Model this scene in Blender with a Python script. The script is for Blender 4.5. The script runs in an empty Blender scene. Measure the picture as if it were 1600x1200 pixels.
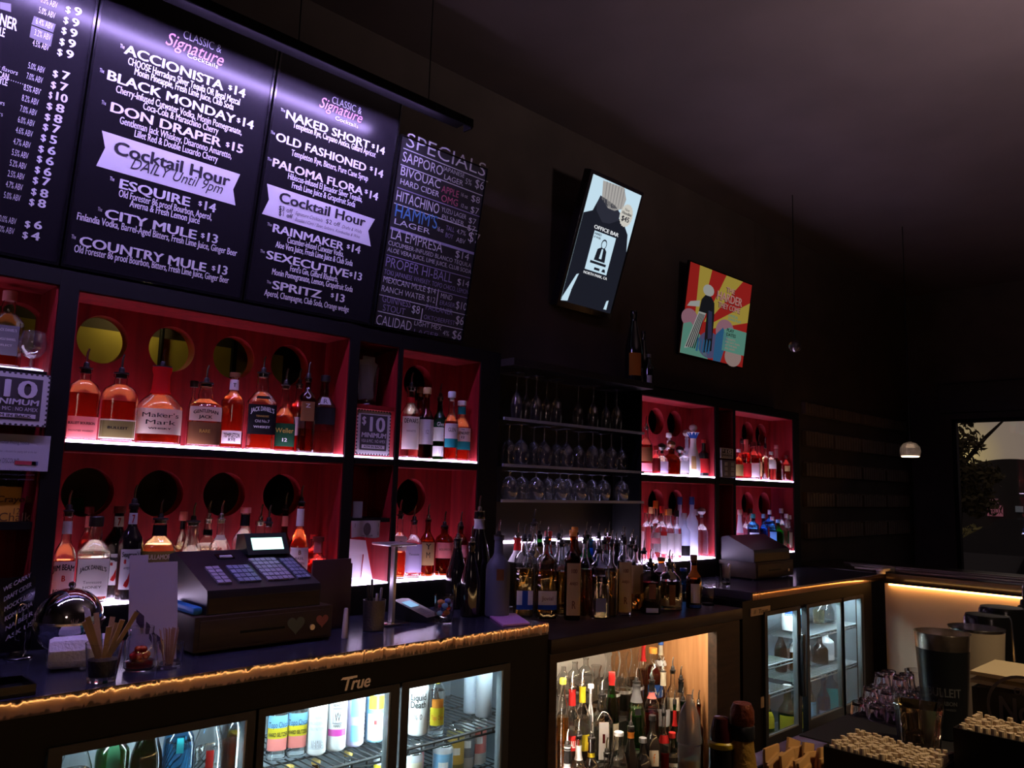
import bpy, bmesh, math, random
from mathutils import Vector, Matrix
C = bpy.context.scene.collection
scene = bpy.context.scene
PI = math.pi
rnd = random.Random(7)

# ---------------------------------------------------------------- camera
cam_data = bpy.data.cameras.new('camera')
cam = bpy.data.objects.new('camera', cam_data)
C.objects.link(cam)
cam_data.sensor_width = 36.0
cam_data.lens = 28.073
cam_data.clip_start = 0.02
cam_data.clip_end = 200
cam.matrix_world = Matrix(((0.7125,-0.109,-0.6931,0),(-0.7011,-0.0707,-0.7096,0),(0.0284,0.9915,-0.1268,1.42), (0, 0, 0, 1)))
scene.camera = cam
EYE = Vector((0, 0, 1.42))

# ---------------------------------------------------------------- view, world
scene.view_settings.view_transform = 'Standard'
scene.view_settings.look = 'None'
scene.view_settings.exposure = 0.65
scene.view_settings.gamma = 1.0
scene.view_settings.use_curve_mapping = False
cy = scene.cycles
cy.max_bounces = 20
cy.transparent_max_bounces = 40
cy.transmission_bounces = 18
cy.diffuse_bounces = 3
cy.glossy_bounces = 5
cy.sample_clamp_indirect = 4.0
cy.sample_clamp_direct = 0.0
cy.caustics_reflective = False
cy.use_denoising = True

world = bpy.data.worlds.new('dusk_sky')
scene.world = world
world.use_nodes = True
nt = world.node_tree
nt.nodes.clear()
wo = nt.nodes.new('ShaderNodeOutputWorld')
bg = nt.nodes.new('ShaderNodeBackground')
tc = nt.nodes.new('ShaderNodeTexCoord')
dp = nt.nodes.new('ShaderNodeVectorMath'); dp.operation = 'DOT_PRODUCT'
sun_dir = Vector((1.0964,0.3288,0.0535)).normalized()
dp.inputs[1].default_value = sun_dir
nrm = nt.nodes.new('ShaderNodeVectorMath'); nrm.operation = 'NORMALIZE'
ac = nt.nodes.new('ShaderNodeMath'); ac.operation = 'ARCCOSINE'
mr0 = nt.nodes.new('ShaderNodeMapRange'); mr0.inputs['From Max'].default_value = math.radians(20)
ramp = nt.nodes.new('ShaderNodeValToRGB')
el = ramp.color_ramp.elements
el[0].position = 0.0; el[0].color = (0.80, 0.58, 0.22, 1)
el[1].position = 1.0; el[1].color = (0.060, 0.045, 0.046, 1)
for pos, colr in ((.03, (.45, .33, .13)), (.07, (.22, .165, .08)), (.14, (.135, .103, .078)), (.3, (.105, .080, .075))):
    e = el.new(pos); e.color = (*colr, 1)
nt.links.new(tc.outputs['Generated'], nrm.inputs[0])
nt.links.new(nrm.outputs[0], dp.inputs[0])
nt.links.new(dp.outputs['Value'], ac.inputs[0])
nt.links.new(ac.outputs[0], mr0.inputs['Value'])
nt.links.new(mr0.outputs[0], ramp.inputs[0])
nt.links.new(ramp.outputs[0], bg.inputs[0])
bg.inputs[1].default_value = 1.0
nt.links.new(bg.outputs[0], wo.inputs[0])


def area_light(name, loc, direction, sx, sy, color, power, spread=PI):
    l = bpy.data.lights.new(name, 'AREA')
    l.shape = 'RECTANGLE'; l.size = sx; l.size_y = sy
    l.color = color; l.energy = power; l.spread = spread
    o = bpy.data.objects.new(name, l); C.objects.link(o)
    o.location = loc
    o.rotation_euler = Vector(direction).to_track_quat('-Z', 'Y').to_euler()
    return o


def point_light(name, loc, color, power, radius=0.05):
    l = bpy.data.lights.new(name, 'POINT')
    l.color = color; l.energy = power; l.shadow_soft_size = radius
    o = bpy.data.objects.new(name, l); C.objects.link(o)
    o.location = loc
    return o


def spot_light(name, loc, direction, color, power, angle, blend=.6, radius=.05):
    l = bpy.data.lights.new(name, 'SPOT')
    l.color = color; l.energy = power; l.spot_size = math.radians(angle); l.spot_blend = blend; l.shadow_soft_size = radius
    o = bpy.data.objects.new(name, l); C.objects.link(o)
    o.location = loc; o.rotation_euler = Vector(direction).to_track_quat('-Z', 'Y').to_euler()
    return o


# lamps of the room, all outside the frame: an uplight washing the ceiling, a warm pendant over the near bar, a dim lamp behind the viewer
spot_light('uplight', (2.7, -0.2, 2.2), (0.12, 0.28, 1), (1.0, 0.79, 0.80), 85.0, 150, 1.0, .12)
spot_light('bar_pendant_light', (1.45, -0.15, 2.3), (-.02, .46, -1), (1.0, .74, .45), 24.0, 74, .8, .05)
point_light('room_lamp_light', (-1.2, -1.6, 2.5), (1.0, 0.70, 0.62), 5.0, 0.25)


# ---------------------------------------------------------------- materials
MATS = {}


def base_mat(name):
    m = bpy.data.materials.new(name)
    m.use_nodes = True
    t = m.node_tree
    t.nodes.clear()
    out = t.nodes.new('ShaderNodeOutputMaterial')
    return m, t, out


def M(name, color=(0.5, 0.5, 0.5), rough=0.5, metal=0.0, spec=0.5, emit=None, estr=1.0, noise=0.0, nscale=20.0,
      stretch=(1, 1, 1), bump=0.0, coat=0.0):
    if name in MATS:
        return MATS[name]
    m, t, out = base_mat(name)
    p = t.nodes.new('ShaderNodeBsdfPrincipled')
    p.inputs['Base Color'].default_value = (*color, 1)
    p.inputs['Roughness'].default_value = rough
    p.inputs['Metallic'].default_value = metal
    p.inputs['Specular IOR Level'].default_value = spec
    p.inputs['Coat Weight'].default_value = coat
    if emit:
        p.inputs['Emission Color'].default_value = (*emit, 1)
        p.inputs['Emission Strength'].default_value = estr
    if noise or bump:
        tcn = t.nodes.new('ShaderNodeTexCoord')
        mp = t.nodes.new('ShaderNodeMapping')
        mp.inputs['Scale'].default_value = stretch
        nz = t.nodes.new('ShaderNodeTexNoise')
        nz.inputs['Scale'].default_value = nscale
        nz.inputs['Detail'].default_value = 5
        t.links.new(tcn.outputs['Object'], mp.inputs[0])
        t.links.new(mp.outputs[0], nz.inputs['Vector'])
        if noise:
            cr = t.nodes.new('ShaderNodeValToRGB')
            cr.color_ramp.elements[0].position = 0.3
            cr.color_ramp.elements[1].position = 0.7
            cr.color_ramp.elements[0].color = (*[max(0, v * (1 - noise)) for v in color], 1)
            cr.color_ramp.elements[1].color = (*[min(1, v * (1 + noise)) for v in color], 1)
            t.links.new(nz.outputs['Fac'], cr.inputs[0])
            t.links.new(cr.outputs[0], p.inputs['Base Color'])
        if bump:
            b = t.nodes.new('ShaderNodeBump')
            b.inputs['Strength'].default_value = bump
            b.inputs['Distance'].default_value = 0.01
            t.links.new(nz.outputs['Fac'], b.inputs['Height'])
            t.links.new(b.outputs[0], p.inputs['Normal'])
    t.links.new(p.outputs[0], out.inputs[0])
    MATS[name] = m
    return m


def thin_glass(name, tint=(1, 1, 1), rough=0.02, body=0.0, ior=1.5, edge=.55):
    """Clear thin-walled glass: tinted see-through with a fresnel reflection; body adds a little frosted diffuse."""
    if name in MATS:
        return MATS[name]
    m, t, out = base_mat(name)
    tr = t.nodes.new('ShaderNodeBsdfTransparent'); tr.inputs[0].default_value = (*tint, 1)
    gl = t.nodes.new('ShaderNodeBsdfGlossy'); gl.inputs['Roughness'].default_value = rough
    gl.inputs[0].default_value = (0.95, 0.95, 0.95, 1)
    fr = t.nodes.new('ShaderNodeFresnel')
    ge = t.nodes.new('ShaderNodeNewGeometry')
    mr = t.nodes.new('ShaderNodeMapRange')               # same reflectance from both sides of the thin wall
    mr.inputs['To Min'].default_value = ior; mr.inputs['To Max'].default_value = 1 / ior
    lw = t.nodes.new('ShaderNodeLayerWeight'); lw.inputs[0].default_value = .25     # longer path through the wall towards the rim
    ed = t.nodes.new('ShaderNodeMix'); ed.data_type = 'RGBA'
    ed.inputs[6].default_value = (*tint, 1); ed.inputs[7].default_value = (*[v * v * edge for v in tint], 1)
    t.links.new(lw.outputs['Facing'], ed.inputs[0]); t.links.new(ed.outputs[2], tr.inputs[0])
    t.links.new(ge.outputs['Backfacing'], mr.inputs['Value']); t.links.new(mr.outputs[0], fr.inputs[0])
    mx = t.nodes.new('ShaderNodeMixShader')
    t.links.new(fr.outputs[0], mx.inputs[0])
    a = tr
    if body:
        df = t.nodes.new('ShaderNodeBsdfDiffuse'); df.inputs[0].default_value = (*[min(1, v * 0.9 + 0.05) for v in tint], 1)
        tl = t.nodes.new('ShaderNodeBsdfTranslucent'); tl.inputs[0].default_value = (*[min(1, v * 0.9 + 0.05) for v in tint], 1)
        m1 = t.nodes.new('ShaderNodeMixShader'); m1.inputs[0].default_value = 0.5
        t.links.new(df.outputs[0], m1.inputs[1]); t.links.new(tl.outputs[0], m1.inputs[2])
        m2 = t.nodes.new('ShaderNodeMixShader'); m2.inputs[0].default_value = body
        t.links.new(tr.outputs[0], m2.inputs[1]); t.links.new(m1.outputs[0], m2.inputs[2])
        a = m2
    t.links.new(a.outputs[0], mx.inputs[1])
    t.links.new(gl.outputs[0], mx.inputs[2])
    t.links.new(mx.outputs[0], out.inputs[0])
    MATS[name] = m
    return m


def liquid(name, color, rough=0.0, ior=1.33):
    if name in MATS:
        return MATS[name]
    m, t, out = base_mat(name)
    p = t.nodes.new('ShaderNodeBsdfPrincipled')
    p.inputs['Base Color'].default_value = (*color, 1)
    p.inputs['Roughness'].default_value = rough
    p.inputs['Transmission Weight'].default_value = 1.0
    p.inputs['IOR'].default_value = ior
    t.links.new(p.outputs[0], out.inputs[0])
    MATS[name] = m
    return m


def paper(name, color, trans=0.35):
    """Paper of a bottle label or a sheet: diffuse with some light coming through."""
    if name in MATS:
        return MATS[name]
    m, t, out = base_mat(name)
    df = t.nodes.new('ShaderNodeBsdfDiffuse'); df.inputs[0].default_value = (*color, 1)
    tl = t.nodes.new('ShaderNodeBsdfTranslucent'); tl.inputs[0].default_value = (*color, 1)
    mx = t.nodes.new('ShaderNodeMixShader'); mx.inputs[0].default_value = trans
    t.links.new(df.outputs[0], mx.inputs[1]); t.links.new(tl.outputs[0], mx.inputs[2])
    t.links.new(mx.outputs[0], out.inputs[0])
    MATS[name] = m
    return m


def clear_glass(name, color=(.98, .985, .985), rough=0.0, ior=1.47):
    if name in MATS:
        return MATS[name]
    m, t, out = base_mat(name)
    p = t.nodes.new('ShaderNodeBsdfGlass')
    p.inputs['Color'].default_value = (*color, 1); p.inputs['Roughness'].default_value = rough; p.inputs['IOR'].default_value = ior
    t.links.new(p.outputs[0], out.inputs[0])
    MATS[name] = m
    return m


def glow(name, color, strength):
    if name in MATS:
        return MATS[name]
    m, t, out = base_mat(name)
    em = t.nodes.new('ShaderNodeEmission')
    em.inputs[0].default_value = (*color, 1); em.inputs[1].default_value = strength
    t.links.new(em.outputs[0], out.inputs[0])
    MATS[name] = m
    return m


def wood(name, c1, c2, rough=0.45, axis=(14, 14, 1.2), scale=3.0, spec=0.4):
    if name in MATS:
        return MATS[name]
    m, t, out = base_mat(name)
    p = t.nodes.new('ShaderNodeBsdfPrincipled')
    p.inputs['Roughness'].default_value = rough
    p.inputs['Specular IOR Level'].default_value = spec
    tcn = t.nodes.new('ShaderNodeTexCoord')
    mp = t.nodes.new('ShaderNodeMapping'); mp.inputs['Scale'].default_value = axis
    nz = t.nodes.new('ShaderNodeTexNoise'); nz.inputs['Scale'].default_value = scale
    nz.inputs['Detail'].default_value = 6; nz.inputs['Distortion'].default_value = 0.4
    cr = t.nodes.new('ShaderNodeValToRGB')
    cr.color_ramp.elements[0].position = 0.32; cr.color_ramp.elements[0].color = (*c1, 1)
    cr.color_ramp.elements[1].position = 0.68; cr.color_ramp.elements[1].color = (*c2, 1)
    t.links.new(tcn.outputs['Object'], mp.inputs[0]); t.links.new(mp.outputs[0], nz.inputs['Vector'])
    t.links.new(nz.outputs['Fac'], cr.inputs[0]); t.links.new(cr.outputs[0], p.inputs['Base Color'])
    t.links.new(p.outputs[0], out.inputs[0])
    MATS[name] = m
    return m


# ---------------------------------------------------------------- mesh helpers
def finish(bm, angle=35):
    bm.normal_update()
    for f in bm.faces:
        f.smooth = True
    lim = math.radians(angle)
    for e in bm.edges:
        if len(e.link_faces) == 2:
            e.smooth = e.calc_face_angle(0) < lim


def obj(name, bm, mats, parent=None, angle=35):
    finish(bm, angle)
    me = bpy.data.meshes.new(name)
    bm.to_mesh(me); bm.free()
    if not isinstance(mats, (list, tuple)):
        mats = [mats]
    for m in mats:
        me.materials.append(m)
    o = bpy.data.objects.new(name, me)
    C.objects.link(o)
    if parent is not None:
        o.parent = parent
    return o


def tag(o, label, cat, group=None):
    o['label'] = label; o['category'] = cat
    if group:
        o['group'] = group
    return o


def thing(name, label, cat, loc=(0, 0, 0), rz=0.0, group=None):
    o = bpy.data.objects.new(name, None)
    C.objects.link(o)
    o.empty_display_size = 0.05
    o.location = loc; o.rotation_euler = (0, 0, rz)
    return tag(o, label, cat, group)


def structure(name, bm, mats):
    o = obj(name, bm, mats)
    o['kind'] = 'structure'
    return o


def copy_thing(root, loc, rz=0.0, label=None, group=None):
    r = root.copy(); C.objects.link(r)
    r.location = loc; r.rotation_euler = (0, 0, rz)
    if label: r['label'] = label
    if group: r['group'] = group
    for ch in list(root.children):
        c = ch.copy(); C.objects.link(c); c.parent = r
        for g in list(ch.children):
            d = g.copy(); C.objects.link(d); d.parent = c
    return r


def box(bm, x0, x1, y0, y1, z0, z1, mi=0, bevel=0.0, M4=None):
    vs = [bm.verts.new(v) for v in ((x0, y0, z0), (x1, y0, z0), (x1, y1, z0), (x0, y1, z0),
                                    (x0, y0, z1), (x1, y0, z1), (x1, y1, z1), (x0, y1, z1))]
    fs = [bm.faces.new([vs[i] for i in q]) for q in ((3, 2, 1, 0), (4, 5, 6, 7), (0, 1, 5, 4), (1, 2, 6, 5), (2, 3, 7, 6), (3, 0, 4, 7))]
    for f in fs:
        f.material_index = mi
    if M4 is not None:
        bmesh.ops.transform(bm, matrix=M4, verts=vs)
    if bevel:
        es = list({e for f in fs for e in f.edges})
        r = bmesh.ops.bevel(bm, geom=es, offset=bevel, segments=2, affect='EDGES', profile=0.5)
        for f in r['faces']:
            f.material_index = mi
    return fs


def B(x0, x1, y0, y1, z0, z1, bevel=0.0, mi=0):
    bm = bmesh.new(); box(bm, x0, x1, y0, y1, z0, z1, mi, bevel); return bm


def quad(bm, pts, mi=0):
    f = bm.faces.new([bm.verts.new(p) for p in pts]); f.material_index = mi
    return f


def cyl(bm, p0, p1, r0, r1=None, seg=12, mi=0, caps=True):
    r1 = r0 if r1 is None else r1
    p0 = Vector(p0); p1 = Vector(p1); d = (p1 - p0).normalized()
    a = d.orthogonal().normalized(); b = d.cross(a)
    R0 = [bm.verts.new(p0 + (a * math.cos(2 * PI * i / seg) + b * math.sin(2 * PI * i / seg)) * r0) for i in range(seg)]
    R1 = [bm.verts.new(p1 + (a * math.cos(2 * PI * i / seg) + b * math.sin(2 * PI * i / seg)) * r1) for i in range(seg)]
    for i in range(seg):
        f = bm.faces.new((R0[i], R0[(i + 1) % seg], R1[(i + 1) % seg], R1[i])); f.material_index = mi
    if caps:
        f = bm.faces.new(R0[::-1]); f.material_index = mi
        f = bm.faces.new(R1); f.material_index = mi


def tube(bm, pts, r, seg=8, mi=0):
    pts = [Vector(p) for p in pts]
    rings = []
    prev = None
    for i, p in enumerate(pts):
        d = (pts[min(i + 1, len(pts) - 1)] - pts[max(i - 1, 0)]).normalized()
        a = d.orthogonal().normalized() if prev is None else (prev - d * prev.dot(d)).normalized()
        prev = a
        b = d.cross(a)
        rr = r[i] if isinstance(r, (list, tuple)) else r
        rings.append([bm.verts.new(p + (a * math.cos(2 * PI * k / seg) + b * math.sin(2 * PI * k / seg)) * rr) for k in range(seg)])
    for i in range(len(rings) - 1):
        for k in range(seg):
            f = bm.faces.new((rings[i][k], rings[i][(k + 1) % seg], rings[i + 1][(k + 1) % seg], rings[i + 1][k])); f.material_index = mi
    f = bm.faces.new(rings[0][::-1]); f.material_index = mi
    f = bm.faces.new(rings[-1]); f.material_index = mi


def sup(a, n):
    """unit superellipse radius in direction a"""
    c, s = abs(math.cos(a)), abs(math.sin(a))
    return (c ** n + s ** n) ** (-1.0 / n)


def lathe(bm, prof, seg=20, n=2.0, asp=1.0, mi=0, z0=0.0, cap0=True, cap1=True, cx=0.0, cy_=0.0):
    """prof: list of (r, z) or (r, z, n)"""
    rings = []
    for p in prof:
        r, z = p[0], p[1]
        nn = p[2] if len(p) > 2 else n
        ring = []
        for i in range(seg):
            a = 2 * PI * (i + 0.5) / seg
            k = r * (sup(a, nn) if nn > 2.01 else 1.0)
            ring.append(bm.verts.new((cx + k * math.cos(a), cy_ + k * math.sin(a) * asp, z0 + z)))
        rings.append(ring)
    for i in range(len(rings) - 1):
        for k in range(seg):
            f = bm.faces.new((rings[i][k], rings[i][(k + 1) % seg], rings[i + 1][(k + 1) % seg], rings[i + 1][k])); f.material_index = mi
    if cap0:
        f = bm.faces.new(rings[0][::-1]); f.material_index = mi
    if cap1:
        f = bm.faces.new(rings[-1]); f.material_index = mi


def prism_x(bm, x0, x1, yz, mi=0):
    """extrude a polygon given in (y, z) along x"""
    a = [bm.verts.new((x0, y, z)) for y, z in yz]
    b = [bm.verts.new((x1, y, z)) for y, z in yz]
    n = len(yz)
    fs = [bm.faces.new(a[::-1]), bm.faces.new(b)]
    for i in range(n):
        fs.append(bm.faces.new((a[i], a[(i + 1) % n], b[(i + 1) % n], b[i])))
    for f in fs:
        f.material_index = mi
    bmesh.ops.recalc_face_normals(bm, faces=fs)
    return fs


# ---------------------------------------------------------------- lettering (Blender's built-in face)
GLYPH = {}


def load_glyphs():
    chars = ''.join(chr(i) for i in range(33, 127))
    cu = bpy.data.curves.new('glyph', 'FONT')
    o = bpy.data.objects.new('glyph', cu); C.objects.link(o)
    cu.resolution_u = 3
    dg = bpy.context.evaluated_depsgraph_get()

    def get(ch, off):
        cu.body = ch; cu.offset = off
        cu.update_tag(); o.update_tag()
        dg.update()
        ev = o.evaluated_get(dg)
        me = ev.to_mesh()
        vs = [tuple(v.co[:2]) for v in me.vertices]
        fs = [tuple(p.vertices) for p in me.polygons]
        ev.to_mesh_clear()
        return vs, fs
    w2 = max(v[0] for v in get('||', 0)[0])
    for st, off in (('n', 0.0), ('t', -0.008)):
        for ch in chars:
            GLYPH[(ch, st)] = [*get(ch, off), 0.0]
        GLYPH[(' ', st)] = [[], [], 0.0]
    for st, shifts in (('b', ((-.030, 0), (.030, 0), (0, .014), (0, -.014))), ('m', ((-.022, 0), (.022, 0)))):   # heavier strokes
        for ch in chars + ' ':
            vs, fs = GLYPH[(ch, 'n')][:2]
            nv, nf = [], []
            for dx, dy in shifts:
                b0_ = len(nv)
                nv += [(q[0] + dx, q[1] + dy, len(nv) // max(len(vs), 1)) for q in vs]
                nf += [tuple(i + b0_ for i in f) for f in fs]
            GLYPH[(ch, st)] = [nv, nf, 0.0]
    for ch in chars + ' ':
        w = max(v[0] for v in get('|' + ch + '|', 0)[0]) - w2
        for st in 'nbtm':
            GLYPH[(ch, st)][2] = w
    hv = [v[1] for v in get('H', 0)[0]]
    GLYPH['cap'] = max(hv)
    bpy.data.objects.remove(o); bpy.data.curves.remove(cu)


load_glyphs()


def text_geo(s, st='n'):
    """verts (x, y), faces, width; cap height 1"""
    cap = GLYPH['cap']
    vs, fs, x = [], [], 0.0
    for ch in s:
        g = GLYPH.get((ch, st)) or GLYPH[('?', st)]
        b = len(vs)
        vs += [((q[0] + x) / cap, q[1] / cap, q[2] if len(q) > 2 else 0) for q in g[0]]
        fs += [tuple(i + b for i in f) for f in g[1]]
        x += g[2]
    return vs, fs, x / cap


def put_text(bm, s, u, v, w, h, fn, st='n', mi=0, shear=0.0, center=False, arch=0.0):
    """write s from (u, v) over the width w (None: natural) with cap height h; fn maps (u, v) to 3D"""
    vs, fs, nat = text_geo(s, st)
    sx = h if w is None else w / max(nat, 1e-6)
    tot = nat * sx
    if center:
        u -= tot / 2
    nv = []
    n_ = None
    for a, b, k in vs:
        uu = a * sx + b * h * shear
        vv = b * h
        if arch:
            q = uu / tot - 0.5
            vv += arch * (0.25 - q * q) * 4
        p = Vector(fn(u + uu, v + vv))
        if k:                                            # each stroke layer a hair further out
            if n_ is None:
                n_ = (Vector(fn(u + 1e-3, v)) - Vector(fn(u, v))).cross(Vector(fn(u, v + 1e-3)) - Vector(fn(u, v))).normalized()
            p += n_ * (.00012 * k)
        nv.append(bm.verts.new(p))
    for f in fs:
        try:
            fc = bm.faces.new([nv[i] for i in f]); fc.material_index = mi
        except ValueError:
            pass
    return tot


# ================================================================ the room
WALL = M('dark_wall_paint', (0.060, 0.043, 0.036), 0.75, noise=0.2, nscale=4)
CEIL = M('dark_ceiling_paint', (0.085, 0.062, 0.066), 0.85, noise=0.12, nscale=2.5, bump=0.15)
FLOOR = M('dark_floor', (0.02, 0.018, 0.018), 0.5, noise=0.3, nscale=8)
BLACK = M('black_paint', (0.0045, 0.0045, 0.0052), 0.55, spec=.2)
BLACKG = M('black_gloss', (0.006, 0.006, 0.007), 0.18)
STEEL = M('steel', (0.62, 0.60, 0.58), 0.22, 1.0)
CHROME = M('chrome', (0.85, 0.85, 0.87), 0.06, 1.0)
DARKWOOD = wood('dark_wood', (0.016, 0.009, 0.006), (0.034, 0.018, 0.011), 0.45, (1.2, 14, 14), spec=.2)
RED = wood('red_stained_wood', (0.17, 0.0035, 0.007), (0.29, 0.008, 0.013), 0.55, (16, 16, 1.0), 2.2)
WHITE = M('white_paint', (0.8, 0.8, 0.8), 0.5)

XL, XR, YF, YB, ZC = -2.6, 7.6, -2.6, 2.62, 3.25
structure('floor', B(XL - .1, XR + .1, YF - .1, 2.95, -0.05, 0), FLOOR)
structure('ceiling', B(XL - .1, XR + .1, YF - .1, 2.95, ZC, ZC + 0.06), CEIL)
bm = bmesh.new()
box(bm, XL, XR, YB, 2.95, 2.0, ZC)
box(bm, 5.055, XR, YB, 2.95, 0, 2.0)
box(bm, XL, 5.055, 2.90, 2.95, 0, 2.0)
structure('wall_back', bm, WALL)
structure('wall_left', B(XL - .1, XL, YF, 2.95, 0, ZC), WALL)
structure('wall_front', B(XL, XR, YF - .1, YF, 0, ZC), WALL)
WY0, WY1, WZ0, WZ1 = -1.9, 2.285, 0.74, 2.1086
bm = bmesh.new()
box(bm, XR, XR + .14, WY1, 2.95, 0, ZC)
box(bm, XR, XR + .14, YF, WY0, 0, ZC)
box(bm, XR, XR + .14, WY0, WY1, 0, WZ0)
box(bm, XR, XR + .14, WY0, WY1, WZ1, ZC)
structure('wall_right', bm, WALL)
wroot = bpy.data.objects.new('window_1', None); C.objects.link(wroot); wroot['kind'] = 'structure'
wroot.location = (XR, 0, 0)
bm = bmesh.new()
for a, b, c, d in ((WY0, WY1, WZ1 - .03, WZ1), (WY0, WY1, WZ0, WZ0 + .04), (WY1 - .03, WY1, WZ0, WZ1), (WY0, WY0 + .03, WZ0, WZ1), (0.2, 0.24, WZ0, WZ1)):
    box(bm, .03, .09, a, b, c, d)
obj('window_frame', bm, BLACK, wroot)
obj('window_pane', B(.055, .061, WY0 + .03, WY1 - .03, WZ0 + .04, WZ1 - .03), thin_glass('window_glass', (0.96, 0.96, 0.95), 0.0, edge=1.0), wroot)
# header trim over the window
structure('trim_1', B(XR - .05, XR - .002, WY0, WY1 + .08, WZ1 + .05, WZ1 + .30, .004), M('header_board', (0.05, 0.04, 0.035), .6))

# service space behind the holes of the back bar
structure('wall_service', B(.35, 1.5301, 2.862, 2.898, 1.62, 1.9043), M('service_yellow', (0.42, 0.34, 0.06), .7, noise=.15, nscale=6))
bm = bmesh.new()
cyl(bm, (1.0494, 2.84, 1.56), (1.0494, 2.84, 2.0), .008)
box(bm, 1.3113, 1.3263, 2.835, 2.855, 1.56, 2.0)
structure('trim_2', bm, BLACK)
point_light('service_lamp_light', (0.95, 2.76, 1.975), (1.0, 0.80, 0.30), 0.28, 0.02)
structure('trim_3', B(.60, 0.857, 2.87, 2.885, 1.30, 1.3414), M('service_green', (0.02, 0.12, 0.025), .6))

# ================================================================ back bar shelving
LED = (0.80, 0.62, 1.0)
YS, YP_ = 2.44, 2.60
ACRY = {}


def lit(strength):
    k = 'lit_acrylic_%g' % strength
    return glow(k, LED, strength)


def panel_holes(x0, x1, z0, z1, holes, rad, y0=YP_, th=0.05):
    bm = bmesh.new()
    es = []
    v = [bm.verts.new(p) for p in ((x0, y0, z0), (x1, y0, z0), (x1, y0, z1), (x0, y0, z1))]
    es += [bm.edges.new((v[i], v[(i + 1) % 4])) for i in range(4)]
    for hx, hz in holes:
        seg = 40
        pts = []
        for i in range(seg):
            a = 2 * PI * i / seg
            pts.append((hx + rad * math.cos(a), hz + rad * math.sin(a)))
        hv = [bm.verts.new((min(max(px_, x0 + .001), x1 - .001), y0, pz_)) for px_, pz_ in pts]
        es += [bm.edges.new((hv[i], hv[(i + 1) % seg])) for i in range(seg)]
    bmesh.ops.triangle_fill(bm, use_beauty=True, use_dissolve=False, edges=es)
    fs = list(bm.faces)
    r = bmesh.ops.extrude_face_region(bm, geom=fs)
    bmesh.ops.translate(bm, vec=(0, th, 0), verts=[g for g in r['geom'] if isinstance(g, bmesh.types.BMVert)])
    bmesh.ops.recalc_face_normals(bm, faces=list(bm.faces))
    return bm


HR, HS, HX0 = 0.0734, 0.2103, 0.7862
ZU, ZL = 1.829, 1.3655


def unit(name_label, x0, x1, f0, f1, ztop, zs, zsb, zl, holes_u, holes_l, strength, low_open=True, strips=(1, 1)):
    """one bay of the back bar: opening x0..x1, frame f0..f1"""
    t = thing('shelving_bay', name_label, 'shelf', (0, 0, 0), 0, 'bays of the back bar shelving')
    bm = bmesh.new()
    zt = ztop + .05
    box(bm, f0, x0, YS, 2.66, .954, zt)            # stiles
    box(bm, x1, f1, YS, 2.66, .954, zt)
    box(bm, x0, x1, YS, 2.66, ztop, zt)            # head
    box(bm, x0, x1, YS + .003, 2.595, .954, zl - .006)     # plinth
    obj('frame', bm, BLACK, t)
    bm = bmesh.new()
    box(bm, x0, x0 + .004, YS + .006, YP_, zl, ztop)
    box(bm, x1 - .004, x1, YS + .006, YP_, zl, ztop)
    box(bm, x0 + .004, x1 - .004, YS + .006, YP_, ztop - .004, ztop)
    box(bm, x0 + .004, x1 - .004, YS + .006, YP_, zsb - .004, zsb)
    obj('lining', bm, RED, t)
    obj('back_panel', panel_holes(x0, x1, zl, ztop, holes_u + holes_l, HR), RED, t)
    obj('shelf', B(x0 + .004, x1 - .004, YS, YP_ - .002, zsb, zs - .007), BLACK, t)
    if strips[0]:
        obj('light_panel', B(x0 + .006, x1 - .006, YS + .001, YP_ - .01, zs - .007, zs), lit(strength), t)
    if strips[1]:
        obj('light_panel', B(x0 + .006, x1 - .006, YS + .001, YP_ - .01, zl - .006, zl), lit(strength * 1.3), t)
    return t


hB = [(HX0 + i * HS, ZU) for i in range(4)]
hBl = [(HX0 - .001 + i * HS * 1.008, ZL) for i in range(4)]
unit('black shelving bay with red lining, widest of the back bar, behind the cash register', .664, 1.565, .615, 1.603, 1.935, 1.513, 1.484, 1.060, hB, hBl, 8.0)
hD = [(2.1011,1.8228), (1.9148,1.8263)]
unit('black shelving bay with red lining beside the wine glass rack on its left', 1.802, 2.203, 1.793, 2.313, 1.93, 1.515, 1.482, 1.061, [(2.0, ZU)], [(1.99, ZL)], 7.0)
unit('narrow dark shelving bay between two red ones, with a ten dollar sign', 1.606, 1.783, 1.6035, 1.7925, 1.93, 1.513, 1.484, 1.061, [], [], 3.5)
hE = [(3.6652, 1.80), (3.8456, 1.80)]
hEl = [(3.6694, 1.352), (3.8603, 1.352)]
unit('black shelving bay with red lining right of the wine glass rack', 3.318, 4.017, 3.306, 4.05, 1.905, 1.505, 1.466, 1.058, hE, hEl, 11.0)
unit('narrow dark shelving bay with a metal box behind the far cash register', 4.055, 4.222, 4.051, 4.23, 1.905, 1.503, 1.466, 1.058, [], [], 0.0, strips=(0, 0))
hG = [(4.6655, 1.80), (4.8393, 1.80)]
hGl = [(4.6568, 1.352), (4.8702, 1.352)]
unit('black shelving bay with red lining at the right end of the back bar', 4.24, 4.968, 4.2305, 5.05, 1.905, 1.502, 1.462, 1.058, hG, hGl, 8.0)

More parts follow.
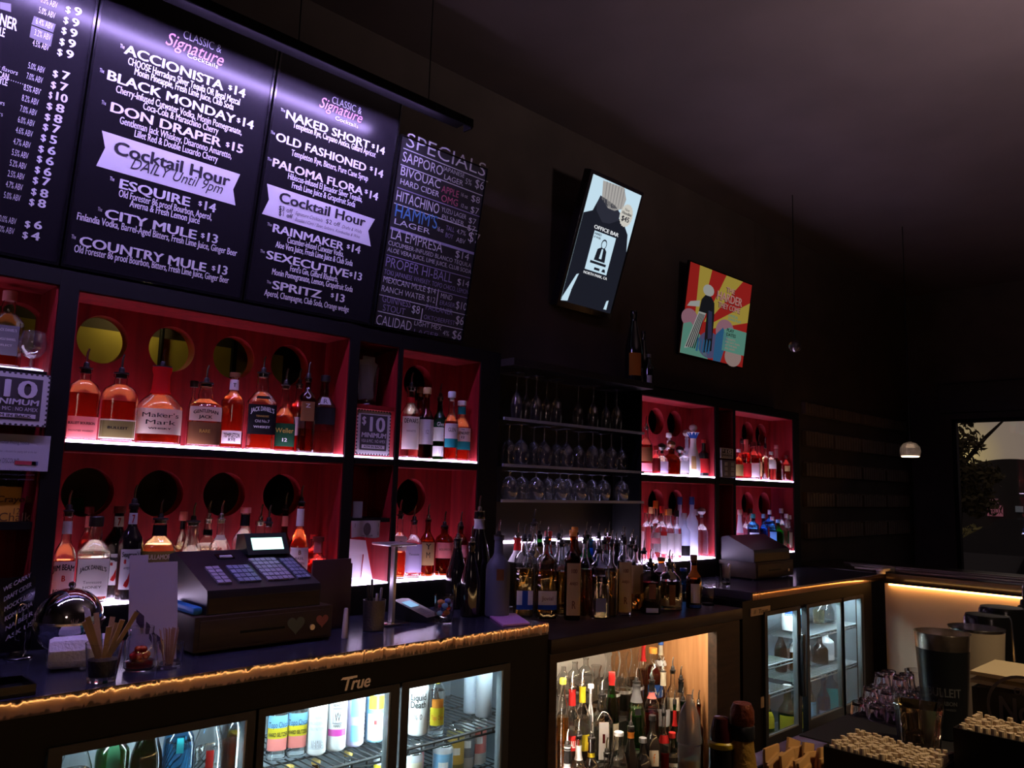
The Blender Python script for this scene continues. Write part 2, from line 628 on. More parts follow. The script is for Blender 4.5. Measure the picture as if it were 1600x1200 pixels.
# far left bay, cut by the picture's edge
t = thing('shelving_bay', 'dark shelving bay with a large ten dollar sign, leftmost of the back bar', 'shelf', (0, 0, 0), 0, 'bays of the back bar shelving')
bm = bmesh.new()
box(bm, -.60, .10, YS, 2.66, 1.94, 1.985); box(bm, .10, .6145, YS, 2.66, 1.94, 1.985)
box(bm, .10, .14, YS, 2.66, .954, 1.94); box(bm, .14, .61, YS + .003, 2.595, .954, 1.054)
obj('frame', bm, BLACK, t)
bm = bmesh.new()
box(bm, .609, .6145, YS + .006, YP_, 1.06, 1.94)
box(bm, .14, .609, YS + .006, YP_, 1.936, 1.94)
obj('lining', bm, RED, t)
obj('back_panel', panel_holes(.14, .6145, 1.06, 1.94, [(0.5567, ZU), (0.5567, ZL)], HR), RED, t)
zA = 1.6998
obj('shelf', B(.14, .609, YS + .02, YP_ - .002, zA - .016, zA - .004), BLACK, t)
obj('light_panel', B(.15, .60, YS + .02, YP_ - .01, zA - .004, zA), lit(1.6), t)
zA2 = 1.288
obj('shelf', B(.14, .609, YS + .01, YP_ - .002, zA2 - .02, zA2), BLACK, t)

# wine glass rack: dark recess with three glass shelves
t = thing('glass_rack', 'dark recess with three glass shelves of upturned wine glasses', 'shelf')
bm = bmesh.new()
box(bm, 2.314, 3.305, 2.615, 2.66, .892, 1.95)
box(bm, 2.314, 3.305, 2.36, 2.66, 1.925, 1.955)
obj('back_panel', bm, M('rack_back', (0.022, 0.018, 0.017), .35), t)
RK = [1.7067, 1.5108, 1.3623]
obj('light_strip', B(2.33, 3.29, 2.604, 2.6145, 1.1704 - .006, 1.1704 + .006), glow('rack_led', LED, 13.0), t)
for z in RK:
    s = obj('glass_shelf', B(2.318, 3.302, 2.42, 2.60, z - .008, z), thin_glass('shelf_glass', (0.80, 0.84, 0.90), .05), t)
    obj('shelf_edge', B(2.318, 3.302, 2.412, 2.42, z - .010, z + .002), M('shelf_edge_metal', (0.45, 0.50, 0.62), .35, .6), s)

# ================================================================ counters
SLATE = M('slate_laminate', (0.030, 0.032, 0.052), 0.20, noise=.45, nscale=14, spec=.6)


def edge_metal(name, col, wav):
    m, tr, out = base_mat(name)
    p = tr.nodes.new('ShaderNodeBsdfPrincipled')
    p.inputs['Base Color'].default_value = (*col, 1); p.inputs['Metallic'].default_value = 1.0
    p.inputs['Roughness'].default_value = .13
    tcn = tr.nodes.new('ShaderNodeTexCoord'); mp = tr.nodes.new('ShaderNodeMapping'); mp.inputs['Scale'].default_value = (1, 1, .22)
    nz = tr.nodes.new('ShaderNodeTexNoise'); nz.inputs['Scale'].default_value = 42; nz.inputs['Detail'].default_value = 1; nz.inputs['Distortion'].default_value = .8
    b = tr.nodes.new('ShaderNodeBump'); b.inputs['Strength'].default_value = wav; b.inputs['Distance'].default_value = .02
    tr.links.new(tcn.outputs['Object'], mp.inputs[0]); tr.links.new(mp.outputs[0], nz.inputs['Vector'])
    tr.links.new(nz.outputs['Fac'], b.inputs['Height']); tr.links.new(b.outputs[0], p.inputs['Normal'])
    tr.links.new(p.outputs[0], out.inputs[0])
    return m


COPPER = edge_metal('hammered_copper', (0.74, 0.52, 0.37), .26)
BRASS = edge_metal('brown_metal', (0.50, 0.32, 0.20), .05)
EH = 0.0373
t = thing('countertop', 'dark slate back counter with a hammered copper front edge under the cash register', 'counter')
obj('slab', B(-1.2, 2.098, 1.938, 2.4395, .953 - EH, .953), SLATE, t)
obj('metal_edge', B(-1.2, 2.099, 1.932, 1.938, .953 - EH, .9535, .001), COPPER, t)
t = thing('countertop', 'dark counter with a plain brown metal edge under the far cash register', 'counter')
obj('slab', B(3.535, 5.155, 1.956, 2.4395, .953 - EH, .953), SLATE, t)
obj('metal_edge', B(3.533, 5.155, 1.950, 1.956, .953 - EH, .9535, .001), BRASS, t)
obj('end_edge', B(3.529, 3.535, 1.956, 2.4395, .953 - EH, .9535, .001), M('slate_edge', (.03, .028, .04), .3), t)
ZW = .89
tag(obj('ledge', B(2.134, 3.44, 1.95, 2.614, ZW - .05, ZW, .003), DARKWOOD), 'lower dark wooden ledge crowded with bottles, between the two counters', 'counter')

# ---- open liquor cabinet in the middle
WAL = wood('walnut', (0.30, 0.13, 0.050), (0.46, 0.22, 0.09), .5, (16, 16, 1.0), 2.5)
t = thing('liquor_cabinet', 'open lit walnut cabinet full of bottles below the wooden ledge', 'cabinet')
bm = bmesh.new()
box(bm, 2.134, 2.171, 1.955, 2.0, .05, .838); box(bm, 3.223, 3.42, 1.955, 2.0, .05, .838)
box(bm, 2.171, 3.223, 1.955, 2.0, .807, .838)
box(bm, 2.134, 3.42, 2.001, 2.60, .0, .05)
obj('face_frame', bm, DARKWOOD, t)
bm = bmesh.new()
box(bm, 3.285, 3.305, 2.0, 2.60, .05, .838)
obj('side_panel', bm, WAL, t)
obj('side_panel', B(2.148, 2.168, 2.0, 2.60, .05, .838), WAL, t)
obj('lamp', B(2.1685, 2.1725, 2.001, 2.012, .10, .80), glow('cabinet_side_fill', (1.0, .86, .68), 110), t)  # added unseen strip that brightens the bottle fronts
obj('back_panel', B(2.168, 3.285, 2.585, 2.60, .05, .838), M('cabinet_back', (.52, .50, .46), .35), t)
obj('lamp', B(2.20, 3.20, 2.03, 2.07, .826, .837), glow('cabinet_lamp', (1.0, .82, .60), 45), t)
TIER = [(2.00, 2.10, .17), (2.10, 2.205, .33), (2.205, 2.32, .43), (2.32, 2.584, .50)]
bm = bmesh.new()
for a, b, z in TIER:
    box(bm, 2.169, 3.284, a + .001, b - .001, .051, z)
obj('step_tiers', bm, M('tier_black', (.02, .018, .016), .4), t)


# ---- glass door coolers
GASK = M('gasket_grey', (.10, .11, .12), .5)
ALU = M('cooler_aluminium', (.27, .30, .33), .38, .6)
COOL = (0.72, 0.93, 1.0)
WIRE = M('coated_wire', (.03, .03, .032), .35)
WIREL = M('steel_wire', (.55, .58, .60), .3, 1.0)


def cooler(label, x0, x1, doors, zdoor, zbot, yf, shelves, est, light_wire=False, handle=None, part_shelves=()):
    t = thing('bottle_cooler', label, 'refrigerator', (0, 0, 0), 0, 'glass door coolers under the back counters')
    bm = bmesh.new()
    yb = 2.46
    zt = .953 - EH - .002
    box(bm, x0, x1, yf + .012, yf + .05, zdoor + .004, zt)                 # top fascia
    box(bm, x0, doors[0][0] - .03, yf + .012, yf + .05, 0.02, zdoor + .004)
    box(bm, doors[-1][1] + .03, x1, yf + .012, yf + .05, 0.02, zdoor + .004)
    box(bm, doors[0][0] - .03, doors[-1][1] + .03, yf + .012, yf + .05, .02, zbot - .05)
    box(bm, x0, x1, yf + .05, yb, zt - .03, zt)
    box(bm, x0, x0 + .04, yf + .05, yb, .02, zt - .03); box(bm, x1 - .04, x1, yf + .05, yb, .02, zt - .03)
    box(bm, x0 + .04, x1 - .04, yb - .03, yb, .02, zt - .03)
    box(bm, x0 + .04, x1 - .04, yf + .05, yb - .03, .02, .06)
    obj('body', bm, M('cooler_black', (.005, .004, .004), .5, spec=.12), t)
    bm = bmesh.new()
    zi = zt - .035
    box(bm, x0 + .041, x0 + .046, yf + .055, yb - .031, .062, zi); box(bm, x1 - .046, x1 - .041, yf + .055, yb - .031, .062, zi)
    box(bm, x0 + .046, x1 - .046, yb - .036, yb - .031, .062, zi)
    box(bm, x0 + .046, x1 - .046, yf + .055, yb - .036, .0605, .066)
    obj('liner', bm, ALU, t)
    obj('lamp', B(x0 + .06, x1 - .06, yf + .075, yf + .10, zi - .015, zi - .002), glow('cooler_lamp_%g' % est, COOL, est), t)
    for a, b in zip(doors[:-1], doors[1:]):
        xm = (a[1] + b[0]) / 2
        if b[0] > 3:
            continue
        obj('lamp', B(xm - .008, xm + .008, yf + .056, yf + .062, .12, zi - .03), glow('cooler_side_fill_%g' % est, COOL, est * .7), t)  # strips added behind the mullions to brighten the fronts of the cans
    for i, (a, b) in enumerate(doors):
        bm = bmesh.new()
        w = .028
        box(bm, a - w, a, yf, yf + .03, zbot - .05, zdoor + .02); box(bm, b, b + w, yf, yf + .03, zbot - .05, zdoor + .02)
        box(bm, a, b, yf, yf + .03, zdoor, zdoor + .02); box(bm, a, b, yf, yf + .03, zbot - .05, zbot)
        d = obj('door', bm, M('door_frame_black', (.010, .010, .011), .3), t)
        bm = bmesh.new()
        g = .006
        box(bm, b - g, b, yf + .004, yf + .028, zbot, zdoor)
        box(bm, a, b, yf + .004, yf + .012, zbot, zbot + g)
        obj('gasket', bm, M('door_trim_grey', (.45, .48, .5), .3, .8), d)
        obj('pane', B(a, b - g, yf + .013, yf + .017, zbot + g, zdoor), thin_glass('door_glass', (.95, .98, .98), 0.0, edge=1.0), d)
        if handle and i in handle:
            bm = bmesh.new(); hx = b + .012
            box(bm, hx - .008, hx + .02, yf - .025, yf - .001, zbot + .14, zdoor - .12, 0, .006)
            obj('handle', bm, BLACKG, d)
    X0, X1 = x0, x1
    for z, x0, x1 in [(q, X0, X1) for q in shelves] + list(part_shelves):
        bm = bmesh.new()
        ya, ybk = yf + .06, yb - .05
        tube(bm, [(x0 + .05, ya, z - .006), (x1 - .05, ya, z - .006)], .005, 6)
        tube(bm, [(x0 + .05, ya, z - .022), (x1 - .05, ya, z - .022)], .004, 6)
        n = int((x1 - x0 - .1) / .026)
        for k in range(n + 1):
            xx = x0 + .05 + k * .026
            tube(bm, [(xx, ya, z - .006), (xx, ybk, z - .006)], .0025, 5)
        for k in range(3):
            yy = ya + (ybk - ya) * (k + 1) / 3
            tube(bm, [(x0 + .05, yy, z - .010), (x1 - .05, yy, z - .010)], .003, 5)
        for k in range(int((x1 - x0 - .1) / .05)):
            xx = x0 + .06 + k * .05
            tube(bm, [(xx, ya, z - .006), (xx, ya, z - .022)], .003, 5)
        obj('wire_shelf', bm, WIREL if light_wire else WIRE, t)
    return t


ZS0 = .455
ZS1 = 0.6297
CL = cooler('black cooler with three glass doors under the copper edged counter', .36, 2.13, [(.588, 1.012), (1.06, 1.454), (1.518, 1.907)], .818, .20, 1.95, [ZS1, ZS0], 50.0)
ZS2 = 0.6736
ZS3 = 0.4532
CR = cooler('black cooler with glass doors under the far counter', 3.48, 4.99, [(3.697, 4.015), (4.14, 4.538), (4.57, 4.815)], .830, .265, 1.962, [], 75.0, True, (0,), [(0.5765, 3.48, 4.12), (0.4389, 3.48, 4.12), (ZS2, 4.06, 4.99), (ZS3, 4.06, 4.99)])


def on_front(y, off=.0015):
    return lambda u, v: (u, y - off, v)


# maker's script on the left cooler
bm = bmesh.new()
lu, lv = 1.289,0.8431
le = 1.3819
put_text(bm, 'True', lu, lv, le - lu, .034, on_front(1.962), 'b', 0, .25)
quad(bm, [(lu - .004, 1.9605, lv + .030), (lu + .05, 1.9605, lv + .030), (lu + .05, 1.9605, lv + .036), (lu + .002, 1.9605, lv + .036)])
obj('maker_badge', bm, M('badge_metal', (.75, .68, .66), .35, .8), CL)
bm = bmesh.new()
pa = [(3.5512,0.875),(3.7377,0.8747),(3.7367,0.8381),(3.5506,0.8396)]
x0, x1 = pa[0][0], pa[1][0]; z0 = (pa[2][1] + pa[3][1]) / 2; z1 = (pa[0][1] + pa[1][1]) / 2
box(bm, x0, x1, 1.969, 1.9735, z0, z1, 0)
put_text(bm, 'True', x0 + (x1 - x0) * .35, z0 + (z1 - z0) * .25, (x1 - x0) * .5, (z1 - z0) * .5, on_front(1.969), 'b', 1, .25)
put_text(bm, '//', x0 + (x1 - x0) * .12, z0 + (z1 - z0) * .25, (x1 - x0) * .12, (z1 - z0) * .5, on_front(1.969), 'b', 1)
obj('maker_badge', bm, [M('badge_tan', (.42, .30, .20), .4), M('badge_dark', (.06, .04, .03), .5)], CR)
bm = bmesh.new()
pa = [(3.6399,0.4583),(3.7269,0.4536),(3.732,0.4023),(3.6449,0.4078)]
box(bm, pa[0][0], pa[1][0], 1.970, 1.9735, pa[3][1], pa[0][1], 0)
obj('rating_plate', bm, M('plate_tan', (.35, .27, .2), .5), CR)

# ================================================================ customers' bar: along the viewer and round the far end
BARTOP = M('bar_top', (.030, .022, .018), .22, noise=.3, nscale=5)
BEIGE = M('bar_panel_beige', (.46, .34, .25), .7, noise=.06, nscale=3)
XBAR = 5.06
t = thing('bar_counter', 'dark bar top over a warmly lit beige panel at far right', 'bar')
obj('top', B(5.158, 5.95, -2.0, 2.60, .905, .957, .004), BARTOP, t)
obj('panel', B(XBAR + .02, XBAR + .05, -2.0, 1.93, .01, .903), BEIGE, t)
WARM = (1.0, .46, .12)
obj('light_strip', B(XBAR - .002, XBAR + .012, -1.6, 1.90, .896, .904), glow('warm_led', WARM, 11), t)
bm = bmesh.new()
box(bm, 5.30, 5.34, .2, 2.2, .9575, .966); box(bm, 5.48, 5.51, .1, 2.3, .9575, .966); box(bm, 5.60, 5.63, .1, 2.4, .9575, .966)
obj('drink_rail', bm, M('rail_tan', (.40, .33, .26), .25, .7), t)
t = thing('bar_counter', 'near dark bar top in the bottom right corner with the bar caddy on it', 'bar')
obj('top', B(-2.0, 5.02, -.12, .74, .92, .97, .004), BARTOP, t)
obj('panel', B(-2.0, 5.02, .40, .43, .01, .918), BEIGE, t)
obj('light_strip', B(-1.8, 4.9, .66, .676, .911, .919), glow('warm_led_near', (1.0, .58, .24), 18), t)


# ================================================================ menu boards
TH = math.radians(9.75)
BO = Vector((0, 2.44, 1.995)); BU = Vector((1, 0, 0)); BV = Vector((0, -math.sin(TH), math.cos(TH))); BN = Vector((0, -math.cos(TH), -math.sin(TH)))


def on_board(off):
    return lambda u, v: BO + BU * u + BV * v + BN * off


MENU = M('menu_board_black', (.012, .011, .014), .21, spec=.22)
INK = M('menu_white', (.78, .78, .78), .5)
INK_SHADE = M('menu_white_shaded', (.45, .45, .47), .5)  # white ink darkened: shade over the top heading put into its colour
BANNER = M('menu_banner', (.66, .66, .68), .5)
CHALK = M('chalk_white', (.62, .62, .62), .8)
CHALKB = M('chalk_blue', (.08, .25, .48), .8)
CHALKR = M('chalk_pink', (.46, .10, .16), .8)
CHALKV = M('chalk_violet', (.30, .26, .42), .8)
SLATEB = M('chalkboard', (.011, .011, .012), .55, noise=.5, nscale=9)


def board(label, u0, u1, v1, mat=MENU, name='menu_board'):
    t = thing(name, label, 'sign', (0, 0, 0), 0, 'menu boards leaning over the back bar')
    M4 = Matrix(((BU.x, BV.x, -BN.x, BO.x), (BU.y, BV.y, -BN.y, BO.y), (BU.z, BV.z, -BN.z, BO.z), (0, 0, 0, 1)))
    bm = bmesh.new(); box(bm, u0, u1, 0, v1, 0, .012, 0, .0, M4)
    obj('panel', bm, mat, t)
    bm = bmesh.new(); w = .006
    for a, b, c, d in ((u0, u1, -.002, w), (u0, u1, v1 - w, v1), (u0, u0 + w, w, v1 - w), (u1 - w, u1, w, v1 - w)):
        box(bm, a, b, c, d, -.004, -.0002, 0, 0, M4)
    obj('frame', bm, BLACKG, t)
    return t


def lines(bm, rows, off=.0015):
    for r in rows:
        s, (u, v, w), h, st, mi = r[0], r[1], r[2], r[3], r[4]
        put_text(bm, s, u, v, w, h, on_board(off), st, mi, r[5] if len(r) > 5 else 0.0)


def banner(bm, pts, mi, off=.001):
    vs = [bm.verts.new(on_board(off)(u, v)) for u, v in pts]
    f = bm.faces.new(vs); f.material_index = mi


N, D_, PR = .0265, .0205, .022     # cap heights: names, descriptions, prices
# board of beers at the left edge
t = board('black beer menu board with columns of prices, leftmost over the bar', -.08, .605, .84)
bm = bmesh.new()
rows = []
rows += [('8.0% ABV', (0.4689,0.6807,0.0403), .0165, 't', 0)]
rows += [('$', (0.529,0.6809,0.0133), .017, 'b', 0), ('9', (0.55,0.6835,0.0197), .0215, 'b', 0)]
rows += [('5.0% ABV', (0.4681,0.6518,0.0399), .0165, 't', 0)]
rows += [('$', (0.5278,0.6512,0.013), .017, 'b', 0), ('9', (0.5484,0.6521,0.0192), .0215, 'b', 0)]
rows += [('6.4% ABV', (0.4654,0.6211,0.0412), .0165, 't', 0)]
rows += [('$', (0.527,0.6222,0.013), .017, 'b', 0), ('9', (0.5476,0.6228,0.0192), .0215, 'b', 0)]
rows += [('3.2% ABV', (0.4657,0.5905,0.0401), .0165, 't', 0)]
rows += [('$', (0.5261,0.5913,0.0133), .017, 'b', 0), ('9', (0.5471,0.5932,0.0196), .0215, 'b', 0)]
rows += [('4.5% ABV', (0.4656,0.562,0.039), .0165, 't', 0)]
rows += [('$', (0.5246,0.5618,0.0134), .017, 'b', 0), ('9', (0.5458,0.5631,0.0198), .0215, 'b', 0)]
rows += [('5.0% ABV', (0.4632,0.4998,0.0394), .0165, 't', 0)]
rows += [('$', (0.5217,0.5013,0.0135), .017, 'b', 0), ('7', (0.5431,0.5027,0.0199), .0215, 'b', 0)]
rows += [('7.0% ABV', (0.4631,0.4718,0.0385), .0165, 't', 0)]
rows += [('$', (0.5212,0.4703,0.0135), .017, 'b', 0), ('7', (0.5425,0.4714,0.0199), .0215, 'b', 0)]
rows += [('8.5% ABV', (0.4608,0.4402,0.0393), .0165, 't', 0)]
rows += [('$', (0.5201,0.4411,0.0092), .017, 'b', 0), ('10', (0.532,0.4417,0.0345), .0215, 'b', 0)]
rows += [('8.2% ABV', (0.4602,0.4114,0.0395), .0165, 't', 0)]
rows += [('$', (0.519,0.4112,0.0143), .017, 'b', 0), ('8', (0.5415,0.4116,0.0211), .0215, 'b', 0)]
rows += [('7.0% ABV', (0.4599,0.3824,0.0394), .0165, 't', 0)]
rows += [('$', (0.5184,0.3812,0.0141), .017, 'b', 0), ('8', (0.5406,0.3821,0.0208), .0215, 'b', 0)]
rows += [('6.0% ABV', (0.4586,0.3527,0.0394), .0165, 't', 0)]
rows += [('$', (0.5175,0.3531,0.0137), .017, 'b', 0), ('7', (0.5391,0.3535,0.0202), .0215, 'b', 0)]
rows += [('4.6% ABV', (0.4575,0.324,0.0397), .0165, 't', 0)]
rows += [('$', (0.5164,0.3233,0.0134), .017, 'b', 0), ('5', (0.5376,0.3233,0.0199), .0215, 'b', 0)]
rows += [('4.7% ABV', (0.4559,0.2932,0.0403), .0165, 't', 0)]
rows += [('$', (0.5148,0.2923,0.014), .017, 'b', 0), ('6', (0.5369,0.2931,0.0207), .0215, 'b', 0)]
rows += [('5.5% ABV', (0.456,0.2638,0.0389), .0165, 't', 0)]
rows += [('$', (0.5146,0.2643,0.0138), .017, 'b', 0), ('6', (0.5364,0.264,0.0204), .0215, 'b', 0)]
rows += [('5.2% ABV', (0.4549,0.2349,0.039), .0165, 't', 0)]
rows += [('$', (0.5139,0.2346,0.0134), .017, 'b', 0), ('6', (0.5351,0.2339,0.0198), .0215, 'b', 0)]
rows += [('2.5% ABV', (0.4542,0.2061,0.0389), .0165, 't', 0)]
rows += [('$', (0.5129,0.2053,0.0135), .017, 'b', 0), ('7', (0.5342,0.2063,0.02), .0215, 'b', 0)]
rows += [('4.7% ABV', (0.4536,0.1772,0.0391), .0165, 't', 0)]
rows += [('$', (0.5131,0.1743,0.0136), .017, 'b', 0), ('8', (0.5346,0.1738,0.0201), .0215, 'b', 0)]
rows += [('5.0% ABV', (0.4526,0.1477,0.039), .0165, 't', 0)]
rows += [('$', (0.512,0.1453,0.0134), .017, 'b', 0), ('8', (0.5331,0.1455,0.0198), .0215, 'b', 0)]
rows += [('10.0% ABV', (0.4456,0.0844,0.0445), .0165, 't', 0)]
rows += [('$', (0.5098,0.0842,0.0138), .017, 'b', 0), ('6', (0.5315,0.0857,0.0204), .0215, 'b', 0)]
rows += [('0.0% ABV', (0.4461,0.0573,0.0428), .0165, 't', 0)]
rows += [('$', (0.508,0.0539,0.0138), .017, 'b', 0), ('4', (0.5298,0.0546,0.0204), .0215, 'b', 0)]
rows += [('. ' * 34, (0.3226,0.4535,0.1821), .012, 'b', 0)]
rows += [('PILSNER', (0.3498,0.5841,0.0758), .030, 'b', 0), ('HAZY PALE ALE', (0.3159,0.5576,0.0859), .022, 'b', 0), ('assorted fruit flavors', (0.3262,0.4722,0.1165), .012, 't', 0, .2),
         ('MEXICAN', (0.3747,0.4522,0.0501), .016, 'b', 0), ('LAGER STYLE', (0.3514,0.4366,0.0725), .016, 'b', 0), ('seltzer flavors', (0.3582,0.3841,0.0664), .012, 't', 0), ('limited pours', (0.3617,0.3552,0.0626), .012, 't', 0)]
lines(bm, rows)
for b_ in ([(0.4599,0.6392),(0.5121,0.639),(0.5091,0.6149),(0.457,0.6155)], [(0.4574,0.6122),(0.5096,0.6116),(0.5082,0.576),(0.457,0.581)]):
    banner(bm, b_, 1, .0008)
banner(bm, [(0.3814,0.6421),(0.4053,0.6477),(0.408,0.6268),(0.3837,0.6246)], 1, .0008)
obj('lettering', bm, [INK, M('menu_box_grey', (.14, .14, .15), .5)], t)

# first cocktail board
t = board('black cocktail menu board with a wide banner saying cocktail hour daily, second from left', .61, 1.141, .84)
bm = bmesh.new()
lines(bm, [
 ('CLASSIC &', (0.8409,0.7388,0.1192), .024, 't', 1), ('Signature', (0.7925,0.7013,0.1765), .038, 'n', 3, .28), ('Cocktails', (0.86,0.6892,0.0983), .013, 'n', 0),
 ('The', (0.6762,0.6422,0.0123), .011, 't', 0), ('ACCIONISTA', (0.6897,0.6307,0.292), N, 'b', 0), ('$', (0.9978,0.6416,0.0125), .013, 'b', 0), ('14', (1.0115,0.6328,0.043), N, 'b', 0),
 ('CHOOSE Herradura Silver Tequila OR Ilegal Mezcal', (0.7025,0.6045,0.3391), D_, 'm', 0), ('Monin Pineapple, Fresh Lime Juice, Club Soda', (0.7233,0.5827,0.3004), D_, 'm', 0),
 ('The', (0.6338,0.5555,0.0119), .011, 't', 0), ('BLACK MONDAY', (0.653,0.5428,0.3807), N, 'b', 0), ('$', (1.0391,0.5521,0.0128), .013, 'b', 0), ('14', (1.0528,0.5454,0.0437), N, 'b', 0),
 ('Cherry-Infused Cutwater Vodka, Monin Pomegranate,', (0.6821,0.5159,0.3797), D_, 'm', 0), ('Coca-Cola & Maraschino Cherry', (0.7602,0.4943,0.2271), D_, 'm', 0),
 ('The', (0.6507,0.4702,0.0121), .011, 't', 0), ('DON DRAPER', (0.6731,0.4583,0.3277), N, 'b', 0), ('$', (1.0164,0.4668,0.0126), .013, 'b', 0), ('15', (1.0299,0.4598,0.0452), N, 'b', 0),
 ('Gentleman Jack Whiskey, Disaronno Amaretto,', (0.704,0.4328,0.3368), D_, 'm', 0), ('Lillet Red & Double Luxardo Cherry', (0.7479,0.4088,0.2508), D_, 'm', 0),
 ('The', (0.7014,0.2666,0.0124), .011, 't', 0), ('ESQUIRE', (0.7264,0.2521,0.2084), N, 'b', 0), ('$', (0.9592,0.2637,0.0122), .013, 'b', 0), ('14', (0.9726,0.2543,0.0434), N, 'b', 0),
 ('Old Forester 86 proof Bourbon, Aperol,', (0.7304,0.2277,0.2773), D_, 'm', 0), ('Averna & Fresh Lemon Juice', (0.7644,0.2067,0.2077), D_, 'm', 0),
 ('The', (0.682,0.173,0.012), .011, 't', 0), ('CITY MULE', (0.7012,0.1581,0.2679), N, 'b', 0), ('$', (0.9816,0.1688,0.0124), .013, 'b', 0), ('13', (0.9951,0.1604,0.0434), N, 'b', 0),
 ('Finlandia Vodka, Barrel-Aged Bitters, Fresh Lime Juice, Ginger Beer', (0.6318,0.1353,0.4724), D_, 'm', 0),
 ('The', (0.6263,0.0801,0.0116), .011, 't', 0), ('COUNTRY MULE', (0.6467,0.0653,0.3666), N, 'b', 0), ('$', (1.0304,0.0761,0.0127), .013, 'b', 0), ('13', (1.0441,0.0695,0.0401), N, 'b', 0),
 ('Old Forester 86 proof Bourbon, Bitters, Fresh Lime Juice, Ginger Beer', (0.6375,0.0443,0.4531), D_, 'm', 0)])
banner(bm, [(0.6615,0.2964),(0.6774,0.3529),(0.6626,0.3979),(1.0766,0.3939),(1.0613,0.3409),(1.0762,0.2934)][::-1], 2)
lines(bm, [('Cocktail Hour', (0.6994,0.3461,0.3468), .035, 'b', 4), ('DAILY Until 9pm', (0.7476,0.316,0.279), .032, 'n', 4, .3)], .002)
PINK = M('menu_pink', (.75, .30, .55), .5)
obj('lettering', bm, [INK, INK_SHADE, BANNER, PINK, M('menu_ink_black', (.015, .014, .02), .5)], t)

# second cocktail board
t = board('black cocktail menu board topped by a drink called naked short, beside the chalkboard', 1.149, 1.642, .84)
bm = bmesh.new()
lines(bm, [
 ('CLASSIC &', (1.3553,0.7256,0.1218), .024, 't', 1), ('Signature', (1.3094,0.6966,0.1722), .036, 'n', 3, .28), ('Cocktails', (1.3772,0.675,0.0961), .013, 'n', 0),
 ('The', (1.1785,0.6354,0.0163), .010, 't', 0), ('NAKED SHORT', (1.1969,0.6192,0.3317), N, 'b', 0), ('$', (1.5375,0.6286,0.0139), .013, 'b', 0), ('14', (1.553,0.6181,0.0426), N, 'b', 0),
 ('Templeton Rye, Carpano Antica, Giffard Apricot', (1.2291,0.5975,0.3303), D_, 'm', 0),
 ('The', (1.1552,0.553,0.0161), .010, 't', 0), ('OLD FASHIONED', (1.1754,0.5371,0.3542), N, 'b', 0), ('$', (1.5433,0.5486,0.0139), .013, 'b', 0), ('14', (1.5592,0.5355,0.0441), N, 'b', 0),
 ('Templeton Rye, Bitters, Pure Cane Syrup', (1.2375,0.5058,0.3058), D_, 'm', 0),
 ('The', (1.158,0.4658,0.0158), .010, 't', 0), ('PALOMA FLORA', (1.1761,0.4517,0.3528), N, 'b', 0), ('$', (1.5365,0.4626,0.0139), .013, 'b', 0), ('14', (1.5523,0.4499,0.0436), N, 'b', 0),
 ('Hibiscus-infused El Jimador Silver Tequila,', (1.2375,0.427,0.295), D_, 'm', 0), ('Fresh Lime Juice & Grapefruit Soda', (1.2561,0.4013,0.2508), D_, 'm', 0),
 ('The', (1.1913,0.2578,0.0161), .010, 't', 0), ('RAINMAKER', (1.2101,0.242,0.2743), N, 'b', 0), ('$', (1.4973,0.253,0.0136), .013, 'b', 0), ('14', (1.5121,0.2446,0.0436), N, 'b', 0),
 ('Cucumber-infused Cutwater Vodka,', (1.2691,0.2186,0.2215), D_, 'm', 0), ('Aloe Vera Juice, Fresh Lime Juice & Club Soda', (1.2313,0.1944,0.3004), D_, 'm', 0),
 ('The', (1.181,0.1657,0.016), .010, 't', 0), ('SEXECUTIVE', (1.2032,0.1508,0.3193), N, 'b', 0), ('$', (1.5242,0.1592,0.0138), .013, 'b', 0), ('13', (1.5391,0.151,0.0411), N, 'b', 0),
 ("Ford's Gin, Giffard Rhubarb,", (1.2943,0.1268,0.189), D_, 'm', 0), ('Monin Pomegranate, Lemon, Grapefruit Soda', (1.2318,0.1031,0.3161), D_, 'm', 0),
 ('The', (1.2188,0.0709,0.0163), .010, 't', 0), ('SPRITZ', (1.2397,0.0573,0.1867), N, 'b', 0), ('$', (1.4627,0.071,0.0134), .013, 'b', 0), ('13', (1.4776,0.0606,0.0451), N, 'b', 0),
 ('Aperol, Champagne, Club Soda, Orange wedge', (1.217,0.0296,0.3275), D_, 'm', 0)])
banner(bm, [(1.168,0.2903),(1.1847,0.3416),(1.17,0.3906),(1.5966,0.3816),(1.5759,0.3329),(1.5962,0.2812)][::-1], 2)
lines(bm, [('Cocktail Hour', (1.2173,0.3443,0.3403), .033, 'b', 4), ('$3 off', (1.2218,0.3179,0.0507), .015, 'n', 4), ('Signature Cocktails', (1.282,0.318,0.1057), .012, 't', 4, .3), ('$2 off', (1.4003,0.3184,0.057), .015, 'n', 4), ('Drafts & Wells', (1.4653,0.317,0.0832), .012, 't', 4, .3),
 ('$1 off', (1.2246,0.3008,0.0506), .015, 'n', 4), ('Bottles / Cans / Beer, Seltzers, Kombuchas & Wine', (1.2848,0.2979,0.2593), .011, 't', 4, .3)], .002)
obj('lettering', bm, [INK, INK_SHADE, BANNER, PINK, MATS['menu_ink_black']], t)

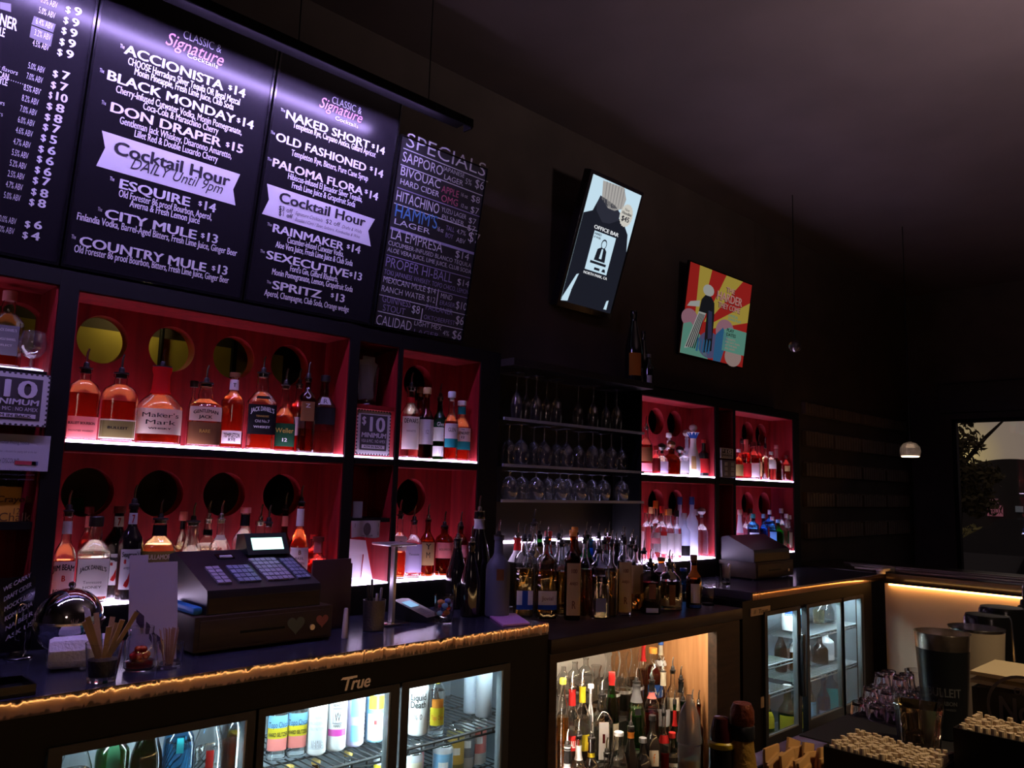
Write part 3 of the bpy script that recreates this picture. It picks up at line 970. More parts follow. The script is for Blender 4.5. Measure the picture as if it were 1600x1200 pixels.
# chalkboard
t = board('black chalkboard of handwritten specials, rightmost of the boards', 1.654, 2.09, .715, SLATEB, 'chalkboard')
bm = bmesh.new()
rows = [
 ('SPECIALS', (1.6772,0.6794,0.4066), .052, 't', 0),
 ('SAPPORO', (1.6737,0.6214,0.1963), .036, 'n', 0), ('JAPANESE', (1.8681,0.6442,0.1095), .016, 't', 0), ('LAGER', (1.876,0.6119,0.0993), .020, 'n', 0), ('5%', (1.9841,0.6248,0.0347), .022, 't', 0), ('$6', (2.0346,0.6245,0.0513), .034, 't', 0),
 ('BIVOUAC', (1.6733,0.57,0.1947), .032, 'n', 0), ('HARD CIDER', (1.6789,0.5368,0.1878), .021, 'n', 0), ('APPLE', (1.8748,0.5605,0.0883), .026, 'n', 2), ('OMG', (1.8781,0.5257,0.0884), .026, 'n', 2), ('16 oz', (1.9712,0.5711,0.0373), .014, 't', 0), ('12 oz', (1.9793,0.5293,0.0374), .014, 't', 0), ('$8', (2.0257,0.5668,0.0501), .025, 't', 0), ('$7', (2.0312,0.522,0.0464), .025, 't', 0),
 ('HITACHINO', (1.6712,0.4733,0.2078), .038, 'n', 0), ('YUZU LAGER', (1.8881,0.4875,0.1287), .018, 't', 0), ('PILSNER', (1.8936,0.4593,0.1167), .018, 't', 0), ('$7', (2.0296,0.4791,0.042), .022, 't', 0), ('$7', (2.0284,0.4492,0.0458), .022, 't', 0),
 ("HAMM'S", (1.6742,0.4147,0.2065), .048, 'n', 1), ('LAGER', (1.6772,0.387,0.1728), .020, 'n', 0), ('16 oz', (1.8807,0.4089,0.0327), .018, 't', 0), ('TALL', (1.9236,0.4232,0.0428), .018, 't', 3), ('BOY', (1.9255,0.3951,0.0397), .018, 't', 3), ('4.7%', (1.9796,0.4232,0.0476), .018, 't', 0), ('ABV', (1.9826,0.3902,0.0477), .018, 't', 0), ('$7', (2.039,0.4068,0.0658), .040, 't', 0),
 ('LA EMPRESA', (1.6724,0.3305,0.2496), .038, 't', 0), ('$14', (1.9876,0.3295,0.0751), .028, 't', 0), ('CUCUMBER-INFUSED BLANCO TEQUILA', (1.6678,0.3052,0.4108), .016, 't', 0), ('ALOE VERA JUICE, LIME JUICE, CLUB SODA', (1.6688,0.2805,0.4154), .016, 't', 0),
 ('PROPER HI-BALL', (1.6674,0.2247,0.3252), .036, 't', 3), ('$14', (2.018,0.224,0.0656), .026, 't', 0), ('TOKI JAPANESE WHISKEY, TOPO CHICO, LEMON', (1.6688,0.1958,0.4189), .018, 't', 3),
 ('MEXICAN MULE $14', (1.6687,0.1656,0.2523), .022, 't', 0), ('RANCH WATER $12', (1.6671,0.1311,0.2577), .022, 't', 0), ('MIND', (1.9464,0.1567,0.0614), .020, 't', 0), ('ERASER', (1.9463,0.1301,0.0803), .018, 't', 3), ('$10', (2.0289,0.1299,0.0597), .030, 't', 0),
 ('GUINNESS', (1.6774,0.0929,0.1346), .026, 't', 3), ('STOUT', (1.686,0.0613,0.1042), .024, 't', 3), ('$8', (1.8171,0.0761,0.0413), .030, 't', 0), ('PAULANER', (1.8813,0.0992,0.1381), .022, 't', 3), ('OKTOBERFEST', (1.8789,0.0622,0.1608), .017, 't', 3), ('$6', (2.0396,0.0689,0.0447), .034, 't', 0),
 ('CALIDAD', (1.6641,0.0065,0.1668), .036, 't', 0), ('LIGHT MEX', (1.838,0.0308,0.1377), .018, 't', 0), ('LAGER', (1.8408,0.0001,0.1273), .017, 't', 3), ('4%', (1.9849,0.0138,0.0337), .020, 't', 0), ('$6', (2.0321,0.0081,0.0526), .034, 't', 0)]
lines(bm, rows)
for a, b, h, mi in (([(1.6723,0.6717),(2.1014,0.6653)] + [.0035, 0]), ([(1.6712,0.6135),(2.0896,0.5998)] + [.0035, 0]), ([(1.6718,0.5295),(2.0896,0.5114)] + [.0035, 3]), ([(1.6679,0.4707),(2.091,0.451)] + [.0035, 0]),
                    ([(1.6678,0.3746),(2.0912,0.3613)] + [.010, 4]), ([(1.6681,0.2762),(2.0871,0.2575)] + [.003, 3]), ([(1.6683,0.1946),(2.0858,0.1756)] + [.003, 3]), ([(1.6627,0.1215),(2.0949,0.1112)] + [.003, 0]), ([(1.6669,0.0575),(2.0925,0.0528)] + [.003, 0])):
    v = (a[1] + b[1]) / 2
    quad(bm, [on_board(.0014)(a[0], v - h / 2), on_board(.0014)(b[0], v - h / 2 - .004), on_board(.0014)(b[0], v + h / 2 - .004), on_board(.0014)(a[0], v + h / 2)], mi)
for a, b in ([(1.9324,0.1881),(1.9352,0.1223)], [(1.869,0.1004),(1.8734,0.0433)]):
    quad(bm, [on_board(.0014)(a[0] - .002, b[1]), on_board(.0014)(a[0] + .002, b[1]), on_board(.0014)(a[0] + .002, a[1]), on_board(.0014)(a[0] - .002, a[1])], 0)
obj('lettering', bm, [CHALK, CHALKB, CHALKR, CHALKV, M('chalk_lilac', (.36, .34, .50), .8)], t)

# light bar hung in front of the boards
t = thing('light_bar', 'slim dark light bar hung in front of the menu boards', 'lamp')
LBY, LBZ = 2.09, 2.70
LX0, LX1 = -.65, 1.7839
bm = bmesh.new()
box(bm, LX0, LX1, LBY - .028, LBY - .022, LBZ - .010, LBZ + .020)          # back towards the room
box(bm, LX0, LX1, LBY - .022, LBY + .065, LBZ + .016, LBZ + .022)          # visor
box(bm, LX0, LX0 + .006, LBY - .022, LBY + .02, LBZ - .014, LBZ + .016); box(bm, LX1 - .006, LX1, LBY - .022, LBY + .02, LBZ - .014, LBZ + .016)
obj('housing', bm, M('lightbar_housing', (.004, .0035, .004), .8, 0, .1), t)
obj('light_tube', B(LX0 + .02, 1.66, LBY - .021, LBY - .009, LBZ + .002, LBZ + .013), glow('violet_led', (.53, .38, 1.0), 130), t)
for x in (.2, 1.1, 1.6):
    bm = bmesh.new(); cyl(bm, (x, LBY, LBZ + .022), (x, LBY, ZC - .001), .002, seg=6)
    obj('hanger_rod', bm, BLACK, t)


# ================================================================ bottles
CLEAR = clear_glass('clear_glass')
SMOKE = thin_glass('smoke_glass', (.45, .42, .42))
GREENG = thin_glass('green_glass', (.10, .45, .12))
DKGREEN = thin_glass('dark_green_glass', (.03, .10, .03))
BROWNG = thin_glass('brown_glass', (.42, .16, .04))
BLUEG = thin_glass('blue_glass', (.25, .60, .85))
FROST = thin_glass('frosted_glass', (.78, .84, .95), .4, .75)
DARKG = M('dark_bottle_glass', (.010, .008, .008), .07, spec=.7)
GREYM = M('matte_grey_glass', (.075, .080, .12), .55)
WHITEC = M('white_ceramic', (.75, .74, .76), .2)
GL = {'c': CLEAR, 's': SMOKE, 'g': GREENG, 'dg': DKGREEN, 'b': BROWNG, 'bl': BLUEG, 'f': FROST, 'k': DARKG, 'gm': GREYM, 'w': WHITEC}
LQ = {'amber': liquid('whiskey', (.66, .16, .035)), 'red': liquid('red_liquor', (.72, .045, .025)), 'gold': liquid('gold_tequila', (.92, .60, .18)),
      'clear': liquid('clear_spirit', (.97, .97, .97)), 'pale': liquid('pale_spirit', (.93, .82, .50)), 'dark': liquid('dark_liquor', (.25, .06, .02)),
      'green': liquid('green_liqueur', (.10, .62, .08)), 'orange': liquid('orange_liqueur', (.95, .40, .05)), 'blue': liquid('blue_liqueur', (.10, .40, .85)),
      'purple': liquid('violet_liqueur', (.30, .22, .45))}
PAL = {'white': (.84, .82, .82), 'cream': (.74, .66, .50), 'black': (.015, .014, .015), 'red': (.55, .03, .03), 'olive': (.20, .17, .06), 'tan': (.55, .38, .16),
       'gold': (.55, .36, .08), 'teal': (.03, .38, .42), 'blue': (.03, .09, .35), 'ltblue': (.22, .48, .75), 'green': (.03, .22, .06), 'dgreen': (.012, .045, .022),
       'yellow': (.75, .60, .04), 'orange': (.75, .25, .04), 'pink': (.70, .25, .28), 'magenta': (.55, .06, .34), 'grey': (.22, .22, .24), 'silver': (.55, .56, .60),
       'brown': (.16, .07, .03), 'maroon': (.12, .012, .014), 'purple': (.14, .05, .22), 'lilac': (.55, .48, .70), 'coral': (.88, .26, .24)}


def PM(c):
    return paper('paper_' + c, PAL[c], .45 if c not in ('black', 'dgreen', 'brown') else .05)


def CM(c):
    if c == 'steel':
        return STEEL
    return M('cap_' + c, PAL[c], .35)


PROF = {
    'round': [(.90, 0), (1, .015), (1, .58), (.95, .64), (.72, .70), (.46, .755), (.38, .79), (.35, .95), (.42, .955), (.42, 1)],
    'bourbon': [(.90, 0, 5), (1, .015, 5), (1, .50, 5), (.98, .53, 4), (.80, .60, 3), (.52, .66, 2), (.45, .70, 2), (.40, .94, 2), (.46, .945, 2), (.46, 1, 2)],
    'square': [(.92, 0, 7), (1, .015, 7), (1, .60, 7), (.97, .63, 6), (.58, .735, 3), (.42, .76, 2), (.44, .82, 2), (.40, .88, 2), (.35, .94, 2), (.42, .945, 2), (.42, 1, 2)],
    'makers': [(.90, 0, 3), (1, .015, 3), (1, .44, 3), (.95, .50, 2.5), (.75, .58, 2), (.48, .64, 2), (.38, .68, 2), (.33, .95, 2), (.40, .955, 2), (.40, 1, 2)],
    'flask': [(.92, 0, 3), (1, .02, 3), (1, .62, 3), (.96, .70, 2.6), (.80, .78, 2.2), (.50, .83, 2), (.36, .85, 2), (.34, .95, 2), (.40, .955, 2), (.40, 1, 2)],
    'tall': [(.92, 0), (1, .012), (1, .62), (.96, .66), (.60, .70), (.42, .73), (.38, .95), (.44, .955), (.44, 1)],
    'wine': [(.92, 0), (1, .012), (1, .56), (.93, .63), (.60, .70), (.40, .76), (.36, .95), (.42, .955), (.42, 1)],
    'champ': [(.90, 0), (1, .012), (1, .44), (.92, .54), (.66, .68), (.42, .82), (.36, .90), (.44, .93), (.40, 1)],
    'bell': [(.94, 0, 4), (1, .02, 4), (1, .55, 4), (.88, .68, 3), (.60, .77, 2.4), (.40, .82, 2), (.36, .95, 2), (.42, .955, 2), (.42, 1, 2)],
    'cone': [(1.0, 0), (1.02, .02), (.90, .30), (.62, .60), (.42, .78), (.36, .95), (.42, .955), (.42, 1)],
    'dome': [(.92, 0, 3), (1, .015, 3), (1, .55, 3), (.93, .64, 2.4), (.70, .72, 2), (.44, .77, 2), (.38, .80, 2), (.36, .95, 2), (.44, .955, 2), (.44, 1, 2)],
    'carafe': [(.88, 0), (1, .02), (1, .42), (.85, .55), (.56, .72), (.44, .82), (.46, .90), (.60, .985), (.60, 1)],
    'shaker': [(.80, 0), (.9, .02), (1, .30), (1, .55), (.92, .64), (.55, .80), (.34, .88), (.34, 1)],
    'barsq': [(.95, 0, 6), (1, .02, 6), (1, .72, 6), (.95, .76, 5), (.45, .83, 2.5), (.36, .86, 2), (.34, .95, 2), (.42, .955, 2), (.42, 1, 2)],
    'azul': [(.80, 0), (.92, .02), (1.0, .14), (.96, .34), (.70, .52), (.46, .66), (.40, .78), (.42, .80), (.40, .86), (.62, .93), (.86, 1.0)],
    'decanter': [(.55, 0), (.92, .10), (1, .28), (.92, .46), (.60, .60), (.34, .66), (.30, .95), (.42, .955), (.42, 1)],
}


def prof_at(kind, t):
    p = PROF[kind]
    for a, b in zip(p, p[1:]):
        if t <= b[1]:
            k = 0 if b[1] == a[1] else (t - a[1]) / (b[1] - a[1])
            n = (a[2] if len(a) > 2 else 2) * (1 - k) + (b[2] if len(b) > 2 else 2) * k
            return a[0] + (b[0] - a[0]) * k, n
    return p[-1][0], 2.0


BOTTLE_CACHE = {}


def bottle(kind, xyzhr, glass='c', liq=None, fill=.6, label=(), cap=('pour', 'black'), text='', desc='', group=None, asp=1.0, turn=.75, name='liquor_bottle', cat='bottle', rz=None):
    """label patches: (z0, z1, half_angle, colour); text entries: (string, z, cap height fraction, half_angle, colour, style)"""
    x, y, z, h, r = xyzhr
    if rz is None:
        rz = -math.atan2(x, y) * turn
    t = thing(name, desc, cat, (x, y, z + .0007), rz, group)
    seg = 24
    P_ = PROF[kind]
    bm = bmesh.new()
    outer = [(p[0] * r, p[1] * h, p[2] if len(p) > 2 else 2.0) for p in P_]
    if glass == 'c':                                    # real wall thickness: outer skin, then back down the inside
        wl = .0022
        inner = [(max(a - wl, .002), max(b, .006), c) for a, b, c in outer[1:]][::-1]
        lathe(bm, outer + inner + [(.0005, .006, 2.0)], seg, 2, asp)
    else:
        lathe(bm, outer, seg, 2, asp)
    obj('glass', bm, GL[glass], t)
    if liq:
        bm = bmesh.new()
        k = .90
        pr = []
        for q in [p[1] for p in P_ if p[1] < fill] + [fill]:
            rr, nn = prof_at(kind, q)
            pr.append((rr * r * k, max(q * h, .008), nn))
        lathe(bm, pr, seg, 2, asp)
        obj('liquid', bm, LQ[liq], t)
    if label or text:
        groups = []                                     # label papers that touch are one part
        for li, q in enumerate(label):
            for g in groups:
                if q[0] < g[1] + .005 and q[1] > g[0] - .005:
                    g[0] = min(g[0], q[0]); g[1] = max(g[1], q[1]); g[2].append((li, q)); break
            else:
                groups.append([q[0], q[1], [(li, q)], []])
        loose = []
        for tx in text or ():
            for g in groups:
                if g[0] - .01 <= tx[1] <= g[1]:
                    g[3].append(tx); break
            else:
                loose.append(tx)
        if loose:
            groups.append([loose[0][1], loose[0][1], [], loose])

        def surf(a, tt, off):
            rr, nn = prof_at(kind, tt)
            q = rr * r * (sup(a, nn) if nn > 2.01 else 1.0) + off
            return (q * math.cos(a), q * math.sin(a) * asp, tt * h)
        for g0, g1, ls, txs in groups:
            bm = bmesh.new()
            mats = []

            def mi(c):
                m = PM(c)
                if m not in mats:
                    mats.append(m)
                return mats.index(m)
            for li, (z0, z1, ha, col) in ls:
                na, nz = 10, 4
                ks = [[bm.verts.new(surf(-PI / 2 + ha * (2 * i / na - 1), z0 + (z1 - z0) * j / nz, .0008 + .0004 * li)) for i in range(na + 1)] for j in range(nz + 1)]
                m_ = mi(col)
                for j in range(nz):
                    for i in range(na):
                        f = bm.faces.new((ks[j][i], ks[j][i + 1], ks[j + 1][i + 1], ks[j + 1][i])); f.material_index = m_
            for tx in txs:
                s_, tz, ch, ha, col = tx[:5]
                st = tx[5] if len(tx) > 5 else 'b'
                put_text(bm, s_, -1.0, 0, 2.0, 1.0, lambda u, v, tz=tz, ch=ch, ha=ha: surf(-PI / 2 + ha * u, min(tz + ch * v, .99), .0008 + .0004 * len(label) + .0003), st, mi(col), 0, False, tx[6] / ch if len(tx) > 6 else 0)
            obj('neck_label' if ls and g0 > .56 else ('label' if ls else 'printed_mark'), bm, mats, t, 60)
    nr = P_[-1][0] * r
    if cap[0] == 'cap':
        bm = bmesh.new()
        ch = (cap[2] if len(cap) > 2 else .12) * h
        cw = max(nr * 1.08, .013)
        lathe(bm, [(cw * .98, 0), (cw, .002), (cw, ch * .92), (cw * .9, ch)], 16, z0=h - ch * .55)
        obj('cap', bm, CM(cap[1]), t)
    elif cap[0] == 'cork':
        bm = bmesh.new()
        lathe(bm, [(.008, -.012), (.009, 0), (.0155, .0005), (.0165, .004), (.0165, .022), (.014, .026)], 16, z0=h)
        obj('stopper', bm, CM(cap[1]), t)
    elif cap[0] == 'ball':
        bm = bmesh.new()
        lathe(bm, [(.008, -.01), (.008, .006), (.018, .012), (.024, .024), (.020, .038), (.006, .046)], 16, z0=h)
        obj('stopper', bm, CM(cap[1]), t)
    elif cap[0] == 'wax':
        bm = bmesh.new()
        pr = []
        for q in (.66, .72, .80, .9, .955, 1.0):
            rr, nn = prof_at(kind, q)
            pr.append((rr * r + .0015, q * h))
        lathe(bm, pr, 20)
        obj('wax', bm, paper('wax_red', (.62, .02, .02), .5), t)
        cap = ('pour', 'black')
    if cap[0] == 'pour':
        key = ('pour', cap[1], round(nr, 3))
        if key in BOTTLE_CACHE:
            a, b = BOTTLE_CACHE[key]
            o = a.copy(); C.objects.link(o); o.parent = t; o.location = (0, 0, h)
            s = b.copy(); C.objects.link(s); s.parent = o
        else:
            bm = bmesh.new()
            lathe(bm, [(nr * .75, -.012), (nr * .8, -.001), (nr * 1.05, 0), (nr * 1.05, .004), (.0085, .006), (.008, .016), (.006, .02)], 14)
            o = obj('pourer', bm, CM(cap[1]), t); o.location = (0, 0, h)
            bm = bmesh.new()
            tube(bm, [(0, 0, .018), (0, 0, .036), (.0008, 0, .048), (.004, 0, .060)], [.0036, .0034, .0032, .0026], 8)
            s = obj('spout', bm, STEEL, o)
            BOTTLE_CACHE[key] = (o, s)
    return t


G1 = 'spirits on the upper left shelf'
G2 = 'spirits on the lower left shelf'
zU, zL_ = 1.513, 1.060
bottle('flask', (0.7172,2.495,1.513,0.2065,0.0431), 'c', 'amber', .66, [(.03, .33, 1.05, 'coral')], ('pour', 'black'), [('BULLEIT BOURBON', .22, .035, .75, 'black'), ('FRONTIER WHISKEY', .12, .025, .7, 'black', 'n')], 'flask-shaped whiskey bottle with a pinkish red label, leftmost on the upper red shelf', G1, .62)
bottle('flask', (0.817,2.502,1.513,0.204,0.0511), 'c', 'amber', .60, [(.05, .33, 1.0, 'cream'), (.07, .31, .92, 'olive')], ('pour', 'black'), [('BULLEIT', .19, .035, .5, 'black')], 'flask-shaped whiskey bottle with an olive green label beside the red-wax bottle', G1, .62)
bottle('makers', (0.9416,2.52,1.513,0.2403,0.0671), 'c', 'amber', .30, [(.13, .45, 1.0, 'cream')], ('wax', 'red'), [("Maker's", .34, .055, .75, 'black', 'n'), ('Mark', .25, .055, .6, 'black', 'n'), ('WHISKY', .19, .02, .45, 'black'), ('S IV', .36, .03, -.0 + .12, 'grey')], 'squat whiskey bottle with dripping red wax and a cream label', G1)
bottle('dome', (1.0691,2.579,1.513,0.2084,0.0137), 'c', 'amber', .62, [(.1, .4, .9, 'white')], ('cap', 'black', .1), (), 'whiskey bottle half hidden between the red-wax and the arched-label bottles', G1)
bottle('square', (1.0769,2.504,1.513,0.2039,0.0512), 'c', 'amber', .68, [(.40, .62, .80, 'cream'), (.04, .38, .80, 'brown')], ('pour', 'black'), [('GENTLEMAN', .50, .05, .62, 'black', 'b', .03), ('JACK', .44, .045, .35, 'black'), ('RARE', .22, .05, .3, 'gold')], 'broad square whiskey bottle with a cream arched upper label and a brown lower one', G1)
bottle('round', (1.1771,2.52,1.513,0.246,0.0376), 'c', 'amber', .70, [(.79, .93, 1.3, 'white'), (.07, .24, .9, 'white')], ('cap', 'brown', .06), [('TEMPLETON', .15, .055, .7, 'black'), ('RYE', .10, .04, .3, 'black'), ('T', .83, .05, .3, 'black')], 'round rye bottle with a small low white label and a white neck band', G1)
bottle('square', (1.2692,2.502,1.513,0.2598,0.0469), 'c', 'amber', .22, [(.20, .58, .82, 'black'), (.655, .695, .5, 'black')], ('pour', 'black'), [("JACK DANIEL'S", .47, .055, .66, 'white', 'b', .03), ('TENNESSEE', .42, .022, .4, 'gold'), ('Old No.7', .35, .035, .45, 'white', 'n'), ('WHISKEY', .28, .028, .5, 'white')], 'tall square whiskey bottle with a black label and white lettering, half empty', G1)
bottle('makers', (1.3654,2.521,1.513,0.2301,0.0375), 'c', 'amber', .55, [(.08, .42, 1.1, 'dgreen')], ('pour', 'black'), [('Weller', .28, .07, .75, 'gold', 'n'), ('12', .15, .05, .25, 'white')], 'slim round bourbon bottle with a dark green label', G1)
bottle('round', (1.4399,2.562,1.513,0.2433,0.0307), 'c', 'red', .72, [(.25, .52, .8, 'white')], ('pour', 'black'), (), 'red liqueur bottle with a plain white label behind the dark square ones', G1)
bottle('barsq', (1.4339,2.491,1.513,0.2604,0.0282), 's', 'amber', .32, [(.42, .68, .7, 'brown')], ('pour', 'black'), [('S', .72, .16, .35, 'silver', 't'), ('z', .60, .08, .3, 'silver', 't')], 'smoky bottle marked with a silver brush stroke, amber liquor at its foot', G1)
bottle('square', (1.5141,2.512,1.513,0.2725,0.0384), 's', 'pale', .30, [(.38, .60, .8, 'black'), (.64, .74, .5, 'silver')], ('cap', 'black', .08), [('R', .655, .06, .25, 'black', 'n')], 'dark smoky bottle with a silver diamond mark, rightmost on the upper red shelf', G1)

bottle('bourbon', (0.704,2.48,1.06,0.253,0.0279), 'c', 'amber', .48, [(.07, .47, .85, 'white'), (.76, .90, 1.2, 'white')], ('pour', 'black'), [('JIM BEAM', .36, .06, .78, 'black', 'b', .02), ('BOURBON', .13, .045, .7, 'black'), ('B', .26, .06, .16, 'red')], 'square-shouldered bourbon bottle with a white label and red seal, leftmost on the lower shelf', G2)
bottle('round', (0.7856,2.573,1.06,0.2545,0.0213), 'c', 'red', .66, [(.80, .93, 1.3, 'coral'), (.25, .5, .9, 'red')], ('cap', 'maroon', .08), (), 'amber red bottle with a red neck label behind the two white-labelled ones', G2)
bottle('square', (0.7849,2.499,1.06,0.2265,0.0425), 'c', 'pale', .55, [(.08, .54, .80, 'white')], ('cap', 'black', .13), [("JACK DANIEL'S", .38, .05, .66, 'black', 'b', .035), ('Tennessee', .24, .035, .5, 'black', 't'), ('HONEY', .18, .03, .5, 'black', 'n')], 'square honey whiskey bottle with a white label and black screw cap', G2)
bottle('round', (0.8647,2.555,1.06,0.2571,0.0372), 'k', None, 0, [(.80, .92, 1.1, 'white'), (.15, .50, .9, 'white')], ('cap', 'maroon', .08), [('7', .815, .085, .28, 'red'), ('Seagram', .43, .045, .6, 'black'), ('7', .2, .2, .45, 'red')], 'dark bottle with a red 7 neck label, the rear one of two alike', G2)
bottle('round', (0.8784,2.48,1.06,0.2713,0.033), 'k', None, 0, [(.80, .92, 1.1, 'white'), (.12, .54, .85, 'white')], ('pour', 'black'), [('7', .815, .085, .28, 'red'), ("Seagram's", .46, .05, .7, 'black'), ('AMERICAN', .33, .025, .5, 'black', 'n'), ('7', .15, .28, .55, 'red')], 'dark bottle with a big red 7 on its white label, front one of two', G2)
bottle('dome', (0.9655,2.498,1.06,0.2286,0.0501), 'c', 'gold', .68, [(.20, .60, 1.0, 'olive'), (.79, .93, 1.5, 'black')], ('pour', 'black'), [('TULLAMORE', .50, .06, .72, 'cream'), ('DEW', .41, .055, .32, 'cream')], 'round-shouldered Irish whiskey bottle with a dark olive label', G2)
bottle('dome', (1.0655,2.574,1.06,0.2361,0.0178), 'c', 'pale', .60, [(.82, .97, 1.6, 'black')], ('cap', 'coral', .12), (), 'round whiskey bottle with a black neck sleeve and a pinkish cap', G2)
bottle('cone', (1.0699,2.505,1.06,0.2195,0.0477), 'c', 'pale', .55, [(.15, .40, .9, 'coral')], ('pour', 'black'), (), 'cone-shaped bottle with a flared foot behind the cash register', G2)
bottle('square', (1.1414,2.557,1.06,0.2242,0.0306), 'c', 'pale', .58, [(.68, .76, 1.2, 'coral'), (.78, .86, 1.3, 'black')], ('pour', 'steel'), (), 'bottle with a salmon neck label and a clear jigger top, left of two alike', G2)
bottle('round', (1.1516,2.486,1.06,0.2276,0.0324), 'c', 'pale', .56, [(.72, .79, 1.2, 'cream')], ('pour', 'steel'), (), 'bottle with a cream neck label and a clear jigger top, right of two alike', G2)
bottle('round', (1.2398,2.502,1.06,0.2572,0.0375), 'c', 'pale', .5, [(.80, .94, 1.5, 'black')], ('cap', 'coral', .07), (), 'bottle with a black neck label and pinkish cap just left of the register screen', G2)
bottle('tall', (1.3177,2.547,1.06,0.2146,0.0387), 'c', 'clear', .5, (), ('pour', 'steel'), (), 'clear bottle with a pourer behind the register screen', G2)
bottle('tall', (1.3098,2.474,1.06,0.2143,0.0286), 'c', 'clear', .5, (), ('pour', 'black'), (), 'clear bottle half hidden right behind the register screen', G2)
bottle('makers', (1.4163,2.561,1.06,0.2547,0.0288), 'b', None, 0, [(.78, .92, 1.4, 'coral'), (.1, .45, .9, 'maroon')], ('pour', 'black'), (), 'dark red bottle with a coral neck label in the shadow of the white-labelled bottle', G2)
bottle('makers', (1.4321,2.486,1.06,0.2817,0.0327), 'c', 'amber', .68, [(.07, .47, .95, 'white'), (.72, .93, 1.6, 'white')], ('pour', 'black'), [('BASIL', .33, .03, .4, 'black', 'n'), ('HAYDEN', .27, .03, .5, 'black', 'n'), ('B', .39, .05, .14, 'brown')], 'whiskey bottle with white label and white neck paper, tallest right of the register', G2)
bottle('round', (1.5348,2.563,1.06,0.1617,0.0237), 'c', 'red', .72, (), ('cap', 'red', .1), (), 'small glowing red bottle beside the round red decanter', G2)
bottle('decanter', (1.5137,2.496,1.06,0.157,0.0444), 'c', 'red', .55, [(.70, .94, 1.5, 'pink')], ('cap', 'maroon', .1), (), 'round ribbed decanter of red liquor, rightmost on the lower red shelf', G2)

# narrow bays and bay D
G3 = 'spirits left of the wine glass rack'
bottle('round', (1.8857,2.492,1.515,0.2748,0.0397), 'c', 'pale', .50, [(.12, .58, .95, 'white'), (.78, .86, 1.5, 'red')], ('pour', 'black'), [("DEWAR'S", .49, .06, .7, 'black'), ('WHITE', .36, .03, .45, 'grey', 'n')], 'scotch bottle with a red neck band and a tall white label', G3)
bottle('round', (1.982,2.555,1.515,0.2659,0.0386), 'b', 'amber', .6, (), ('cork', 'brown'), (), 'brown bottle with a cork half hidden behind the scotch', G3)
bottle('round', (1.9602,2.486,1.515,0.2568,0.0306), 'b', 'dark', .66, [(.22, .60, 1.05, 'white')], ('cork', 'tan'), [('12', .38, .06, .2, 'black', 't')], 'brown whisky bottle with a wooden stopper and a big white label', G3)
bottle('round', (2.0777,2.546,1.515,0.2564,0.0314), 'g', 'green', .45, [(.30, .52, 1.0, 'white'), (.52, .66, 1.0, 'dgreen'), (.06, .22, 1.0, 'white')], ('pour', 'black'), [('Glen', .54, .06, .5, 'white', 'n')], 'bright green whisky bottle on the upper shelf', G3)
bottle('wine', (2.082,2.478,1.515,0.2529,0.0307), 'c', 'amber', .62, [(.20, .34, 1.0, 'teal'), (.34, .58, 1.0, 'white')], ('cork', 'silver'), [('GLEN', .45, .06, .5, 'black', 'n')], 'amber malt bottle with teal and white label, the left one of two alike', G3)
bottle('wine', (2.1534,2.497,1.515,0.2396,0.0408), 'c', 'amber', .58, [(.19, .33, 1.05, 'teal'), (.33, .56, 1.05, 'white'), (.80, .93, 1.5, 'teal')], ('cap', 'white', .08), [('THE', .52, .02, .16, 'black'), ('GLENLIVET', .45, .045, .75, 'black'), ('12', .38, .04, .18, 'black')], 'amber malt bottle with a teal band and white cap, rightmost of its shelf', G3)
bottle('tall', (1.8642,2.497,1.061,0.2344,0.0291), 'c', 'amber', .42, [(.45, .68, 1.1, 'white')], ('pour', 'black'), [('S', .5, .1, .3, 'black', 'n')], 'whisky bottle with a white upper label behind the silver stand', G3)
bottle('square', (1.9354,2.502,1.061,0.2117,0.031), 'c', 'clear', .3, [(.10, .60, .85, 'lilac')], ('pour', 'black'), [('Tennessee', .4, .04, .55, 'black', 'n')], 'square bottle with a pale lilac label on the lower shelf', G3)
bottle('round', (2.0076,2.506,1.061,0.2183,0.0301), 'b', 'amber', .62, [(.20, .60, 1.0, 'tan')], ('pour', 'steel'), [('Y', .48, .1, .35, 'black', 'n'), ('M', .33, .1, .3, 'black', 'n')], 'amber whisky bottle with a tan label and brush characters', G3)
bottle('flask', (2.0895,2.502,1.061,0.1899,0.0383), 'b', 'dark', .66, [(.36, .68, 1.0, 'coral')], ('pour', 'black'), [('BOURBON', .52, .04, .6, 'brown', 'n')], 'dark flask-shaped bottle with a salmon label', G3)
bottle('flask', (2.1674,2.492,1.061,0.1893,0.0285), 'b', 'dark', .5, [(.36, .62, .8, 'pink')], ('pour', 'black'), (), 'dark bottle with a dull pink label, rightmost on the lower shelf', G3)

# right of the rack: bay E
G4 = 'tequilas and cordials on the upper far shelf'
zE = 1.505
bottle('round', (3.4376,2.502,1.505,0.2405,0.0352), 'c', 'dark', .62, [(.04, .22, 1.0, 'pink'), (.26, .56, 1.05, 'brown')], ('pour', 'steel'), (), 'dark liqueur bottle with a brown label, leftmost on the upper far shelf', G4)
bottle('round', (3.4925,2.476,1.505,0.1356,0.0235), 'c', 'red', .6, [(.1, .6, 1, 'maroon')], ('cap', 'red', .18), (), 'short red bottle in front of the brown bell-shaped one', G4)
bottle('bell', (3.5603,2.487,1.505,0.1189,0.0323), 'c', 'pale', .5, [(.06, .56, .8, 'lilac')], ('ball', 'black'), (), 'low clear bottle with a pale violet label and black ball stopper', G4)
bottle('tall', (3.7315,2.56,1.505,0.2063,0.0301), 'c', 'clear', .55, [(.72, .92, 1.3, 'silver')], ('cork', 'silver'), (), 'tall clear bottle with a silver neck behind the brown one', G4)
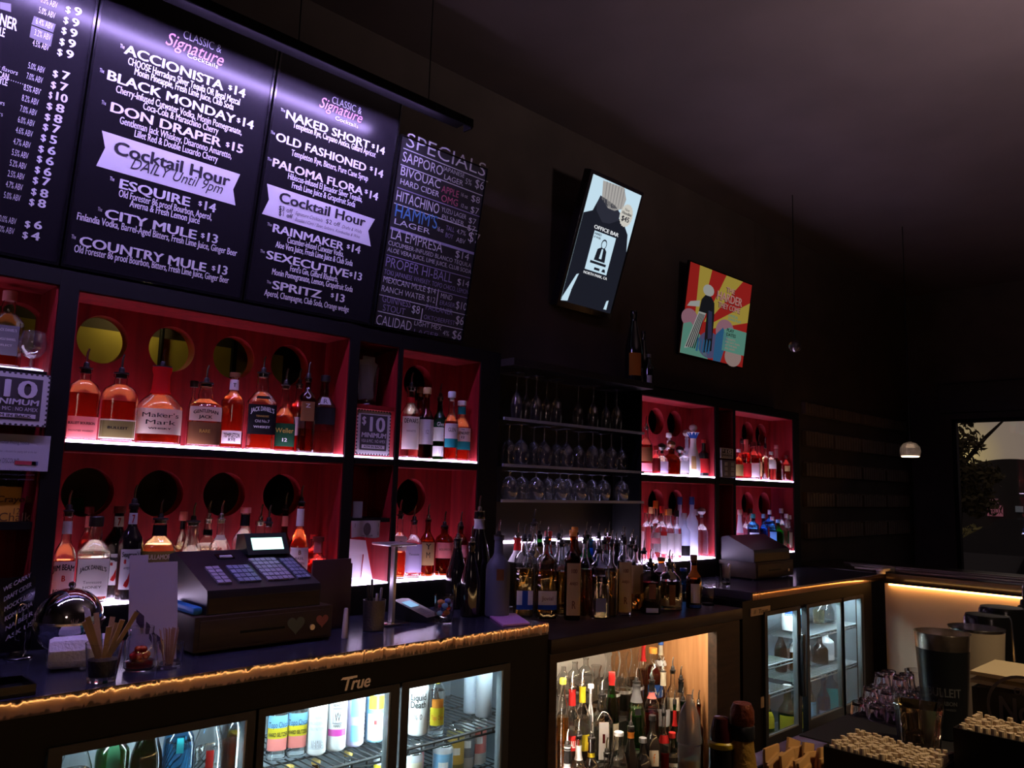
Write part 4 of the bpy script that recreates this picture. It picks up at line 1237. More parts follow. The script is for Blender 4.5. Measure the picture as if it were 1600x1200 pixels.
bottle('bell', (3.6566,2.492,1.505,0.1376,0.0433), 'b', 'amber', .62, (), ('ball', 'brown'), (), 'brown bell-shaped tequila bottle on the upper far shelf', G4)
bottle('bell', (3.8319,2.556,1.505,0.1188,0.0288), 'c', 'clear', .5, (), ('ball', 'black'), (), 'clear bell-shaped bottle with a black ball stopper', G4)
bottle('barsq', (3.7703,2.49,1.505,0.1295,0.0279), 'c', 'clear', .6, [(.1, .6, .7, 'silver')], ('cap', 'silver', .1), (), 'square clear bottle in front of the tall white ones', G4)
bottle('tall', (3.9207,2.568,1.505,0.2183,0.026), 'f', None, 0, [(.2, .55, .9, 'white')], ('ball', 'silver'), (), 'frosted bottle with a round silver stopper', G4)
bottle('azul', (3.8841,2.502,1.505,0.2434,0.0414), 'w', None, 0, [(.15, .45, .35, 'tan'), (.86, .99, 3.14, 'blue')], ('ball', 'silver'), (), 'tall white ceramic bottle with a flared blue and white top', G4, rz=-.9)
bottle('tall', (3.983,2.496,1.505,0.2,0.0275), 'k', None, 0, [(.10, .50, 1.2, 'red')], ('cap', 'red', .1), (), 'dark red slender bottle at the right end of the upper far shelf', G4)
G5 = 'vodkas on the lower far shelf'
for i, (a, col, d) in enumerate([
    ((3.4428,2.502,1.058,0.2649,0.0281), ('c', (), 'red'), 'clear vodka bottle with a red cap, leftmost on the lower far shelf'),
    ((3.5698,2.561,1.058,0.2559,0.029), ('c', [(.2, .55, .9, 'white')], 'tan'), 'clear vodka bottle with a tan cap, behind'),
    ((3.5131,2.492,1.058,0.2886,0.0284), ('c', [(.30, .40, 1., 'pink')], 'orange'), 'clear vodka bottle with an orange cap and swept shoulders, left of two'),
    ((3.5849,2.502,1.058,0.2616,0.0288), ('c', [(.12, .48, .9, 'white'), (.48, .56, .9, 'red')], 'red'), 'clear vodka bottle with a red banded white label'),
    ((3.7174,2.561,1.058,0.2454,0.0279), ('c', [(.1, .5, .9, 'white')], 'orange'), 'clear vodka bottle with an orange cap, right of two'),
    ((3.6497,2.498,1.058,0.2482,0.0274), ('c', [(.08, .55, .95, 'white')], 'tan'), 'vodka bottle with a white label and a faint crest, left of two alike'),
    ((3.7127,2.496,1.058,0.2413,0.0276), ('c', [(.08, .55, .95, 'white')], 'black'), 'vodka bottle with a white label and a faint crest, right of two alike'),
    ((3.8301,2.554,1.058,0.309,0.032), ('f', (), 'blue'), 'frosted vodka bottle with a dark blue cap, left of two'),
    ((3.7773,2.49,1.058,0.2275,0.0331), ('f', [(.06, .30, .9, 'black')], 'silver'), 'frosted bottle with a black block label'),
    ((3.8865,2.512,1.058,0.3109,0.0338), ('f', (), 'blue'), 'frosted vodka bottle with a dark blue cap, right of two'),
    ((3.9942,2.556,1.058,0.245,0.0165), ('c', (), 'silver'), 'plain clear vodka bottle beside the frosted ones'),
    ((3.9705,2.502,1.058,0.2259,0.0397), ('c', (), 'ball'), 'wide clear bottle with a glass ball stopper, rightmost of the vodkas')]):
    bottle(('tall', 'round')[i % 2] if a[4] < .03 else 'round', a, col[0], 'clear' if col[0] == 'c' else None, .66, col[1], ('ball', 'silver') if col[2] == 'ball' else ('cap', col[2], .14), (), d, G5)
G6 = 'cordials on the upper shelf of the end bay'
for i, (k, a, g, lq, lb, cp, d) in enumerate([
    ('round', (4.379,2.502,1.502,0.1708,0.029), 'c', 'amber', [(.1, .5, .9, 'olive')], 'silver', 'amber bottle with an olive label, leftmost in the end bay'),
    ('makers', (4.5212,2.561,1.502,0.2346,0.0299), 'c', 'red', (), 'maroon', 'red cordial bottle at the back left of the end bay'),
    ('round', (4.4528,2.492,1.502,0.2292,0.0312), 'c', 'red', [(.06, .42, 1.0, 'red'), (.7, .95, 1.5, 'coral')], 'coral', 'red cordial bottle with a bright red label'),
    ('round', (4.6367,2.555,1.502,0.217,0.0344), 'c', 'red', [(.6, .9, 1.5, 'red')], 'red', 'red cordial bottle behind the white-labelled one'),
    ('bell', (4.5461,2.492,1.502,0.2189,0.0336), 'c', 'red', [(.06, .46, .9, 'white')], 'maroon', 'red cordial bottle with a white label and dark heading'),
    ('round', (4.7391,2.562,1.502,0.231,0.0287), 'c', 'red', [(.1, .5, .9, 'tan')], 'silver', 'orange red bottle with a tan label'),
    ('tall', (4.6907,2.492,1.502,0.2109,0.0222), 'c', 'pale', (), 'silver', 'slender pale bottle in the end bay'),
    ('flask', (4.784,2.502,1.502,0.1751,0.0307), 'c', 'pale', [(.42, .75, .9, 'white')], 'silver', 'clear bottle with a high white label in the end bay'),
    ('makers', (4.8717,2.512,1.502,0.2211,0.0311), 'b', 'dark', [(.66, .92, 1.6, 'pink')], 'pink', 'dark bottle with a pink neck'),
    ('round', (4.9431,2.524,1.502,0.1256,0.0185), 'c', 'clear', [(.1, .6, 1.2, 'white')], 'white', 'small white-labelled bottle near the end of the upper shelf'),
    ('flask', (4.9359,2.476,1.502,0.1587,0.0251), 'c', 'red', [(.4, .62, .6, 'tan')], 'maroon', 'dark red bottle at the right end of the upper shelf')]):
    bottle(k, a, g, lq, .68, lb, ('pour', 'black') if i in (1, 3, 5, 6) else ('cap', cp, .12), (), d, G6)
G7 = 'gins on the lower shelf of the end bay'
for i, (k, a, g, lq, lb, cp, d) in enumerate([
    ('cone', (4.3703,2.492,1.058,0.247,0.0286), 'f', None, [(.05, .5, 1.2, 'pink')], 'white', 'pale pink bottle, leftmost on the lower shelf of the end bay'),
    ('round', (4.5623,2.562,1.058,0.2279,0.0258), 'c', 'clear', (), 'maroon', 'clear bottle with a dark cap behind the pink one'),
    ('tall', (4.6253,2.562,1.058,0.2514,0.026), 'c', 'clear', [(.78, .92, 1.4, 'cream')], 'black', 'clear bottle with a cream neck label'),
    ('barsq', (4.5295,2.492,1.058,0.2234,0.0309), 'bl', 'clear', [(.05, .55, .8, 'white')], 'teal', 'blue gin bottle with a white label'),
    ('round', (4.6746,2.502,1.058,0.2222,0.0259), 'bl', 'blue', (), 'ltblue', 'blue gin bottle behind the black handset'),
    ('barsq', (4.8593,2.556,1.058,0.2433,0.0288), 'bl', 'blue', (), 'silver', 'blue gin bottle at the back of the lower shelf'),
    ('barsq', (4.7606,2.487,1.058,0.2065,0.0225), 'bl', 'clear', [(.08, .6, .8, 'ltblue')], 'white', 'slender bright blue bottle with a white cap'),
    ('dome', (4.8416,2.49,1.058,0.1896,0.0306), 'g', 'green', (), 'ltblue', 'bright green gin bottle on the lower shelf of the end bay'),
    ('round', (4.9323,2.514,1.058,0.2531,0.0291), 'c', 'clear', [(.2, .5, 1, 'green')], 'silver', 'clear bottle with a green label behind the green one'),
    ('round', (4.898,2.462,1.058,0.2228,0.0172), 'c', 'clear', (), 'white', 'plain clear gin bottle near the right end'),
    ('tall', (4.9429,2.464,1.058,0.2143,0.0188), 'c', 'clear', [(.1, .55, .9, 'cream')], 'silver', 'clear gin bottle with a cream label, rightmost of all')]):
    bottle(k, a, g, lq, .66, lb, ('cap', cp, .12), (), d, G7)


# ================================================================ bottles on the wooden ledge
G8 = 'bottles crowded on the wooden ledge'
for k, a, g, lq, lb, cp, tx, d in [
    ('barsq', (2.4134,2.3684,0.89,0.3136,0.0369), 'c', 'gold', [(.10, .34, .8, 'white'), (.10, .16, .8, 'blue'), (.16, .34, .3, 'blue')], ('pour', 'black'), [], 'clear square bottle with a small blue and white label, leftmost on the ledge'),
    ('barsq', (2.4682,2.2928,0.89,0.3068,0.0416), 'c', 'gold', [(.12, .36, .8, 'cream'), (.12, .18, .8, 'blue')], ('pour', 'black'), [('Jovial', .24, .05, .5, 'brown', 'n')], 'clear square bottle with a cream and blue label, right of two alike on the ledge'),
    ('tall', (2.5545,2.289,0.89,0.2941,0.0321), 'c', 'gold', [], ('pour', 'black'), [], 'pale gold bottle without a front label left of a tall tan label'),
    ('barsq', (2.5235,2.1984,0.89,0.3324,0.0303), 'b', 'amber', [(.06, .68, .8, 'tan')], ('cork', 'orange'), [('ANEJO', .42, .035, .5, 'brown'), ('100', .56, .05, .4, 'brown'), ('R', .14, .09, .25, 'brown')], 'amber bottle with a tall tan label running down its whole front, left of two'),
    ('round', (2.6528,2.2431,0.89,0.3078,0.0298), 'c', 'amber', [], ('pour', 'black'), [], 'amber bottle with bright reflections between the tan label and the violet bottle'),
    ('barsq', (2.6561,2.1655,0.89,0.2734,0.0384), 'c', 'purple', [(.1, .30, .5, 'grey')], ('pour', 'black'), [], 'dark violet square bottle with a small grey label'),
    ('tall', (2.7336,2.163,0.89,0.2977,0.027), 'c', 'gold', [], ('pour', 'black'), [], 'golden bottle just right of the violet one'),
    ('barsq', (2.8003,2.1467,0.89,0.3077,0.0279), 'c', 'gold', [(.05, .72, .85, 'tan')], ('pour', 'black'), [('ANEJO', .44, .035, .5, 'brown'), ('100', .58, .05, .4, 'brown'), ('R', .16, .09, .25, 'brown')], 'gold bottle with a tall tan label running down its whole front, right of two'),
    ('barsq', (2.9509,2.1982,0.89,0.2663,0.0291), 'c', 'orange', [(.28, .74, .9, 'tan')], ('pour', 'black'), [], 'orange bottle with a broad plain tan label'),
    ('barsq', (2.9427,2.1128,0.89,0.2124,0.0389), 's', 'dark', [(.03, .12, .6, 'silver'), (.3, .6, .35, 'brown')], ('pour', 'black'), [], 'dark bottle with an arched emblem and black pourer on the ledge'),
    ('bell', (3.1119,2.129,0.89,0.2032,0.0521), 'c', 'gold', [(.12, .55, .25, 'brown')], ('pour', 'black'), [], 'squat bottle of golden liquor right of the dark emblem bottle'),
    ('round', (3.244,2.0865,0.89,0.2125,0.0353), 'b', 'amber', [(.12, .52, .6, 'cream'), (.02, .08, .8, 'blue'), (.66, .9, 1.2, 'orange')], ('cork', 'brown'), [], 'amber bottle with an oval cream label and orange neck, rightmost on the ledge'),
    # second row
    ('round', (2.5629,2.5599,0.89,0.3085,0.0425), 'c', 'clear', [(.80, .98, 1.6, 'red'), (.64, .80, 1.6, 'white')], ('pour', 'steel'), [], 'bottle with a red and white neck next to the matte grey bottle'),
    ('round', (2.5474,2.4694,0.89,0.3036,0.0416), 'c', 'clear', [(.68, .80, 1.4, 'grey')], ('pour', 'black'), [], 'clear bottle with a grey neck band in the second row of the ledge'),
    ('wine', (2.6481,2.5079,0.89,0.3155,0.0399), 'dg', None, [(.66, .84, 1.3, 'tan')], ('pour', 'black'), [], 'dark bottle with a tan neck paper in the second row of the ledge'),
    ('round', (2.7389,2.5096,0.89,0.2789,0.0436), 'c', 'pale', [(.72, .92, 1.6, 'silver'), (.55, .66, 1., 'pink')], ('cap', 'black', .06), [], 'bottle with a checked silver neck, left of two alike'),
    ('round', (2.8346,2.5094,0.89,0.2821,0.0443), 'c', 'pale', [(.72, .92, 1.6, 'silver'), (.55, .66, 1., 'pink')], ('cap', 'black', .06), [], 'bottle with a checked silver neck, right of two alike'),
    ('wine', (2.9035,2.4482,0.89,0.3137,0.0415), 'dg', None, [(.68, .80, 1.5, 'green')], ('pour', 'black'), [], 'black bottle with a green neck band in the second row of the ledge'),
    ('round', (2.979,2.3992,0.89,0.2856,0.0416), 'c', 'amber', [(.60, .80, 1.5, 'silver'), (.58, .61, 1.5, 'white')], ('pour', 'black'), [('W', .66, .1, .4, 'black')], 'bottle with a crowned silver neck in the second row of the ledge'),
    ('round', (3.0671,2.4008,0.89,0.2712,0.0393), 's', 'dark', [(.6, .8, 1.4, 'black')], ('pour', 'black'), [], 'dark bottle behind the right-hand tan label'),
    ('wine', (3.1558,2.3814,0.89,0.2639,0.0429), 'c', 'red', [], ('pour', 'black'), [], 'clear swept bottle with red liquor behind the orange one'),
    ('tall', (3.2377,2.3626,0.89,0.2321,0.034), 'c', 'clear', [(.4, .6, 1., 'white')], ('pour', 'black'), [], 'clear bottle with a straight black pourer near the vodka shelf'),
    ('round', (3.3248,2.323,0.89,0.1951,0.0437), 'b', 'dark', [(.7, .9, 1.4, 'white')], ('cap', 'brown', .1), [], 'dark bottle with a pale neck in the second row of the ledge'),
    ('round', (3.4203,2.325,0.89,0.1597,0.0413), 'c', 'amber', [(.6, .9, 1.4, 'tan')], ('pour', 'black'), [], 'amber bottle with a lit tan neck behind the squat golden one'),
    ('dome', (3.3992,2.2442,0.89,0.1495,0.0374), 'bl', None, [], ('cap', 'blue', .1), [], 'small dark blue bottle behind the squat golden one'),
    # third row
    ('tall', (2.5056,2.403,0.89,0.3738,0.0326), 'c', 'clear', [], ('pour', 'black'), [], 'tall clear bottle at the back left of the ledge'),
    ('round', (2.6197,2.427,0.89,0.3267,0.0391), 'b', 'amber', [(.74, .92, 1.5, 'red')], ('cap', 'red', .08), [], 'bottle with a red neck at the back of the ledge'),
    ('round', (2.6972,2.433,0.89,0.3079,0.035), 'c', 'clear', [], ('pour', 'black'), [], 'plain clear bottle at the back of the ledge behind the checked necks'),
    ('round', (2.9358,2.547,0.89,0.3189,0.0455), 'b', 'amber', [(.7, .92, 1.5, 'brown')], ('cork', 'orange'), [], 'bottle with a large lit orange cork at the back of the ledge'),
    ('tall', (3.0492,2.547,0.89,0.2859,0.0372), 'bl', None, [(.6, .85, 1.4, 'blue')], ('pour', 'steel'), [], 'blue-necked bottle at the back of the ledge'),
    ('round', (3.0245,2.475,0.89,0.3034,0.0365), 'c', 'clear', [], ('pour', 'black'), [], 'clear bottle with a black pourer beside the blue-necked one'),
    ('wine', (3.1969,2.547,0.89,0.3075,0.0413), 's', 'dark', [(.74, .95, 1.5, 'maroon')], ('pour', 'steel'), [], 'bottle with a maroon neck at the back of the ledge'),
    ('round', (3.1967,2.463,0.89,0.2878,0.0387), 'c', 'pale', [], ('pour', 'black'), [], 'clear bottle at the back right of the ledge'),
    ('tall', (3.2712,2.457,0.89,0.2738,0.0296), 's', 'dark', [], ('pour', 'black'), [], 'smoky bottle at the back right of the ledge')]:
    bottle(k, a, g, lq, .62, lb, cp, tx, d, G8)

# glass at the right end of the ledge
def tumbler(label, loc, r0, r1, h, group=None, mat=None, name='tumbler', cat='glass', content=None):
    t = thing(name, label, cat, loc, 0, group)
    bm = bmesh.new()
    lathe(bm, [(r0, 0), (r0 * 1.02, .003), (r1, h), (r1 - .002, h), (r0 * .95, h * .14), (.001, h * .12)], 24)
    obj('glass', bm, mat or CLEAR, t)
    return t


tumbler('small empty tumbler at the right end of the wooden ledge', (3.3711,2.0916, ZW + .0007), .028, .034, .085)
tumbler('clear tumbler in front of the far cash register', (3.6934,2.1909, .9537), .024, .030, .105)

# ---- bottles on the counter right of the register
for k, a, g, lq, lb, cp, tx, d in [
    ('champ', (2.0497,2.3725,0.953,0.2594,0.0416), 'k', None, [], ('pour', 'steel'), [], 'black sloping bottle, left of three dark ones on the counter'),
    ('champ', (1.9686,2.2,0.953,0.2591,0.0346), 'k', None, [], ('pour', 'steel'), [], 'black sloping bottle, middle of three dark ones on the counter'),
    ('champ', (2.0461,2.2491,0.953,0.367,0.0479), 'k', None, [(.83, .93, 1.6, 'white')], ('pour', 'steel'), [], 'tall black bottle with a white neck band, rightmost of three dark ones'),
    ('round', (2.0498,2.1428,0.953,0.2831,0.0443), 'gm', None, [(.46, .60, .3, 'brown')], ('pour', 'black'), [], 'matte grey bottle at the left end of the ledge')]:
    bottle(k, a, g, lq, .6, lb, cp, tx, d, 'dark bottles on the counter')

# ================================================================ wine glasses, upturned on the rack
def stem_glass(label, kind, group):
    t = thing('wine_glass', label, 'glass', (0, 0, 0), 0, group)
    if kind == 'flute':
        bowl = [(.024, 0), (.027, .03), (.028, .06), (.022, .095), (.010, .115), (.005, .122)]; zs, zt, rf = .122, .205, .032
    elif kind == 'wine':
        bowl = [(.030, 0), (.036, .03), (.037, .055), (.030, .085), (.016, .105), (.005, .112)]; zs, zt, rf = .112, .178, .034
    else:
        bowl = [(.030, 0), (.038, .028), (.039, .05), (.032, .078), (.018, .094), (.007, .099)]; zs, zt, rf = .099, .122, .034
    bm = bmesh.new(); lathe(bm, bowl, 20, cap0=False, cap1=False); obj('bowl', bm, RIMG, t, 60)
    bm = bmesh.new(); lathe(bm, [(.0055, zs - .003), (.0036, zs + .01), (.0034, zt - .012), (.006, zt - .004)], 10); obj('stem', bm, RIMG, t, 60)
    bm = bmesh.new(); lathe(bm, [(.007, zt - .0045), (rf * .96, zt - .0015), (rf, zt)], 24); obj('foot', bm, RIMG, t, 60)
    return t


RIMG = thin_glass('stemware_glass', (.93, .93, .97), .05, 0.04, 2.4, .5)
ordn = ['first', 'second', 'third', 'fourth', 'fifth', 'sixth', 'seventh', 'eighth', 'ninth', 'tenth', 'eleventh', 'twelfth']
for kind, row, zi, gr, xs in (
        ('flute', 'top', 0, 'flutes on the top glass shelf', [(805, 1), (820, 0), (836, 1), (852, 0), (868, 1), (902, 0), (926, 1), (946, 0), (963, 1)]),
        ('wine', 'middle', 1, 'wine glasses on the middle glass shelf', [(795, 0), (814, 1), (834, 0), (850, 1), (869, 0), (885, 1), (904, 0), (926, 1), (939, 0), (955, 1), (971, 0)]),
        ('goblet', 'bottom', 2, 'goblets on the lowest glass shelf', [(798, 1), (817, 0), (839, 1), (857, 0), (876, 1), (889, 0), (906, 1), (926, 0), (943, 1), (972, 1)])):
    first = None
    for i, (px_, dy) in enumerate(xs):
        y = 2.468 if dy else 2.535
        x = (px_ - 0.0)
        GX = {805: (2.4413, 2.5076),820: (2.5006, 2.5685),836: (2.5654, 2.635),852: (2.6319, 2.7033),868: (2.7001, 2.7734),902: (2.8514, 2.9288),926: (2.9635, 3.044),946: (3.0607, 3.1437),963: (3.1459, 3.2314),795: (2.4026, 2.4678),814: (2.4767, 2.544),834: (2.5572, 2.6266),850: (2.6235, 2.6947),869: (2.7045, 2.7779),885: (2.7747, 2.85),904: (2.8606, 2.9382),939: (3.0263, 3.1084),955: (3.1055, 3.1898),971: (3.187, 3.2735),798: (2.4142, 2.4797),817: (2.4886, 2.5562),839: (2.5777, 2.6477),857: (2.653, 2.725),876: (2.735, 2.8092),889: (2.7925, 2.8683),906: (2.8698, 2.9477),943: (3.0459, 3.1286),972: (3.1922, 3.2788)}
        x = GX[px_][0 if dy else 1]
        lb = 'upturned %s, %s from the left on the %s glass shelf' % ({'flute': 'champagne flute', 'wine': 'long-stemmed wine glass', 'goblet': 'short-stemmed goblet'}[kind], ordn[i], row)
        if first is None:
            first = stem_glass(lb, kind, gr); first.location = (x, y, RK[zi] + .0008)
        else:
            copy_thing(first, (x, y, RK[zi] + .0008), 0, lb, gr)


# ================================================================ bottles inside the liquor cabinet
G9 = 'bottles inside the open liquor cabinet'
for k, a, g, lq, fl, lb, cp, tx, d in [
    ('wine', (2.345,2.052,0.17,0.2995,0.0306), 'f', None, 0, [(.80, .98, 1.6, 'black')], ('pour', 'black'), [], 'white bottle with a black neck, front left corner of the liquor cabinet'),
    ('round', (2.4095,2.052,0.17,0.3236,0.0299), 'c', 'clear', .6, [(.74, .9, 1.6, 'white'), (.5, .66, 1.2, 'pink')], ('pour', 'black'), [], 'clear bottle with a white neck paper, second in the front row of the cabinet'),
    ('round', (2.4839,2.052,0.17,0.3003,0.034), 'k', None, 0, [(.78, .83, 1.6, 'yellow')], ('pour', 'black'), [], 'dark brown bottle with a yellow ring round its neck'),
    ('tall', (2.5771,2.052,0.17,0.2255,0.0273), 'c', 'dark', .5, [], ('pour', 'black'), [], 'short clear bottle with a black pourer in the front row of the cabinet'),
    ('champ', (2.6526,2.052,0.17,0.2877,0.0454), 'c', 'clear', .6, [(.24, .5, .9, 'red'), (.27, .47, .75, 'cream')], ('cap', 'silver', .05), [], 'large cone-shouldered clear bottle with a red and cream label'),
    ('champ', (2.7392,2.058,0.17,0.2951,0.0335), 'k', None, 0, [(.86, .94, 1.6, 'orange')], ('pour', 'black'), [], 'black bottle with an orange red neck ring'),
    ('round', (2.8131,2.052,0.17,0.2329,0.0365), 'k', None, 0, [(.3, .5, .6, 'gold')], ('cap', 'grey', .08), [], 'black bottle with a grey screw cap in the front row of the cabinet'),
    ('bell', (2.8875,2.058,0.17,0.3067,0.0328), 'k', None, 0, [(.40, .60, .55, 'cream'), (.05, .25, .6, 'tan')], ('cap', 'black', .07), [('f', .44, .12, .12, 'orange', 'n')], 'black bottle with a small cream shield label'),
    ('round', (2.9612,2.052,0.17,0.3135,0.0229), 'c', 'clear', .66, [(.2, .5, .9, 'maroon'), (.62, .72, 1.4, 'red')], ('pour', 'black'), [], 'clear bottle with a red collar in the front row of the cabinet'),
    ('dome', (3.0226,2.052,0.17,0.2138,0.0327), 'c', 'clear', .6, [(.15, .5, .9, 'white'), (.2, .28, .9, 'red')], ('cap', 'red', .1), [('SMIRE', .36, .07, .6, 'black')], 'broad clear bottle with a red and white label near the squeeze bottle'),
    ('round', (3.074,2.074,0.17,0.3272,0.0194), 'g', 'green', .5, [(.72, .92, 1.6, 'red')], ('pour', 'black'), [], 'green bottle with a red neck label'),
    ('round', (3.1228,2.064,0.17,0.3322,0.0279), 'g', 'green', .5, [(.76, .92, 1.6, 'black')], ('pour', 'black'), [], 'green bottle with a black neck'),
    ('round', (3.1796,2.052,0.17,0.3174,0.0282), 'c', 'amber', .4, [(.74, .9, 1.6, 'orange')], ('pour', 'steel'), [], 'bottle with an orange neck paper, right of the green ones'),
    ('tall', (3.2403,2.058,0.17,0.3036,0.0228), 'b', 'dark', .5, [], ('pour', 'steel'), [], 'brown bottle, rightmost in the front row of the cabinet'),
    ('shaker', (2.413,2.14,0.33,0.3464,0.027), 'c', 'orange', .62, [], ('cap', 'yellow', .06), [], 'jug of orange juice with a yellow lid in the cabinet'),
    ('wine', (2.4829,2.152,0.33,0.3099,0.035), 'c', 'clear', .5, [(.78, .98, 1.6, 'red'), (.26, .44, 1.1, 'red')], ('pour', 'steel'), [('SALIC', .30, .08, .5, 'white')], 'clear bottle with a bright red neck and red label band'),
    ('wine', (2.5585,2.164,0.33,0.3063,0.0332), 'c', 'clear', .6, [(.78, .98, 1.6, 'yellow'), (.20, .40, 1.1, 'yellow')], ('pour', 'steel'), [], 'clear bottle with a bright yellow neck and yellow label'),
    ('square', (2.6689,2.152,0.33,0.252,0.0412), 'c', 'clear', .7, [(.05, .62, .45, 'white'), (.30, .44, .12, 'maroon')], ('pour', 'black'), [], 'square clear bottle with a tall white paper label in the cabinet'),
    ('champ', (2.7535,2.17,0.33,0.3205,0.032), 'g', 'green', .3, [(.86, 1.0, 1.6, 'red'), (.08, .40, 1.0, 'cream')], ('cap', 'red', .05), [], 'green bottle with a bright red cap and a cream label'),
    ('champ', (2.9015,2.152,0.33,0.2689,0.041), 'c', 'green', .62, [(.70, .98, 1.6, 'grey'), (.53, .62, .35, 'black')], ('pour', 'black'), [], 'bottle of bright green liqueur with a grey neck'),
    ('round', (3.0126,2.152,0.33,0.2583,0.0335), 'c', 'red', .5, [(.72, .82, 1.6, 'coral'), (.84, .98, 1.6, 'black')], ('pour', 'black'), [], 'bottle with a black and coral neck in front of the red aperitif'),
    ('wine', (3.0991,2.152,0.33,0.2901,0.0313), 'c', 'clear', .4, [(.78, .98, 1.6, 'cream'), (.2, .45, 1., 'silver')], ('pour', 'steel'), [], 'clear bottle with a pale yellow neck paper'),
    ('dome', (3.1736,2.152,0.33,0.28,0.0288), 'c', 'clear', .5, [(.4, .6, 1.0, 'cream')], ('pour', 'black'), [], 'clear bottle with an arrow-ended cream label, near the wooden side'),
    ('dome', (3.24,2.152,0.33,0.2314,0.0292), 'c', 'clear', .5, [(.76, .96, 1.6, 'black')], ('pour', 'black'), [], 'clear bottle with a striped black neck, nearest the wooden side'),
    ('square', (2.6077,2.162,0.33,0.2944,0.0109), 'w', None, 0, [(.3, .9, .4, 'grey')], ('cap', 'white', .05), [], 'white carton-like bottle behind the yellow-necked one'),
    ('carafe', (2.8588,2.262,0.43,0.2786,0.0445), 'c', 'dark', .40, [(.36, .41, 3.1, 'white')], ('none', ''), [], 'open carafe of dark mixer, leftmost of three along the back'),
    ('carafe', (2.9492,2.262,0.43,0.2732,0.0397), 'c', 'clear', .40, [(.36, .41, 3.1, 'white')], ('none', ''), [], 'open carafe with clear mixer and a white band'),
    ('carafe', (3.0381,2.262,0.43,0.2795,0.0403), 'c', 'dark', .52, [(.36, .41, 3.1, 'white')], ('none', ''), [], 'open carafe of dark cola, rightmost of three along the back'),
    ('carafe', (2.7634,2.262,0.43,0.237,0.0382), 'c', 'orange', .30, [], ('none', ''), [], 'open carafe with a little tan juice behind the yellow-necked bottle'),
    ('round', (3.1034,2.264,0.43,0.2944,0.0219), 'c', 'dark', .6, [(.72, .98, 1.6, 'red')], ('cap', 'red', .08), [], 'bottle with a red neck wrapper at the back of the cabinet'),
    ('dome', (3.175,2.262,0.43,0.2521,0.0414), 'c', 'red', .72, [(.2, .42, 1.1, 'blue')], ('cap', 'orange', .1), [('A', .24, .13, .25, 'cream', 'n')], 'bottle of red orange aperitif with a blue label'),
    ('round', (3.2514,2.272,0.43,0.2815,0.0271), 'c', 'amber', .7, [(.78, .95, 1.6, 'cream'), (.62, .7, 1.5, 'white')], ('cap', 'blue', .1), [], 'amber bottle with a cream neck label and navy cap at the back right'),
    ('shaker', (2.7665,2.452,0.5,0.1281,0.0313), 'c', 'clear', .5, [], ('none', ''), [], 'clear glass jug at the far back left of the cabinet'),
    ('round', (2.8441,2.452,0.5,0.1403,0.0317), 'c', 'clear', .5, [], ('none', ''), [], 'clear bottle at the far back of the cabinet, left of two'),
    ('round', (2.9197,2.452,0.5,0.1476,0.0322), 'c', 'clear', .5, [], ('none', ''), [], 'clear bottle at the far back of the cabinet, right of two')]:
    bottle(k, a, g, lq, fl, lb, cp, tx, d, G9)

# ================================================================ contents of the left cooler
def can(label, x, y, z, r, h, col, bands=(), text=(), group=None, cat='can', name='drink_can', rz=None):
    t = thing(name, label, cat, (x, y, z + .0008), -math.atan2(x, y) * .9 if rz is None else rz, group)
    bm = bmesh.new()
    lathe(bm, [(r * .78, 0), (r * .97, h * .035), (r, h * .05), (r, h * .90), (r * .84, h * .965)], 22)
    mats = [CM2(col)]

    def mi(c):
        m = CM2(c)
        if m not in mats:
            mats.append(m)
        return mats.index(m)
    for b in bands:
        z0, z1, ha, c = b
        na = 12
        ks = [[bm.verts.new(((r + .0006) * math.cos(-PI / 2 + ha * (2 * i / na - 1)), (r + .0006) * math.sin(-PI / 2 + ha * (2 * i / na - 1)), h * zz)) for i in range(na + 1)] for zz in (z0, z1)]
        for i in range(na):
            f = bm.faces.new((ks[0][i], ks[0][i + 1], ks[1][i + 1], ks[1][i])); f.material_index = mi(c)
    for s, tz, ch, ha, c, st in text:
        put_text(bm, s, -1, 0, 2, 1, lambda u, v, tz=tz, ch=ch, ha=ha: ((r + .001) * math.cos(-PI / 2 + ha * u), (r + .001) * math.sin(-PI / 2 + ha * u), h * (tz + ch * v)), st, mi(c))
    obj('body', bm, mats, t)
    bm = bmesh.new()
    lathe(bm, [(r * .84, h * .962), (r * .86, h * .99), (r * .82, h), (r * .76, h * .985), (.001, h * .985)], 22)
    lathe(bm, [(.001, h * .986), (.008, h * .986), (.008, h * .992), (.001, h * .992)], 10, cy_=-r * .2)
    obj('lid', bm, STEEL, t)
    return t


def CM2(c):
    return M('can_' + c, PAL[c], .28, 0.0, .6)


GA = 'drinks on the upper shelf of the left cooler'
zc = ZS1 + .0025
for k, x, g, lq, fl, lb, d in [
    ('champ', .655, 'c', 'clear', .5, [], 'clear bottle behind the first cooler door, leftmost'),
    ('round', .735, 'g', 'green', .7, [(.40, .72, .4, 'dgreen')], 'green bottle with a dark striped label behind the first cooler door'),
    ('champ', .815, 'dg', None, 0, [], 'dark green bottle beside the turquoise diamond label'),
    ('dome', .893, 'bl', 'clear', .6, [(.50, .66, .22, 'teal')], 'clear bottle with a turquoise diamond label'),
    ('champ', .972, 'c', 'clear', .45, [(.26, .46, .25, 'red')], 'clear sloping bottle with a red diamond label')]:
    bottle(k, (x, 2.075, zc, .218, .037), g, lq, fl, lb, ('cap', 'silver', .06), (), d, GA)
bottle('wine', (1.048, 2.085, zc, .218, .036), 's', 'dark', .45, [], ('cap', 'black', .06), (), 'smoky dark bottle at the right of the first cooler door', GA)
